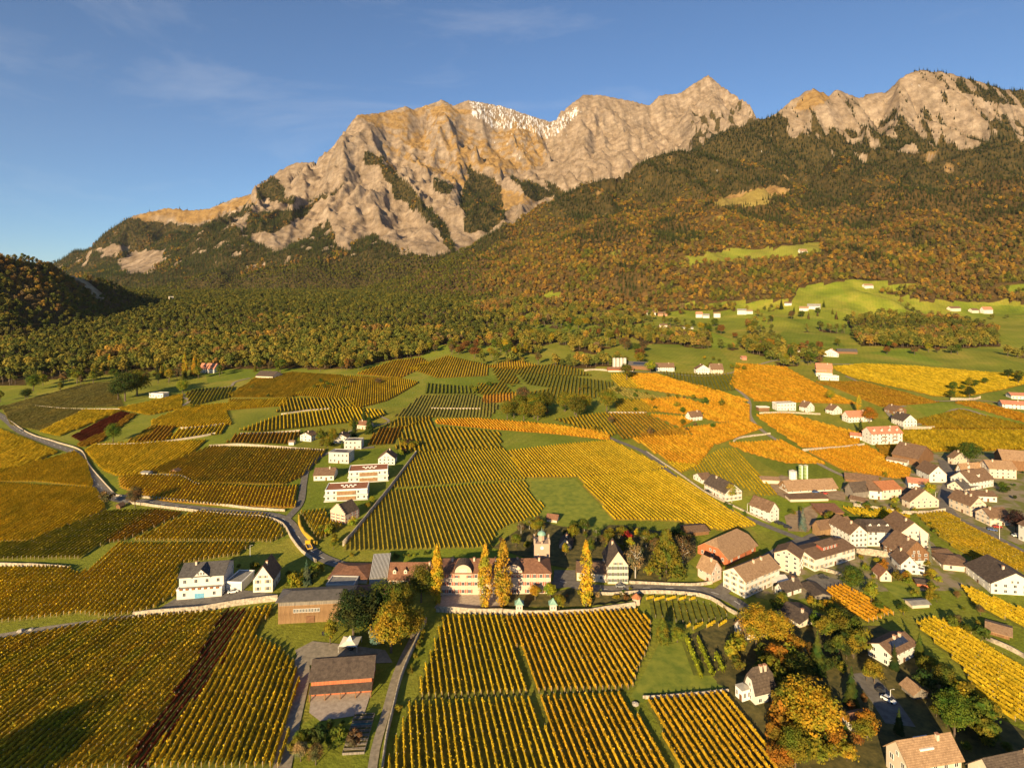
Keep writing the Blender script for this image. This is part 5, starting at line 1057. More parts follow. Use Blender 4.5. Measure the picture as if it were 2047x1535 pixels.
# --- farms at the top of the vineyards
H('barn', 'low red and white cow barn in front of the silos', (1216, 743), (1266, 743), 8, 5, 10, 'AB', 'red_wood', 'red_tiles', 1, cat='barn', chim=0, low=WP, wins=False)
H('barn', 'big farm barn with a blue grey solar roof beside the silos', (1256, 737), (1306, 741), 15, 9, 18, 'AB', 'brown_wood', 'slate_tiles', 1, cat='barn', chim=0, wins=False, solar=True)
H('farmhouse', 'white farmhouse with a brown roof next to the solar barn', (1312, 742), (1348, 743), 12, 9, 18, 'AB', WP, 'brown_tiles', 2, cat='house')
H('house', 'white gabled house on the near side of the hamlet', (1392, 748), (1420, 748), 12, 10, 19, 'BC', WP, 'brown_tiles', 2)
H('house', 'brown roofed house behind the hamlet pear tree', (1422, 747), (1446, 747), 12, 9, 21, 'AB', CP, 'brown_tiles', 2)
H('winery', 'red roofed winery house with a brick red upper storey', (1632, 752), (1664, 754), 12, 17, 28, 'AB', 'brick', 'coral_tiles', 2, cat='house', low=WP)
H('terrace_house', 'white terrace building at the foot of the red roofed winery', (1640, 760), (1677, 761), 8, 9, 9, 'AB', WP, 'grey_roof', 1, 'flat', cat='house', chim=0)
H('farmhouse', 'white farmhouse with red roof before the long dark barn', (1645, 712), (1676, 714), 12, 8, 16, 'BC', WP, 'coral_tiles', 2, cat='house')
H('barn', 'long dark roofed barn in the meadow', (1674, 707), (1714, 708), 12, 5, 11, 'AB', 'brown_wood', 'slate_tiles', 1, cat='barn', chim=0, wins=False)
for (x0, x1, v, e, r, wm, rm, lb) in ((1293, 1311, 631, 6, 11, WP, 'brown_tiles', 'white farmhouse first in the row below the wooded hill'), (1315, 1334, 632, 5, 9, 'brick', 'brown_tiles', 'reddish farm building beside the first white farmhouse under the hill'),
        (1391, 1404, 635, 7, 12, WP, 'coral_tiles', 'white house with a coral roof under the wooded hill'), (1405, 1418, 636, 5, 9, WP, 'grey_roof', 'white house right beside the coral roofed one under the hill'), (1427, 1440, 635, 8, 11, WP, 'tan_tiles', 'narrow white house standing alone under the wooded hill'),
        (1474, 1492, 629, 8, 12, WP, 'grey_roof', 'bright white hillside house, larger of the pair on the meadow'), (1492, 1505, 628, 6, 9, WP, 'tan_tiles', 'bright white hillside house, smaller of the pair on the meadow'), (1568, 1582, 611, 5, 8, WP, 'brown_tiles', 'little white house at the hedge below the upper meadow'),
        (1598, 1616, 621, 5, 9, WP, 'tan_tiles', 'low white farm wing on the upper meadow'), (1614, 1640, 619, 7, 12, WP, 'grey_roof', 'white farm with a pale roof on the upper meadow'), (1729, 1746, 577, 6, 10, WP, 'tan_tiles', 'lonely hay barn high on the green meadow'),
        (1901, 1921, 622, 6, 10, BP, 'brown_tiles', 'brown roofed house of the small hamlet on the far meadow'), (1944, 1957, 626, 6, 10, BP, 'brown_tiles', 'small beige house in the far meadow hamlet'), (1967, 1985, 627, 8, 14, WP, 'coral_tiles', 'white house with coral roof in the far meadow hamlet'),
        (1484, 1493, 720, 5, 9, 'brick', 'coral_tiles', 'tiny red hut at the farm road'), (1594, 1606, 706, 5, 8, WP, 'brown_tiles', 'tiny white hut in the meadow orchard'), (1320, 1334, 655, 5, 8, BP, 'brown_tiles', 'beige hut in the orchards under the hill'), (1367, 1386, 658, 3, 5, WP, 'grey_roof', 'flat white stable in the orchards'),
        (1600, 1614, 508, 6, 11, WP, 'tan_tiles', 'tiny white chalet in the forest clearing')):
    H('far_house', lb, (x0, v), (x1, v), 10, e, r, 'AB', wm, rm, 1, cat='house', chim=0, pitch=4, door=False)
H('house', 'white house with a coral red roof at the far edge of the upper road', (2004, 815), (2052, 819), 12, 9, 18, 'AB', WP, 'coral_tiles', 2)
H('house', 'second coral roofed house above the upper road at the edge', (2022, 797), (2066, 800), 12, 8, 15, 'AB', WP, 'coral_tiles', 1)
# --- hillside villas, left of centre
sg = H('stepped_gable_house', 'pink stepped gable house with red shutters beside the road', (661, 1040), (690, 1048), 11, 18, 36, 'BC', 'rose_plaster', 'dark_tiles', 3, cat='house', shut='shutter_red', chim=0, oh=0.0)
fa = H('apartment_house', 'flat apartment block with a rust red roof, the one nearer the road', (650, 1002), (734, 997), 14, 21, 21, 'AB', WP, 'green_roof', 2, 'flat', cat='apartment house', chim=0, pitch=3.4)
fb = H('apartment_house', 'flat apartment block with a rust red roof, the one higher up the slope', (697, 965), (775, 960), 14, 22, 22, 'AB', WP, 'green_roof', 2, 'flat', cat='apartment house', chim=0, pitch=3.4)
H('house', 'white bungalow with a broad brown roof beside the villa lane', (627, 961), (667, 960), 12, 11, 27, 'AB', WP, 'brown_tiles', 1)
H('house', 'grey concrete cube house with solar roof', (657, 925), (697, 927), (706, 918), 21, 21, 'AB', GP, 'grey_roof', 2, 'flat', chim=0, solar=True)
H('house', 'white gabled villa with a lower side wing by the slope vineyard', (756, 929), (789, 929), 10, 13, 26, 'BC', WP, 'brown_tiles', 2)
H('house', 'grey framed glass house with roof panels among the villas', (688, 898), (722, 898), 9, 17, 17, 'AB', GP, 'grey_roof', 2, 'flat', chim=0, solar=True)
H('house', 'white villa with low gable behind the grey glass house', (667, 886), (693, 886), 10, 12, 19, 'BC', WP, 'brown_tiles', 2)
H('house', 'white villa with balcony left of the tall conifers', (600, 881), (622, 883), 9, 12, 18, 'BC', WP, 'brown_tiles', 2)
H('garage', 'tiny white garage with an orange door at the terrace wall', (577, 890), (587, 890), 5, 7, 9, 'AB', WP, 'tan_tiles', 1, cat='garage', chim=0, wins=False)
H('house', 'red tiled house hidden among the conifers of the villas', (714, 857), (736, 859), 9, 9, 18, 'AB', CP, 'red_tiles', 1)
wy = H('winery', 'white winery house with a wide slate grey roof and front gable', (358, 1194), (447, 1186), 14, 40, 70, 'AB', WP, 'slate_tiles', 2, cat='winery', pitch=4.2, chim=1)
tr_ = H('terrace', 'white winery terrace with flower boxes and a blue cellar door', (353, 1200), (443, 1192), 4.5, 20, 20, 'AB', WP, 'grey_roof', 1, 'flat', cat='terrace', chim=0, pitch=5.5)
H('carport', 'white flat carport wing beside the winery house', (452, 1181), (483, 1182), 11, 18, 18, 'AB', WP, 'grey_roof', 1, 'flat', cat='carport', chim=0, wins=False)
H('house', 'slim white gabled house with steep brown roof near the winery', (506, 1185), (545, 1183), 11, 28, 55, 'BC', WP, 'brown_tiles', 2, shut='shutter_tan', pitch=3.2)
wd = H('wooden_hall', 'modern brown slatted hall with a dark metal roof', (556, 1247), (702, 1240), 9.5, 46, 66, 'AB', 'slat_wood', 'metal_roof', 2, 'hip', cat='hall', chim=0, wins=False, oh=0.9)
H('outbuilding', 'red tiled outbuilding with a hipped roof between hall and road', (657, 1164), (733, 1166), 15, 10, 32, 'AB', BP, 'red_tiles', 1, 'hip', cat='outbuilding', chim=0, wins=False)
H('outbuilding', 'flat grey roofed connecting block behind the slatted hall', (652, 1181), (706, 1183), 8, 13, 13, 'AB', GP, 'grey_roof', 1, 'flat', cat='outbuilding', chim=0, wins=False)
gh = H('glasshouse', 'dark ribbed glass roof between outbuilding and manor', (738, 1168), (775, 1166), 18, 12, 26, 'AB', GP, 'metal_roof', 1, 'shed', cat='glasshouse', chim=0, wins=False, oh=0.1)
H('outbuilding', 'low red tiled wing in the shade of the garden trees', (706, 1192), (790, 1192), 7, 8, 18, 'AB', BP, 'red_tiles', 1, cat='outbuilding', chim=0, wins=False)
H('manor_wing', 'low manor wing with three white dormers in its red roof', (776, 1172), (886, 1172), 13, 15, 50, 'AB', BP, 'red_tiles', 1, cat='manor', dorm=5, chim=1, pitch=4, shut='shutter_red', oh=0.4)
mn = H('manor', 'pink manor house with a long red roof, red shutters and arched gables', (880, 1190), (1101, 1187), 14, 45, 76, 'AB', 'rose_plaster', 'red_tiles', 3, 'hip', cat='manor', chim=5, pitch=2.7, shut='shutter_red', oh=0.5)
H('house', 'cream gabled house with a very steep dark roof beside the golden poplar', (1215, 1167), (1256, 1167), 14, 37, 66, 'BC', CP, 'dark_tiles', 3, pitch=2.2, shut='shutter_green', chim=1)
H('house', 'brown roofed side wing joined to the steep roofed cream house', (1153, 1160), (1212, 1164), 12, 18, 40, 'AB', CP, 'brown_tiles', 1, chim=0, pitch=4)
H('hut', 'little garden hut with a brown roof on the meadow behind the manor', (1093, 1043), (1113, 1046), 5, 8, 18, 'AB', CP, 'red_tiles', 1, cat='hut', chim=0, wins=False)
H('shed', 'dark brown open shed behind the orange red barn', (1378, 1072), (1417, 1068), 10, 8, 18, 'AB', 'brown_wood', 'brown_tiles', 1, cat='shed', chim=0, wins=False)
H('house', 'dark roofed garden house hidden behind the manor tower', (1118, 1096), (1142, 1098), 8, 8, 22, 'BC', BP, 'dark_tiles', 1, wins=False)
br = H('barn', 'dark roofed barn with a red boarded upper floor above the farm terrace', (622, 1392), (743, 1383), 11.5, 34, 76, 'AB', 'red_wood', 'dark_tiles', 1, cat='barn', chim=0, pitch=6, oh=0.8, door=False)
# --- far left
H('barn', 'stone barn with a dark grey roof at the upper forest edge', (511, 757), (545, 758), (556, 751), 6, 14, 'AB', CP, 'dark_tiles', 1, cat='barn', chim=0, wins=False)
H('house', 'white villa with a red roof beside three poplars at the forest edge', (398, 745), (428, 746), 12, 9, 20, 'AB', WP, 'coral_tiles', 2)
H('house', 'flat white house half hidden by the dark oaks', (298, 795), (326, 796), 9, 9, 9, 'AB', WP, 'grey_roof', 1, 'flat', chim=0)
H('hut', 'tiny white roadside hut above the bright gold vineyard', (282, 951), (296, 952), 4, 7, 10, 'AB', WP, 'grey_roof', 1, cat='hut', chim=0, wins=False)
H('hut', 'tiny brown hut in the grass above the bright gold vineyard', (341, 946), (353, 947), 4, 5, 9, 'BC', 'brown_wood', 'brown_tiles', 1, cat='hut', chim=0, wins=False)
H('hut', 'tiny brown hut at the road fork under the brown bush', (232, 1016), (240, 1017), 3, 6, 10, 'BC', 'brown_wood', 'brown_tiles', 1, cat='hut', chim=0, wins=False)
H('ruin_tower', 'pale ruined tower on the wooded pass', (338, 606), (347, 606), 10, 13, 13, 'AB', CP, 'grey_roof', 1, 'flat', cat='tower', chim=0, wins=False)
H('shed', 'low brown roofed farm shed before the long barn', (1580, 1003), (1656, 1001), 6, 6, 9, 'AB', CP, 'brown_tiles', 1, 'shed', cat='shed', chim=0, wins=False)
H('shed', 'grey tin roofed shed at the vineyard end of the farmyard', (1524, 966), (1558, 968), 8, 8, 13, 'AB', CP, 'tan_tiles', 1, cat='shed', chim=0, wins=False)
H('shed', 'brown lean to roof between farmyard and small vine plot', (1640, 1030), (1686, 1030), 10, 6, 12, 'AB', 'brown_wood', 'red_tiles', 1, 'shed', cat='shed', chim=0, wins=False)
H('cottage', 'little red tiled cottage in the lane below the mansion', (1745, 1148), (1760, 1162), (1775, 1158), 12, 24, 'AB', BP, 'red_tiles', 1, cat='house', chim=0)
H('shed', 'mossy roofed garden shed with a red porch', (1833, 1172), (1862, 1176), 5, 8, 15, 'AB', 'red_wood', 'dark_tiles', 1, cat='shed', chim=0, wins=False)
H('greenhouse', 'small pale greenhouse on the hen lawn', (1824, 1216), (1858, 1214), 4, 8, 12, 'AB', CP, 'grey_roof', 1, cat='greenhouse', chim=0, wins=False)
# ---- details of single buildings
def child(mb, name, mats, parent, loc=(0, 0, 0), rz=0.0): return mb.build(name, [M(m) for m in mats], parent, loc, rz)
# manor: two arched gables, string course, quoin strips
fy = mn['fy']
for x in (-mn['w2'] + (926 - 880) / 221 * 2 * mn['w2'], -mn['w2'] + (1027 - 880) / 221 * 2 * mn['w2']):
    x = x if math.cos(mn['rz']) > 0 else -x; ar = MB(); R = 3.7; yo = fy * (mn['d2'] + 0.15); yi = fy * 1.0; pts = [(R * math.cos(t), R * 0.95 * math.sin(t)) for t in np.linspace(0, math.pi, 15)]
    ar.poly([(px, yo, pz) for px, pz in pts][:: (1 if fy < 0 else -1)], 0); ar.poly([(-R, yo, -1.0), (R, yo, -1.0), (R, yo, 0), (-R, yo, 0)][:: (1 if fy < 0 else -1)], 0)
    for (x0, z0), (x1, z1) in zip(pts[:-1], pts[1:]): slab(ar, [(x0 * 1.08, yo + 0.3 * fy, z0 * 1.08 + .1), (x1 * 1.08, yo + 0.3 * fy, z1 * 1.08 + .1), (x1 * 1.08, yi, z1 * 1.08 + .1), (x0 * 1.08, yi, z0 * 1.08 + .1)][:: (1 if fy > 0 else -1)], 0.15, 1)
    g_ = child(ar, 'arched_gable', ['rose_plaster', 'dark_tiles'], mn['root'], (x, 0, mn['eave']))
    for wx in (-1.1, 0, 1.1): a_, p_ = window_mesh(0.7, 1.0, None); w_ = put('gable_window', a_, g_, (wx, yo, 0.6), math.pi if fy > 0 else 0)
sc = MB(); sc.box(-mn['w2'] - 0.08, mn['w2'] + 0.08, -mn['d2'] - 0.08, mn['d2'] + 0.08, mn['eave'] - 0.5, mn['eave'] - 0.15); child(sc, 'cornice', ['cream_plaster'], mn['root'])
# manor tower: shaft, battlements, lantern, dome, clock
p0 = g1(1068, 1148); p1 = g1(1099, 1148); wT = (p1 - p0).length; sT = p0.y / F_PX; tw = thing('manor_tower', 'square pink manor tower with battlements, clock and green copper dome', 'tower', ((p0.x + p1.x) / 2, p0.y + wT / 2, p0.z)); hT = (1148 - 1088) * sT; q = wT / 2
t = MB(); t.box(-q, q, -q, q, -1, hT); child(t, 'wall', ['tower_plaster'], tw); t = MB(); t.box(-q - .25, q + .25, -q - .25, q + .25, hT - 0.01, hT + 0.35); child(t, 'cornice', ['tower_plaster'], tw)
for ix in (-1, 0, 1):
    for iy in (-1, 0, 1):
        if ix or iy: t = MB(); t.box(-.36, .36, -.36, .36, 0, 0.9 + (0.7 if ix and iy else 0)); child(t, 'merlon', ['tower_plaster'], tw, (ix * (q - .2), iy * (q - .2), hT + 0.44))
t = MB(); rL = q * 0.44
t.tube((0, 0, hT + .4), (0, 0, hT + 3.2), rL, rL, 8); child(t, 'lantern', ['tower_plaster'], tw); t = MB(); prev = None
for k in range(7):
    a0, a1 = k / 7 * math.pi / 2, (k + 1) / 7 * math.pi / 2; t.tube((0, 0, hT + 3.2 + 1.6 * math.sin(a0)), (0, 0, hT + 3.2 + 1.6 * math.sin(a1)), rL * 1.25 * math.cos(a0) + .02, rL * 1.25 * math.cos(a1) + .02, 12, 0, False)
t.tube((0, 0, hT + 4.7), (0, 0, hT + 6.6), 0.12, 0.03, 5); child(t, 'dome', ['copper'], tw)
t = MB(); t.tube((0, 0, 0), (0, -0.12, 0), 0.75, 0.75, 16); child(t, 'clock_face', ['trim'], tw, (0, -q, hT - 1.6)); t = MB(); t.box(-.05, .05, -.16, -.12, 0, .55); t.box(-.35, 0, -.16, -.12, -.04, .04); child(t, 'clock_hands', ['glass'], tw, (0, -q, hT - 1.6))
for z in (hT * 0.25, hT * 0.6): add_window(tw, -q * .5, -q, z, 0, .5, 1.0)
# garden pavilions
for u_, lb in ((1038, 'square garden pavilion with a pointed green roof, the one nearer the courtyard'), (1106, 'square garden pavilion with a pointed green roof, the one nearer the poplar beside the kiosk')):
    p = g1(u_, 1231); gp = thing('garden_pavilion', lb, 'pavilion', (p.x, p.y + 1.4, p.z), 0, 'twin garden pavilions'); t = MB(); t.box(-1.35, 1.35, -1.35, 1.35, -.5, 4.6); child(t, 'wall', ['cream_plaster'], gp)
    t = MB(); prof = [(1.85, 4.55), (1.2, 5.1), (.5, 5.9), (.05, 6.7)]
    for (r0, z0), (r1, z1) in zip(prof[:-1], prof[1:]):
        for k in range(4):
            c0 = [(-1, -1), (1, -1), (1, 1), (-1, 1)][k]; c1 = [(-1, -1), (1, -1), (1, 1), (-1, 1)][(k + 1) % 4]; t.poly([(c0[0] * r0, c0[1] * r0, z0), (c1[0] * r0, c1[1] * r0, z0), (c1[0] * r1, c1[1] * r1, z1), (c0[0] * r1, c0[1] * r1, z1)])
    child(t, 'roof', ['copper'], gp); [add_window(gp, x, -1.35, 2.7, 0, .55, 1.1) for x in (-.55, .55)]; t = MB(); t.box(-.4, .4, -.08, .05, 0, 1.7); child(t, 'door', ['door_wood'], gp, (0, -1.35, 0))
# kiosk
p = g1(1272, 1206); kk = thing('garden_kiosk', 'small octagonal pink garden kiosk with a conical roof on the wall', 'kiosk', tuple(p)); t = MB(); t.tube((0, 0, -.4), (0, 0, 2.6), 1.7, 1.7, 8); child(t, 'wall', ['rose_plaster'], kk); t = MB(); t.tube((0, 0, 2.6), (0, 0, 4.4), 2.2, .05, 8); child(t, 'roof', ['orange_tiles'], kk)
# winery: front cross gable and flower boxes, blue cellar door
fy = wy['fy']; sx = 1 if math.cos(wy['rz']) > 0 else -1
xg = sx * (-wy['w2'] + (402 - 358) / 89 * 2 * wy['w2']); t = MB(); gw, gh_ = 3.4, wy['eave'] + 3.0; yo = fy * (wy['d2'] + .25)
t.poly([(-gw, yo, wy['eave'] - .2), (gw, yo, wy['eave'] - .2), (0, yo, gh_)][:: (1 if fy < 0 else -1)], 0)
for s_ in (-1, 1): pts = [(0, yo + .5 * fy, gh_ + .2), (0, 0, gh_ + .2), (s_ * (gw + .6), 0, wy['eave'] - .5), (s_ * (gw + .6), yo + .5 * fy, wy['eave'] - .5)]; slab(t, pts, .2, 1)
child(t, 'front_gable', ['white_plaster', 'slate_tiles'], wy['root'], (xg, 0, 0))
for wx in (-1.1, 0, 1.1): add_window(wy['root'], xg + wx, yo, wy['eave'] + .4, math.pi if fy > 0 else 0, .6, 1.2)
noise_mat('blue_door', (0.10, 0.28, 0.42), (0.16, 0.38, 0.52), 1, 3, 0.6); noise_mat('flowers', (0.42, 0.09, 0.05), (0.20, 0.16, 0.04), 4, 5, 0.95, .5, 6)
fy = tr_['fy']; t = MB(); t.box(-1.9, 1.9, -.1, .1, 0, 2.4); child(t, 'cellar_door', ['blue_door'], tr_['root'], (0, fy * (tr_['d2'] + .02), 0))
for k in range(7): t = MB(); t.box(-.55, .55, -.28, .28, 0, .32); t.box(-.6, .6, -.34, .34, .3, .62, 1); child(t, 'flower_box', ['door_wood', 'flowers'], tr_['root'], (-tr_['w2'] * .82 + k * tr_['w2'] * .27, fy * (tr_['d2'] + .2), tr_['eave'] - .15))
# flat apartment blocks: floor bands, loggias, roof lights
for fl in (fa, fb):
    fy = fl['fy']
    for z in (0.05, fl['eave'] * .5): t = MB(); t.box(-fl['w2'] - .6, fl['w2'] + .6, min(0, fy * (fl['d2'] + 1.4)), max(0, fy * (fl['d2'] + 1.4)), z - .35, z + .35); child(t, 'balcony_slab', ['white_plaster'], fl['root'])
    for z in (0.5, fl['eave'] * .5 + .5): t = MB(); t.box(-fl['w2'] * .45, fl['w2'] * .45, fy * (fl['d2'] + .5) - .06, fy * (fl['d2'] + .5) + .06, z, z + 2.1); child(t, 'screen_panel', ['slat_wood'], fl['root'])
    for k in range(7):
        t = MB(); t.box(-.8, .8, -.5, .5, 0, .35); child(t, 'skylight', ['trim'], fl['root'], (-fl['w2'] * .35 + k % 4 * 2.6 + k // 4, (k // 4 - .5) * 3, fl['eave'] + .08))
# stepped gable
fx = sg['fx']
for k in range(6):
    f = k / 6; hw = sg['d2'] * (1 - f); z0 = sg['eave'] + f * (sg['rid'] - sg['eave']); t = MB(); t.box(-.3, .3, -hw, hw, z0 - .1, z0 + (sg['rid'] - sg['eave']) / 6 + .5); child(t, 'gable_step', ['rose_plaster'], sg['root'], (fx * sg['w2'] + .02 * k * fx, 0, 0))
# red dormer band
fy = rd['fy']; t = MB(); y = fy * rd['d2'] * .55; t.box(-5.5, 5.5, min(y, y - 3 * fy), max(y, y - 3 * fy), 0, 2.3); slab(t, [(-6, y + .5 * fy, 2.3), (6, y + .5 * fy, 2.3), (6, y - 4 * fy, 3.3), (-6, y - 4 * fy, 3.3)][:: (1 if fy < 0 else -1)], .2, 1)
dm_ = child(t, 'dormer', ['shutter_red', 'brown_tiles'], rd['roof'], (0, 0, rd['rid'] - rd['k'] * rd['d2'] * .55 - .4))
for k in range(4): add_window(rd['root'], -3.9 + k * 2.6, y, rd['rid'] - rd['k'] * rd['d2'] * .55 + .3, math.pi if fy > 0 else 0, 1.0, 1.1)
# red apartment balconies
fy = ap['fy']
for x in (-.25, .45):
    for f in range(1, 3): t = MB(); t.box(-2, 2, min(0, 1.6 * fy), max(0, 1.6 * fy), -.15, .1); t.box(-2, 2, 1.5 * fy - .05, 1.5 * fy + .05, .1, 1.0, 1); child(t, 'balcony', ['white_plaster', 'door_wood'], ap['root'], (x * ap['w2'], fy * ap['d2'], f * ap['eave'] / 3))
# slatted hall: vertical slats, window band, open gallery
fy = wd['fy']; ns = 58
for k in range(ns):
    t = MB(); x = -wd['w2'] + (k + .5) * 2 * wd['w2'] / ns
    if k == 0: slat_me = MB(); slat_me.box(-.11, .11, -.14, .02, 0, wd['eave'] * .74); slat_me = slat_me.mesh('slat', [M('slat_wood')])
    put('slat', slat_me, wd['root'], (x, fy * wd['d2'], 0), math.pi if fy > 0 else 0)
t = MB(); t.box(-wd['w2'] + .3, wd['w2'] - .3, fy * wd['d2'] - .1, fy * wd['d2'] + .1, wd['eave'] * .78, wd['eave'] * .98); child(t, 'gallery_band', ['grey_wood'], wd['root'])
for k in range(9): add_window(wd['root'], -wd['w2'] * .1 + k * 1.15, fy * (wd['d2'] + .12), wd['eave'] * .48, math.pi if fy > 0 else 0, .8, 1.3)
t = MB(); t.box(-1.6, 1.6, -.18, .1, 0, 2.8); child(t, 'gate', ['door_wood'], wd['root'], ((-.12 if math.cos(wd['rz']) > 0 else .12) * wd['w2'], fy * (wd['d2'] + .1), 0), math.pi if fy > 0 else 0)
# glass roof ribs
for k in range(13): t = MB(); x = -gh['w2'] + (k + .5) * 2 * gh['w2'] / 13; yA, yB = -gh['d2'], gh['d2']; zA, zB = (gh['eave'], gh['rid']) if gh['fy'] < 0 else (gh['rid'], gh['eave']); slab(t, [(x - .09, yA, zA + .14), (x + .09, yA, zA + .14), (x + .09, yB, zB + .14), (x - .09, yB, zB + .14)], .13); child(t, 'roof_rib', ['trim'], gh['roof'])
# barn: lower roof band and open ground floor
fy = br['fy']; t = MB(); slab(t, [(-br['w2'] - .3, fy * br['d2'], br['eave'] * .62), (br['w2'] + .3, fy * br['d2'], br['eave'] * .62), (br['w2'] + .3, fy * (br['d2'] + 2.8), br['eave'] * .46), (-br['w2'] - .3, fy * (br['d2'] + 2.8), br['eave'] * .46)][:: (1 if fy > 0 else -1)], .2); child(t, 'lower_roof', ['dark_tiles'], br['root'])
for k in range(5): t = MB(); t.box(-.15, .15, -.15, .15, 0, br['eave'] * .46); child(t, 'post', ['brown_wood'], br['root'], (-br['w2'] + k * br['w2'] / 2, fy * (br['d2'] + 2.5), 0))
# roof terrace of the bottom house
fy = big['fy']; y = fy * big['d2'] * .55; t = MB(); t.box(-2.2, 2.2, min(y, y - 2.4 * fy), max(y, y - 2.4 * fy), 0, .5, 0); t.box(-2.2, 2.2, y - 2.4 * fy - .1, y - 2.4 * fy + .1, .4, 2.2, 0); t.box(-1.2, 1.2, y - 2.4 * fy - .16, y - 2.4 * fy + .16, .5, 2.0, 1); child(t, 'roof_terrace', ['trim', 'glass'], big['roof'], (-big['w2'] * .1, 0, big['rid'] - big['k'] * big['d2'] * .55 + .1))
# ------------------------------------------------------------------ single trees and shrubs
def _tm(name, VF, mats): return np_mesh(name, VF[0], [VF[1]], mats)
LM = [M('leaves_object')]
CROWN = {'broad': [_tm('crown', crown_broad(100 + s, 46, 52, 0.0235, 0.36, 0.14, 1.0), LM) for s in range(4)], 'tall': [_tm('crown', crown_broad(110 + s, 44, 46, 0.022, 0.27, 0.10, 1.0), LM) for s in range(2)],
         'poplar': [_tm('crown', crown_broad(120 + s, 90, 34, 0.0135, 0.125, 0.02, 1.0, 'column'), LM) for s in range(3)], 'cone': [_tm('crown', crown_broad(130, 90, 40, 0.022, 0.36, 0.02, 1.0, 'cone'), LM)],
         'big': [_tm('crown', crown_broad(180 + s, 80, 72, 0.0155, 0.38, 0.10, 1.0), LM) for s in range(3)], 'conifer': [_tm('crown', crown_conifer(140 + s, 17, 15, 0.23, 0.04, 0.35, 0.03), LM) for s in range(3)], 'slim': [_tm('crown', crown_conifer(150, 20, 11, 0.12, 0.03, 0.2, 0.03), LM)],
         'shrub': [_tm('crown', crown_broad(160 + s, 20, 34, 0.055, 0.55, 0.0, 1.0), LM) for s in range(3)], 'bare': [_tm('crown', crown_broad(170 + s, 44, 34, 0.019, 0.33, 0.12, 1.0, gap=0.1), LM) for s in range(2)]}
TRUNK = {'broad': [trunk_mb(0.55, 0.024, 5, s).mesh('trunk', [M('bark')]) for s in range(3)], 'bare': [trunk_mb(0.85, 0.018, 9, 7, 0.2).mesh('trunk', [M('birch_bark')])], 'poplar': [trunk_mb(0.8, 0.016, 0).mesh('trunk', [M('bark')])], 'conifer': [trunk_mb(0.9, 0.016, 0).mesh('trunk', [M('bark')])]}
HUE = {'bright gold': (0.56, 0.34, 0.03), 'gold': (0.40, 0.255, 0.024), 'yellow': (0.38, 0.30, 0.028), 'olive': (0.16, 0.14, 0.02), 'lime': (0.27, 0.27, 0.025), 'green': (0.10, 0.125, 0.02), 'dark green': (0.055, 0.070, 0.018), 'orange': (0.36, 0.16, 0.022), 'russet': (0.23, 0.10, 0.03), 'brown': (0.17, 0.105, 0.045), 'crimson': (0.34, 0.03, 0.025),
       'silver': (0.20, 0.22, 0.15), 'blue green': (0.085, 0.115, 0.07), 'tan': (0.30, 0.20, 0.09), 'green gold': (0.24, 0.19, 0.022), 'purple': (0.08, 0.04, 0.03)}
LAND = [(990, 1150, 'the pink manor'), (628, 1200, 'the slatted hall'), (680, 1350, 'the red boarded barn'), (400, 1160, 'the grey roofed winery'), (525, 1160, 'the slim white gabled house'), (1235, 1130, 'the steep roofed cream house'), (1450, 1090, 'the orange red barn'), (1500, 1160, 'the tall white street house'), (1590, 1120, 'the grey white apartment house'),
        (1760, 1070, 'the mansard mansion'), (1830, 1120, 'the brown timber house'), (1915, 1140, 'the street garage'), (2030, 1160, 'the wide white farmhouse'), (1995, 1265, 'the open vineyard shed'), (1785, 1310, 'the solar panel house'), (1825, 1380, 'the double garage'), (1710, 1445, 'the coral roofed cottage'), (1840, 1510, 'the roof terrace house'),
        (1590, 1225, 'the mossy dark roof'), (1510, 1260, 'the half hidden white house'), (1510, 1360, 'the steep roofed villa'), (1615, 965, 'the long farm barn'), (1530, 1030, 'the white lane house'), (1440, 980, 'the skylight house'), (1850, 1000, 'the broad cream house'), (1830, 930, 'the old barn'), (1950, 960, 'the main street houses'), (1990, 1040, 'the pink street house'),
        (1765, 870, 'the red roofed apartment house'), (1715, 835, 'the coral roofed house'), (1805, 845, 'the terraced garden house'), (1610, 815, 'the upper villa row'), (1388, 830, 'the lone white house'), (1260, 735, 'the silo farm'), (1420, 740, 'the hamlet'), (1650, 750, 'the red roofed winery'), (1680, 710, 'the long dark barn'), (1420, 630, 'the houses under the hill'), (1615, 620, 'the upper meadow farm'), (1945, 622, 'the far meadow hamlet'),
        (690, 985, 'the flat apartment blocks'), (675, 1030, 'the stepped gable house'), (645, 950, 'the brown roofed bungalow'), (690, 880, 'the hillside villas'), (530, 750, 'the stone barn'), (412, 738, 'the red roofed forest villa'), (312, 788, 'the flat white house'), (290, 945, 'the roadside hut'), (235, 1015, 'the road fork'), (1090, 1040, 'the garden hut'), (1330, 1260, 'the lime yellow rows'), (1010, 780, 'the centre terraces'), (900, 735, 'the upper gold knoll'),
        (1150, 700, 'the green meadow'), (1050, 650, 'the orchard slope'), (120, 780, 'the pale green vineyard'), (1960, 760, 'the widest orange vineyard'), (2020, 815, 'the edge houses'), (1740, 575, 'the lonely hay barn')]
KW = {'broad': 'round tree', 'tall': 'upright tree', 'poplar': 'columnar poplar', 'cone': 'cone shaped tree', 'conifer': 'spruce', 'slim': 'slim conifer', 'shrub': 'shrub', 'bare': 'birch'}
NM = {'broad': 'broadleaf_tree', 'tall': 'upright_tree', 'poplar': 'poplar', 'cone': 'linden_tree', 'conifer': 'spruce', 'slim': 'cypress', 'shrub': 'shrub', 'bare': 'birch_tree'}  # 'tall' covers any upright tree, species not known
TREES = []
def T1(u, v, h, kind, hue, label=None): TREES.append([u, v, h, kind, hue, label])
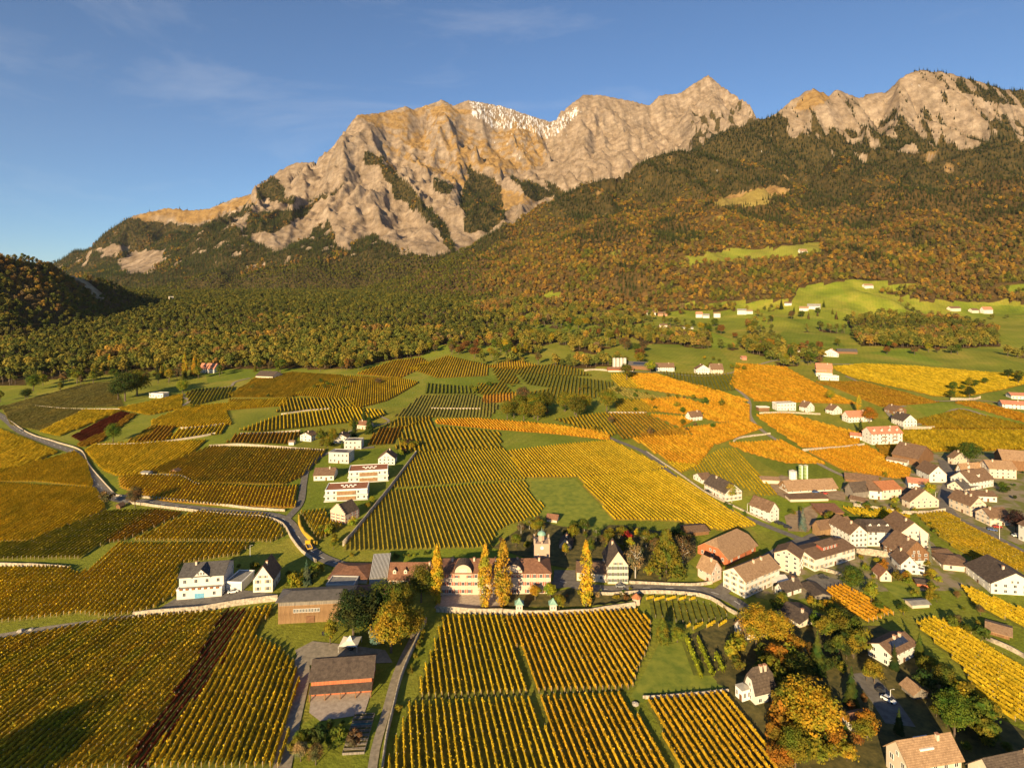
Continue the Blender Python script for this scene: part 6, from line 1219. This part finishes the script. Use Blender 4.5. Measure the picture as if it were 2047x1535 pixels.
for line in '''873,1207,118,poplar,bright gold,golden poplar at the manor courtyard, first of the manor poplars from the hall
970,1215,128,poplar,bright gold,golden poplar in front of the manor, second of the manor poplars from the hall
1006,1212,132,poplar,bright gold,golden poplar standing close beside the second manor poplar
1172,1213,132,poplar,bright gold,tallest orange gold poplar standing alone before the steep roofed cream house
369,753,46,poplar,bright gold,golden poplar first of three by the red roofed forest villa
388,753,42,poplar,bright gold,golden poplar second of three by the red roofed forest villa
396,752,38,poplar,green gold,golden poplar nearest the red roofed forest villa
219,738,32,poplar,bright gold,lone golden poplar in the forest edge
1717,828,40,poplar,bright gold,lone yellow poplar behind the coral roofed house
706,1278,98,broad,dark green,large dark evergreen tree in front of the slatted hall
742,1270,92,tall,dark green,second dark evergreen tree beside the slatted hall
782,1304,100,broad,gold,big gold and orange maple above the red boarded barn
822,1280,66,broad,green gold,gold green tree behind the big orange maple
690,1240,64,tall,dark green,dark tree crowding the corner of the slatted hall
800,1246,84,broad,olive,olive tree between the hall trees and the first manor poplar
768,1246,88,broad,green,dark green tree behind the big orange maple
660,1288,58,tall,green gold,yellow green tree before the slatted hall entrance
752,1292,40,shrub,silver,silvery shrub under the big orange maple
842,1204,76,broad,olive,olive willow beside the first manor poplar
613,1168,50,conifer,blue green,blue spruce between the slim white house and the hall
1332,1152,96,cone,olive,huge clipped cone shaped tree on the lawn by the orange red barn
1270,1156,78,bare,tan,thin pale birch beside the steep roofed cream house
1365,1136,66,bare,brown,brown thin leaved tree behind the orange red barn
1254,1085,24,shrub,crimson,bright crimson bush behind the steep roofed cream house
1298,1150,22,shrub,gold,bright orange gold bush by the low street wall
1325,1283,50,cone,green gold,rounded olive gold tree at the top of the grass track
1354,1284,30,broad,lime,small lime green tree beside the rounded olive gold tree
1622,1490,132,broad,gold,huge orange gold maple in the villa garden
1562,1452,92,tall,green gold,slender green gold birch beside the steep roofed villa
1590,1538,84,broad,green gold,yellow green tree in front of the huge garden maple
1560,1545,60,broad,orange,orange bush tree at the bottom edge below the villa
1634,1345,84,conifer,green,broad green pine between the garden maple and the mossy roof
1702,1410,78,conifer,dark green,tall spruce beside the close road
1797,1466,52,conifer,dark green,spruce standing by itself in the close
1512,1300,92,broad,gold,golden birch hiding the half hidden white house
1552,1302,80,broad,gold,second golden birch before the half hidden white house
1588,1318,56,broad,orange,orange tree between the golden birches and the pine
1908,1472,92,broad,green,big dark green tree above the bottom corner house
1886,1388,64,broad,olive,olive tree between the double garage and the steep vineyard
1788,1338,50,conifer,dark green,slim spruce in front of the solar panel house
1838,1316,52,conifer,green,spruce beside the vineyard end of the solar panel house
1748,1366,48,broad,green gold,yellow green tree at the corner of the solar panel house
1704,1186,56,broad,green,green gold tree below the parking court
1742,1208,54,tall,lime,lime green tree in front of the hen lawn
1605,1060,46,conifer,silver,silver spruce behind the white lane house
1857,1128,62,slim,silver,silvery columnar conifer beside the beige gabled house
2030,1064,46,broad,purple,dark copper beech beside the pink street house
1938,928,46,broad,green,green tree beside the small white gabled village house
1720,866,32,conifer,dark green,dark conifer between the two coral roofed houses
1738,846,34,broad,orange,orange tree behind the coral roofed house
708,872,48,slim,dark green,tall dark conifer among the hillside villas
738,866,46,conifer,dark green,dark spruce beside the red tiled villa
728,846,38,conifer,dark green,dark spruce topping the hillside villas
642,892,38,tall,olive,olive tree left of the hillside villas
664,888,34,broad,green gold,gold green tree behind the low gabled villa
1213,824,48,broad,green gold,large round green gold tree beside the striped plots
1152,836,46,broad,olive,olive tree at the end of the round tree row
226,884,40,broad,green,round green tree beside the crimson vines
365,788,30,broad,lime,bright lime tree beside the flat white house
250,802,62,broad,dark green,dark oak left of the flat white house
274,792,56,broad,olive,second dark oak beside the flat white house
236,800,42,broad,dark green,smaller dark oak at the vineyard corner
270,1014,44,broad,brown,round brown bush tree at the road fork
214,1008,28,shrub,brown,low brown bush at the road bend
1045,806,34,broad,brown,brown round tree above the centre tree row
1300,748,30,broad,lime,round yellow green tree beside the solar barn
1253,760,34,broad,olive,round olive tree below the silo farm
1540,700,24,broad,orange,orange tree in the meadow orchard
1562,618,22,conifer,dark green,dark spruce beside the upper meadow farm
1660,800,22,broad,yellow,bright yellow tree behind the upper villa row
1463,1004,40,bare,yellow,yellow climber tree on the skylight house
1858,995,34,broad,yellow,yellow tree in front of the bright orange red roof
1660,1050,30,broad,green gold,green gold tree beside the farm lean to
1130,1112,30,tall,gold,small golden tree beside the manor tower
1070,1200,34,broad,gold,small gold tree before the manor front
1100,1196,30,broad,lime,small green tree at the manor corner
1118,1222,36,broad,green gold,gold green shrub tree beside the second garden pavilion'''.split('\n'):
    a = line.split(',', 5); T1(float(a[0]), float(a[1]), float(a[2]), a[3], a[4], a[5])
def S(poly, n, kinds, hues, h0, h1):
    """n trees of h0..h1 metres spread over an area"""
    P = PX(poly); us, vs = [p[0] for p in P], [p[1] for p in P]; k = 0; g = 0
    while k < n and g < 4000:
        g += 1; u, v = random.uniform(min(us), max(us)), random.uniform(min(vs), max(vs))
        if not inpoly(np.array(u), np.array(v), P): continue
        TREES.append([u, v, -random.uniform(h0, h1), random.choice(kinds), random.choice(hues), None]); k += 1
AU = ['olive', 'green gold', 'green', 'olive', 'russet', 'brown', 'gold', 'green']
S('1485,1320 1560,1420 1540,1535 1700,1535 1740,1480 1680,1380 1600,1330 1560,1320', 26, ['broad', 'shrub', 'broad', 'tall'], ['gold', 'orange', 'green gold', 'olive', 'russet'], 4, 11)
S('1600,1250 1700,1260 1760,1290 1700,1330 1640,1300', 18, ['broad', 'tall', 'shrub'], ['green', 'olive', 'dark green', 'green gold'], 5, 10)
S('1820,1330 1880,1330 1960,1430 2040,1500 1940,1500 1860,1420', 18, ['broad', 'shrub', 'conifer'], ['green', 'olive', 'dark green', 'green gold'], 4, 9)
S('1850,1190 1920,1190 1990,1260 1960,1300 1880,1240 1840,1230', 14, ['shrub', 'broad'], ['olive', 'green gold', 'green', 'brown'], 2, 6)
S('1456,1292 1480,1276 1482,1345 1460,1352', 6, ['broad', 'shrub'], ['russet', 'green gold', 'olive', 'yellow'], 4, 8)
S('985,1092 1062,1045 1110,1058 1064,1110 1040,1110', 14, ['broad', 'bare'], ['brown', 'olive', 'tan', 'green gold'], 4, 8)
S('1110,1062 1240,1056 1300,1080 1320,1120 1262,1110 1150,1110', 30, ['broad', 'tall', 'bare'], ['green', 'olive', 'green gold', 'brown', 'dark green', 'yellow'], 5, 10)
S('1040,1205 1100,1205 1180,1205 1270,1198 1262,1180 1180,1186 1110,1195', 20, ['shrub'], ['green', 'olive', 'green gold', 'tan', 'russet'], 1.5, 3)
S('600,1450 690,1450 730,1470 700,1530 585,1530', 14, ['shrub', 'bare', 'broad'], ['olive', 'brown', 'dark green', 'tan', 'green'], 2, 7)
S('560,1165 650,1135 660,1160 600,1180', 8, ['broad', 'shrub'], ['green', 'olive', 'dark green', 'green gold'], 4, 7)
S('485,1160 500,1150 505,1180 490,1190', 2, ['broad'], ['olive', 'tan'], 4, 6)
S('640,1060 700,1050 745,1000 780,960 760,990 700,1070 660,1105', 13, ['shrub', 'broad'], ['lime', 'green gold', 'yellow', 'olive'], 3, 6)
S('660,1110 760,1112 860,1108 860,1118 700,1122', 10, ['shrub'], ['lime', 'green', 'green gold'], 1.5, 3)
S('770,890 850,895 800,925 760,905', 7, ['broad', 'shrub'], ['green gold', 'purple', 'olive', 'lime'], 4, 8)
S('570,870 720,850 740,880 660,905 590,888', 9, ['broad', 'conifer', 'shrub'], ['olive', 'dark green', 'green', 'green gold'], 4, 10)
S('1000,845 1110,842 1150,830 1190,815 1130,812 1060,822 1000,830', 16, ['broad'], ['olive', 'green gold', 'green gold', 'green'], 14, 22)
S('0,790 60,775 160,752 240,748 235,765 100,790 0,812', 16, ['broad', 'tall'], ['dark green', 'olive', 'green', 'brown', 'olive'], 11, 20)
S('230,752 300,745 520,740 640,740 640,748 480,752 300,770', 26, ['broad', 'tall', 'conifer'], ['olive', 'dark green', 'green', 'brown', 'green gold', 'olive'], 11, 20)
S('640,742 800,722 880,695 960,695 970,720 900,710 830,712 720,742', 24, ['broad', 'tall'], ['olive', 'russet', 'green gold', 'brown', 'green', 'olive'], 12, 20)
S('960,690 1070,660 1070,730 1130,735 1080,725 980,728', 24, ['broad', 'tall'], AU, 13, 23)
S('1000,640 1060,640 1240,640 1260,690 1060,690', 26, ['broad', 'tall'], AU, 13, 23)
S('1070,605 1300,620 1500,640 1540,690 1300,690 1240,640', 30, ['broad', 'broad', 'conifer'], AU, 12, 21)
S('1240,690 1290,700 1280,735 1240,725', 9, ['broad'], AU, 13, 22)
S('1470,690 1640,690 1640,735 1560,740 1480,712', 20, ['broad', 'tall'], AU, 11, 20)
S('1640,690 1820,690 1930,705 1930,715 1700,712', 12, ['broad'], AU, 10, 17)
S('1860,770 1990,765 2047,745 2047,790 1900,800', 12, ['broad'], ['olive', 'green', 'dark green', 'green gold'], 8, 13)
S('1500,640 1680,640 1700,625 1600,600 1540,630', 10, ['broad', 'conifer'], AU, 12, 21)
S('1440,690 1480,735 1520,750 1480,752 1380,740', 8, ['broad'], ['olive', 'gold', 'green gold'], 6, 10)
S('1680,1235 1740,1215 1830,1225 1820,1245', 6, ['shrub', 'broad'], ['green gold', 'olive', 'green'], 3, 5)
S('1700,1010 1840,1010 1840,1030 1880,1040 1700,1016', 8, ['shrub'], ['green', 'olive', 'green gold'], 2, 4)
S('1750,1130 1800,1165 1890,1170 1880,1150 1850,1158 1790,1150', 9, ['shrub', 'broad'], ['orange', 'green', 'yellow', 'olive'], 2.5, 5)
S('800,1420 842,1260 850,1262 790,1440', 12, ['shrub'], ['olive', 'brown', 'green gold'], 1.2, 2.6)
S('1230,770 1300,770 1340,790 1420,812 1400,830 1300,815', 7, ['broad', 'shrub'], ['olive', 'green gold', 'green'], 4, 8)
S('1540,1215 1560,1205 1580,1218 1560,1232', 4, ['broad', 'shrub'], ['gold', 'green', 'green gold'], 4, 7)
S('1690,1010 1830,1000 1900,1000 1880,1150 1700,1160', 26, ['shrub', 'shrub', 'broad'], ['green', 'olive', 'green gold', 'yellow'], 2, 4.5)
S('1900,905 2047,905 2047,1000 1960,1000 1900,980', 16, ['shrub', 'broad'], ['green', 'olive', 'dark green'], 2, 6)
S('1300,1085 1395,1080 1390,1100 1320,1140 1290,1130', 9, ['broad', 'bare', 'tall'], ['olive', 'brown', 'green gold', 'dark green'], 6, 11)
S('1400,1000 1500,1040 1640,1010 1640,1030 1560,1030', 8, ['shrub'], ['green', 'olive', 'yellow'], 2, 4)
S('1850,1030 1900,1100 1990,1150 1940,1150 1870,1100', 8, ['shrub'], ['green', 'green gold', 'olive'], 2, 4)
S('1490,1290 1560,1300 1700,1280 1740,1360 1720,1480 1700,1535 1560,1535 1540,1420', 34, ['shrub', 'broad', 'shrub', 'tall'], ['green', 'olive', 'dark green', 'green gold', 'russet', 'yellow'], 2.5, 7)
S('1840,1330 1930,1380 2047,1490 2047,1530 1940,1520 1850,1430', 20, ['shrub', 'broad'], ['green', 'olive', 'dark green', 'green gold'], 2.5, 7)
S('1600,1205 1660,1215 1740,1262 1680,1262 1610,1240', 10, ['shrub', 'broad'], ['green', 'olive', 'green gold', 'gold'], 2.5, 6)
S('440,1130 560,1150 600,1160 560,1185 548,1160 500,1145', 8, ['shrub', 'broad'], ['olive', 'green', 'green gold'], 2.5, 5)
S('620,890 700,905 780,950 740,970 690,925 640,915', 10, ['shrub'], ['green', 'olive', 'lime'], 1.5, 3.5)
S('1700,1115 1780,1120 1800,1165 1880,1180 1880,1215 1800,1215 1740,1170', 12, ['shrub', 'broad'], ['green', 'olive', 'yellow', 'green gold'], 2, 5)
S('1780,935 1860,985 1800,1000 1680,985 1690,950', 8, ['shrub'], ['olive', 'green', 'green gold'], 2, 4)
S('250,900 420,800 760,790 1000,800 1200,900 1440,860 1460,800 1100,770 700,760 380,790', 44, ['shrub', 'shrub', 'broad'], ['olive', 'green', 'green gold', 'brown'], 3, 8)
TP = ground_at([t[0] for t in TREES], [t[1] for t in TREES]); ORD = ['', 'second', 'third', 'fourth', 'fifth', 'sixth', 'seventh', 'eighth', 'ninth', 'tenth', 'eleventh', 'twelfth']
order = sorted(range(len(TREES)), key=lambda i: TREES[i][0]); seen = {}
for i in order:
    u, v, h, kind, hue, label = TREES[i]; x, y, z = TP[i]; hm = h * y / F_PX if h > 0 else -h
    if label is None:   # keep trees out of buildings
        if any((x - bx) ** 2 + (y - by) ** 2 < (br_ + 1.0) ** 2 for _, bx, by, br_ in BUILT): continue
    if label is None:
        d, lm = min(((u - a) ** 2 + 4 * (v - b) ** 2, (a, b, c)) for a, b, c in LAND); rel = ('left of' if u < lm[0] - 30 else 'right of' if u > lm[0] + 30 else 'in front of' if v > lm[1] + 5 else 'just behind')
        size = 'small' if hm < 4 else 'tall' if hm > 11.5 else 'medium'; base = f'{size} {hue} {KW[kind]} {rel} {lm[2]}'; n_ = seen.get(base, 0); seen[base] = n_ + 1; label = base if n_ == 0 else f'{base}, {ORD[min(n_, 11)]} from the left'
    root = thing('garden_tree' if kind == 'broad' and hm < 8 else NM[kind], label, 'shrub' if kind == 'shrub' else 'tree', (x, y, z), 0, 'garden shrubs' if kind == 'shrub' else 'single trees on the slopes and in the village'); w = hm * random.uniform(0.9, 1.12) * (1.15 if kind == 'broad' else 1.0)
    c = put('crown', random.choice(CROWN['big' if kind == 'broad' and hm > 11 and y < 700 else kind]), root, (0, 0, 0), random.uniform(0, 6.28)); c.scale = (w, w, hm); hu = HUE[hue]; j = random.uniform(0.82, 1.18); c.color = (hu[0] * j, hu[1] * j * random.uniform(0.93, 1.07), hu[2], 1)
    tr = TRUNK.get(kind) or TRUNK['conifer' if kind == 'slim' else 'poplar' if kind == 'cone' else 'broad']; t_ = put('trunk', random.choice(tr), root, (0, 0, 0), random.uniform(0, 6.28)); t_.scale = (w, w, hm)
    if kind == 'shrub': t_.scale = (w * .6, w * .6, hm * .5)
# a small clump just outside the frame; its long shadow lies across the near corner vineyard
for k, (x, y, hm) in enumerate(((-158, 134, 24), (-149, 131, 20), (-141, 137, 17))):
    root = thing('broadleaf_tree', f"tall dark tree outside the near corner of the picture, {['first', 'second', 'third'][k]} of three", 'tree', (x, y, float(gz(x, y))), 0, 'single trees on the slopes and in the village')
    for nm, me in (('crown', CROWN['broad'][k]), ('trunk', TRUNK['broad'][k])): c = put(nm, me, root, (0, 0, 0), k); c.scale = (hm, hm, hm); c.color = (0.1, 0.1, 0.02, 1)
print('trees', len(TREES))
# ------------------------------------------------------------------ vehicles, silos, small things
noise_mat('car_dark', (0.015, 0.016, 0.02), (0.03, 0.032, 0.038), 1, 2, 0.25, spec=0.6); noise_mat('car_white', (0.68, 0.68, 0.66), (0.76, 0.76, 0.74), 1, 2, 0.3, spec=0.6); noise_mat('car_grey', (0.16, 0.165, 0.17), (0.22, 0.225, 0.23), 1, 2, 0.3, spec=0.6); noise_mat('car_red', (0.36, 0.03, 0.03), (0.45, 0.05, 0.04), 1, 2, 0.3, spec=0.6); noise_mat('car_yellow', (0.62, 0.36, 0.02), (0.72, 0.44, 0.03), 1, 2, 0.4, spec=0.5); noise_mat('car_blue', (0.05, 0.09, 0.22), (0.07, 0.12, 0.28), 1, 2, 0.3, spec=0.6)
noise_mat('tyre', (0.015, 0.015, 0.015), (0.03, 0.03, 0.03), 3, 2, 0.9); noise_mat('silo_green', (0.16, 0.24, 0.08), (0.24, 0.33, 0.12), 1, 4, 0.7, stretch=(1, 1, .2)); noise_mat('concrete', (0.36, 0.33, 0.28), (0.52, 0.48, 0.41), 0.7, 5, 0.9); noise_mat('canvas', (0.66, 0.60, 0.50), (0.78, 0.72, 0.62), 0.8, 3, 0.9); noise_mat('tarp', (0.03, 0.09, 0.09), (0.05, 0.14, 0.13), 1, 3, 0.7); noise_mat('rock', (0.25, 0.22, 0.19), (0.42, 0.38, 0.33), 1.2, 6, 0.95, .6, 4)
def loft(secs, mi=None):
    """cross sections (lists of equal length) joined into a closed skin"""
    b = MB(); n = len(secs[0]); b.v = [tuple(p) for s in secs for p in s]
    for k in range(len(secs) - 1):
        for j in range(n): i = k * n; m = (j + 1) % n; b.f.append((i + j, i + m, i + n + m, i + n + j)); b.m.append(0)
    b.f.append(tuple(range(n))[::-1]); b.m.append(0); b.f.append(tuple((len(secs) - 1) * n + j for j in range(n))); b.m.append(0); return b
def ring(x, hw, z0, z1, r=.12): return [(x, -hw, z0), (x, hw, z0), (x, hw, z1 - r), (x, hw - r, z1), (x, -hw + r, z1), (x, -hw, z1 - r)]
body_secs = [ring(-2.15, .78, .38, .72), ring(-2.05, .86, .28, .90), ring(-1.2, .90, .25, .95), ring(0.7, .90, .25, .95), ring(1.7, .86, .27, .84), ring(2.15, .74, .36, .66)]
cab_secs = [ring(-1.75, .70, .90, 1.02), ring(-1.15, .72, .90, 1.46), ring(0.0, .72, .90, 1.50), ring(0.45, .70, .90, 1.40), ring(1.15, .66, .88, .96)]
roof_secs = [ring(-1.1, .64, 1.44, 1.50, .04), ring(0.0, .64, 1.48, 1.55, .04), ring(0.4, .62, 1.40, 1.46, .04)]
BODY = {c: loft(body_secs).mesh('body', [M('car_' + c)]) for c in ('dark', 'white', 'grey', 'red', 'blue')}; ROOFM = {c: loft(roof_secs).mesh('roof', [M('car_' + c)]) for c in BODY}; CAB = loft(cab_secs).mesh('cabin_glass', [M('glass')])
wb = MB(); wb.tube((0, -.1, 0), (0, .12, 0), .32, .32, 12); wb.tube((0, .12, 0), (0, -.12, 0), .32, .32, 12); WHEEL = wb.mesh('wheel', [M('tyre')]); lb_ = MB(); lb_.box(-.03, .03, -.16, .16, -.07, .07); LIGHT = lb_.mesh('headlight', [M('trim')])
def car(u, v, deg, col, label):
    p = g1(u, v); o = thing('parked_car', label, 'car', (p.x, p.y, p.z + .25), math.radians(deg), 'parked cars'); b = put('body', BODY[col], o); put('roof', ROOFM[col], o); put('cabin_glass', CAB, o)
    for x in (-1.35, 1.35):
        for y in (-.82, .82): put('wheel', WHEEL, o, (x, y, .32))
    for y in (-.55, .55): put('headlight', LIGHT, b, (2.1, y, .6))
for a in ((1556, 1047, -30, 'dark', 'black car first beside the white lane house'), (1563, 1050, -35, 'dark', 'second black car beside the white lane house'), (1575, 1056, -32, 'dark', 'dark car parked farther down the lane by the silver spruce'), (1240, 1174, 0, 'grey', 'grey car parked at the steep roofed cream house'), (1646, 1156, -10, 'dark', 'black car on the parking court'),
          (1984, 1061, -35, 'blue', 'dark blue car driving down the main street'), (2033, 1073, -10, 'white', 'white car at the edge of the main street'), (1994, 1055, -10, 'red', 'dark red car before the pink street house'), (1765, 1386, -55, 'dark', 'dark car first along the close road'), (1776, 1402, -55, 'white', 'silver white van like car second along the close road'), (466, 1185, 20, 'white', 'white car under the winery carport'),
          (686, 1134, 10, 'white', 'white car at the top of the road bend'), (655, 1268, 20, 'dark', 'dark car by the slatted hall'), (1648, 988, 0, 'red', 'bright red car at the long farm barn'), (1630, 985, 0, 'blue', 'blue vehicle at the long farm barn'), (42, 862, -35, 'grey', 'grey car on the country road near the picture edge'), (1416, 984, -35, 'dark', 'dark car before the skylight house'), (706, 1296, 60, 'dark', 'dark car in the farm yard shade')): car(*a)
# yellow flatbed truck
p = g1(617, 1096); o = thing('flatbed_truck', 'yellow flatbed truck on the road bend', 'truck', (p.x, p.y, p.z + .25), math.radians(118)); t = MB(); t.box(2.2, 4.2, -1.1, 1.1, .6, 2.7); t.box(2.0, 2.2, -1.1, 1.1, .6, 3.0); child(t, 'cab', ['car_yellow'], o); t = MB(); t.box(3.4, 4.24, -1.0, 1.0, 1.7, 2.4); child(t, 'windscreen', ['glass'], o)
t = MB(); t.box(-4.2, 1.9, -1.2, 1.2, .9, 1.15); child(t, 'bed', ['grey_wood'], o); t = MB()
for y in (-1.22, 1.22): t.box(-4.2, 1.9, y - .05, y + .05, 1.1, 1.6)
t.box(-4.25, -4.15, -1.2, 1.2, 1.1, 1.6); child(t, 'side_board', ['car_yellow'], o)
for x in (-3, -2, 3.1):
    for y in (-1, 1): w_ = put('wheel', WHEEL, o, (x, y, .5)); w_.scale = (1.5, 1.5, 1.5)
# silos
def silo(u, v, hpx, wpx, m1, label, top='concrete'):
    p = g1(u, v); s = p.y / F_PX; h, r = hpx * s, wpx * s / 2; o = thing('silo', label, 'silo', tuple(p), 0, 'farm silos'); t = MB(); t.tube((0, 0, -.4), (0, 0, h), r, r, 18, 0, False); child(t, 'shell', [m1], o); t = MB(); t.tube((0, 0, h), (0, 0, h + r * .35), r * 1.04, r * .1, 18); child(t, 'cap', [top], o)
    for k in range(4): t = MB(); t.tube((0, 0, h * (k + .5) / 4), (0, 0, h * (k + .5) / 4 + .2), r * 1.02, r * 1.02, 18); child(t, 'hoop', ['concrete'], o)
    t = MB(); t.box(-.25, .25, -r - .2, -r - .05, 0, h); child(t, 'ladder', ['trim'], o)
silo(1601, 956, 26, 9, 'silo_green', 'green farm silo behind the long barn, first of the pair'); silo(1611, 956, 26, 9, 'silo_green', 'green farm silo behind the long barn, second of the pair'); silo(1585, 958, 17, 15, 'canvas', 'squat white silo beside the green silo pair')
for k, u in enumerate((1228, 1235, 1242, 1249)): silo(u, 736, 20, 7, 'concrete', f"grey concrete silo at the silo farm, {['first', 'second', 'third', 'fourth'][k]} of four from the white wall")
# white tent, picnic table, boulders, lamp posts
p = g1(700, 1294); o = thing('party_tent', 'white pointed party tent beside the farm yard', 'tent', tuple(p)); t = MB(); r = 3.4
for k in range(4): c0 = [(-r, -r), (r, -r), (r, r), (-r, r)][k]; c1 = [(-r, -r), (r, -r), (r, r), (-r, r)][(k + 1) % 4]; t.poly([(c0[0], c0[1], 2.3), (c1[0], c1[1], 2.3), (c1[0] * .35, c1[1] * .35, 3.1), (c0[0] * .35, c0[1] * .35, 3.1)]); t.poly([(c0[0] * .35, c0[1] * .35, 3.1), (c1[0] * .35, c1[1] * .35, 3.1), (0, 0, 4.6)])
child(t, 'canopy', ['canvas'], o)
for x in (-r, r):
    for y in (-r, r): t = MB(); t.tube((x, y, 0), (x, y, 2.3), .06, .06, 6); child(t, 'pole', ['trim'], o)
for (u, v, h, lb) in ((1780, 1400, 22, 'street lamp on the close road'), (1998, 1078, 30, 'tall street lamp on the main street'), (1494, 1022, 16, 'green topped sign pole before the white lane house'), (1870, 1000, 16, 'street lamp at the village bend'), (500, 1112, 22, 'power pole on the meadow above the slim white house')):
    p = g1(u, v); hm = h * p.y / F_PX; o = thing('street_lamp', lb, 'lamp', tuple(p)); t = MB(); t.tube((0, 0, -.2), (0, 0, hm), .11, .07, 7); child(t, 'post', ['trim'], o); t = MB(); t.tube((0, 0, hm), (.9, 0, hm + .15), .05, .05, 6); t.box(.7, 1.3, -.12, .12, hm + .1, hm + .22); child(t, 'lamp_head', ['concrete'], o)
for (u, v, r, lb) in ((42, 1262, 1.4, 'larger pale boulder beside the vineyard track'), (62, 1259, 1.1, 'smaller pale boulder beside the vineyard track'), (1270, 1408, 1.2, 'pale boulder at the foot of the grass track')):
    p = g1(u, v); V, Fq = [], []; b = MB(); N_ = 8
    for i in range(5):
        for j in range(N_): a = j / N_ * 6.283; ph = (i / 4) * math.pi / 2; k_ = r * random.uniform(.8, 1.15); b.v.append((math.cos(a) * math.cos(ph) * k_, math.sin(a) * math.cos(ph) * k_, math.sin(ph) * k_ * .75))
    for i in range(4):
        for j in range(N_): b.f.append((i * N_ + j, i * N_ + (j + 1) % N_, (i + 1) * N_ + (j + 1) % N_, (i + 1) * N_ + j)); b.m.append(0)
    tag(b.build('boulder', [M('rock')], None, tuple(p)), lb, 'boulder')
# garden steps: raised beds below the barn
for k in range(9):
    u, v = 728 - k * 2.6, 1432 + k * 9.0; p = g1(u, v); o = thing('raised_bed', f"wooden raised garden bed on the slope below the red boarded barn, {(['topmost'] + ORD[1:])[k]} of the ladder", 'garden bed', (p.x, p.y, p.z + .15), math.radians(4), 'raised beds in a ladder'); t = MB()
    for y in (-.62, .62): t.box(-3.1, 3.1, y - .07, y + .07, -.3, .5)
    for x in (-3.1, 3.1): t.box(x - .07, x + .07, -.55, .55, -.3, .48)
    child(t, 'frame', ['grey_wood'], o); t = MB(); t.box(-3.0, 3.0, -.54, .54, -.3, .32); child(t, 'filling', ['tarp' if k == 2 else 'garden_soil'], o)
# terrace cafe parasol like awning and hen run fence
p = g1(1556, 1172); o = thing('sun_sail', 'cream sun sail beside the tall white street house', 'awning', tuple(p)); t = MB(); slab(t, [(-4, -3, 3.2), (4, -2.4, 3.6), (4.4, 3, 4.0), (-3.6, 3, 3.7)], .06); child(t, 'sail', ['canvas'], o)
for x, y, z in ((-4, -3, 3.2), (4, -2.4, 3.6), (4.4, 3, 4), (-3.6, 3, 3.7)): t = MB(); t.tube((x, y, -.2), (x, y, z), .06, .06, 6); child(t, 'mast', ['trim'], o)
# ------------------------------------------------------------------ the air between here and the mountains
hz = MB(); hz.box(-11000, 11000, -600, 9400, -30, 2700); ho = put('haze', hz.mesh('haze', []))
hm_ = bpy.data.materials.new('air'); hm_.use_nodes = True; hn = hm_.node_tree.nodes; hn.remove(hn['Principled BSDF'])
pv = hn.new('ShaderNodeVolumePrincipled'); pv.inputs['Color'].default_value = (0.80, 0.86, 0.95, 1); pv.inputs['Density'].default_value = 1.1e-5; pv.inputs['Anisotropy'].default_value = 0.2
hm_.node_tree.links.new(pv.outputs['Volume'], hn['Material Output'].inputs['Volume']); ho.data.materials.append(hm_)
tag(ho, 'thin autumn haze in the valley air', 'haze', kind='stuff')
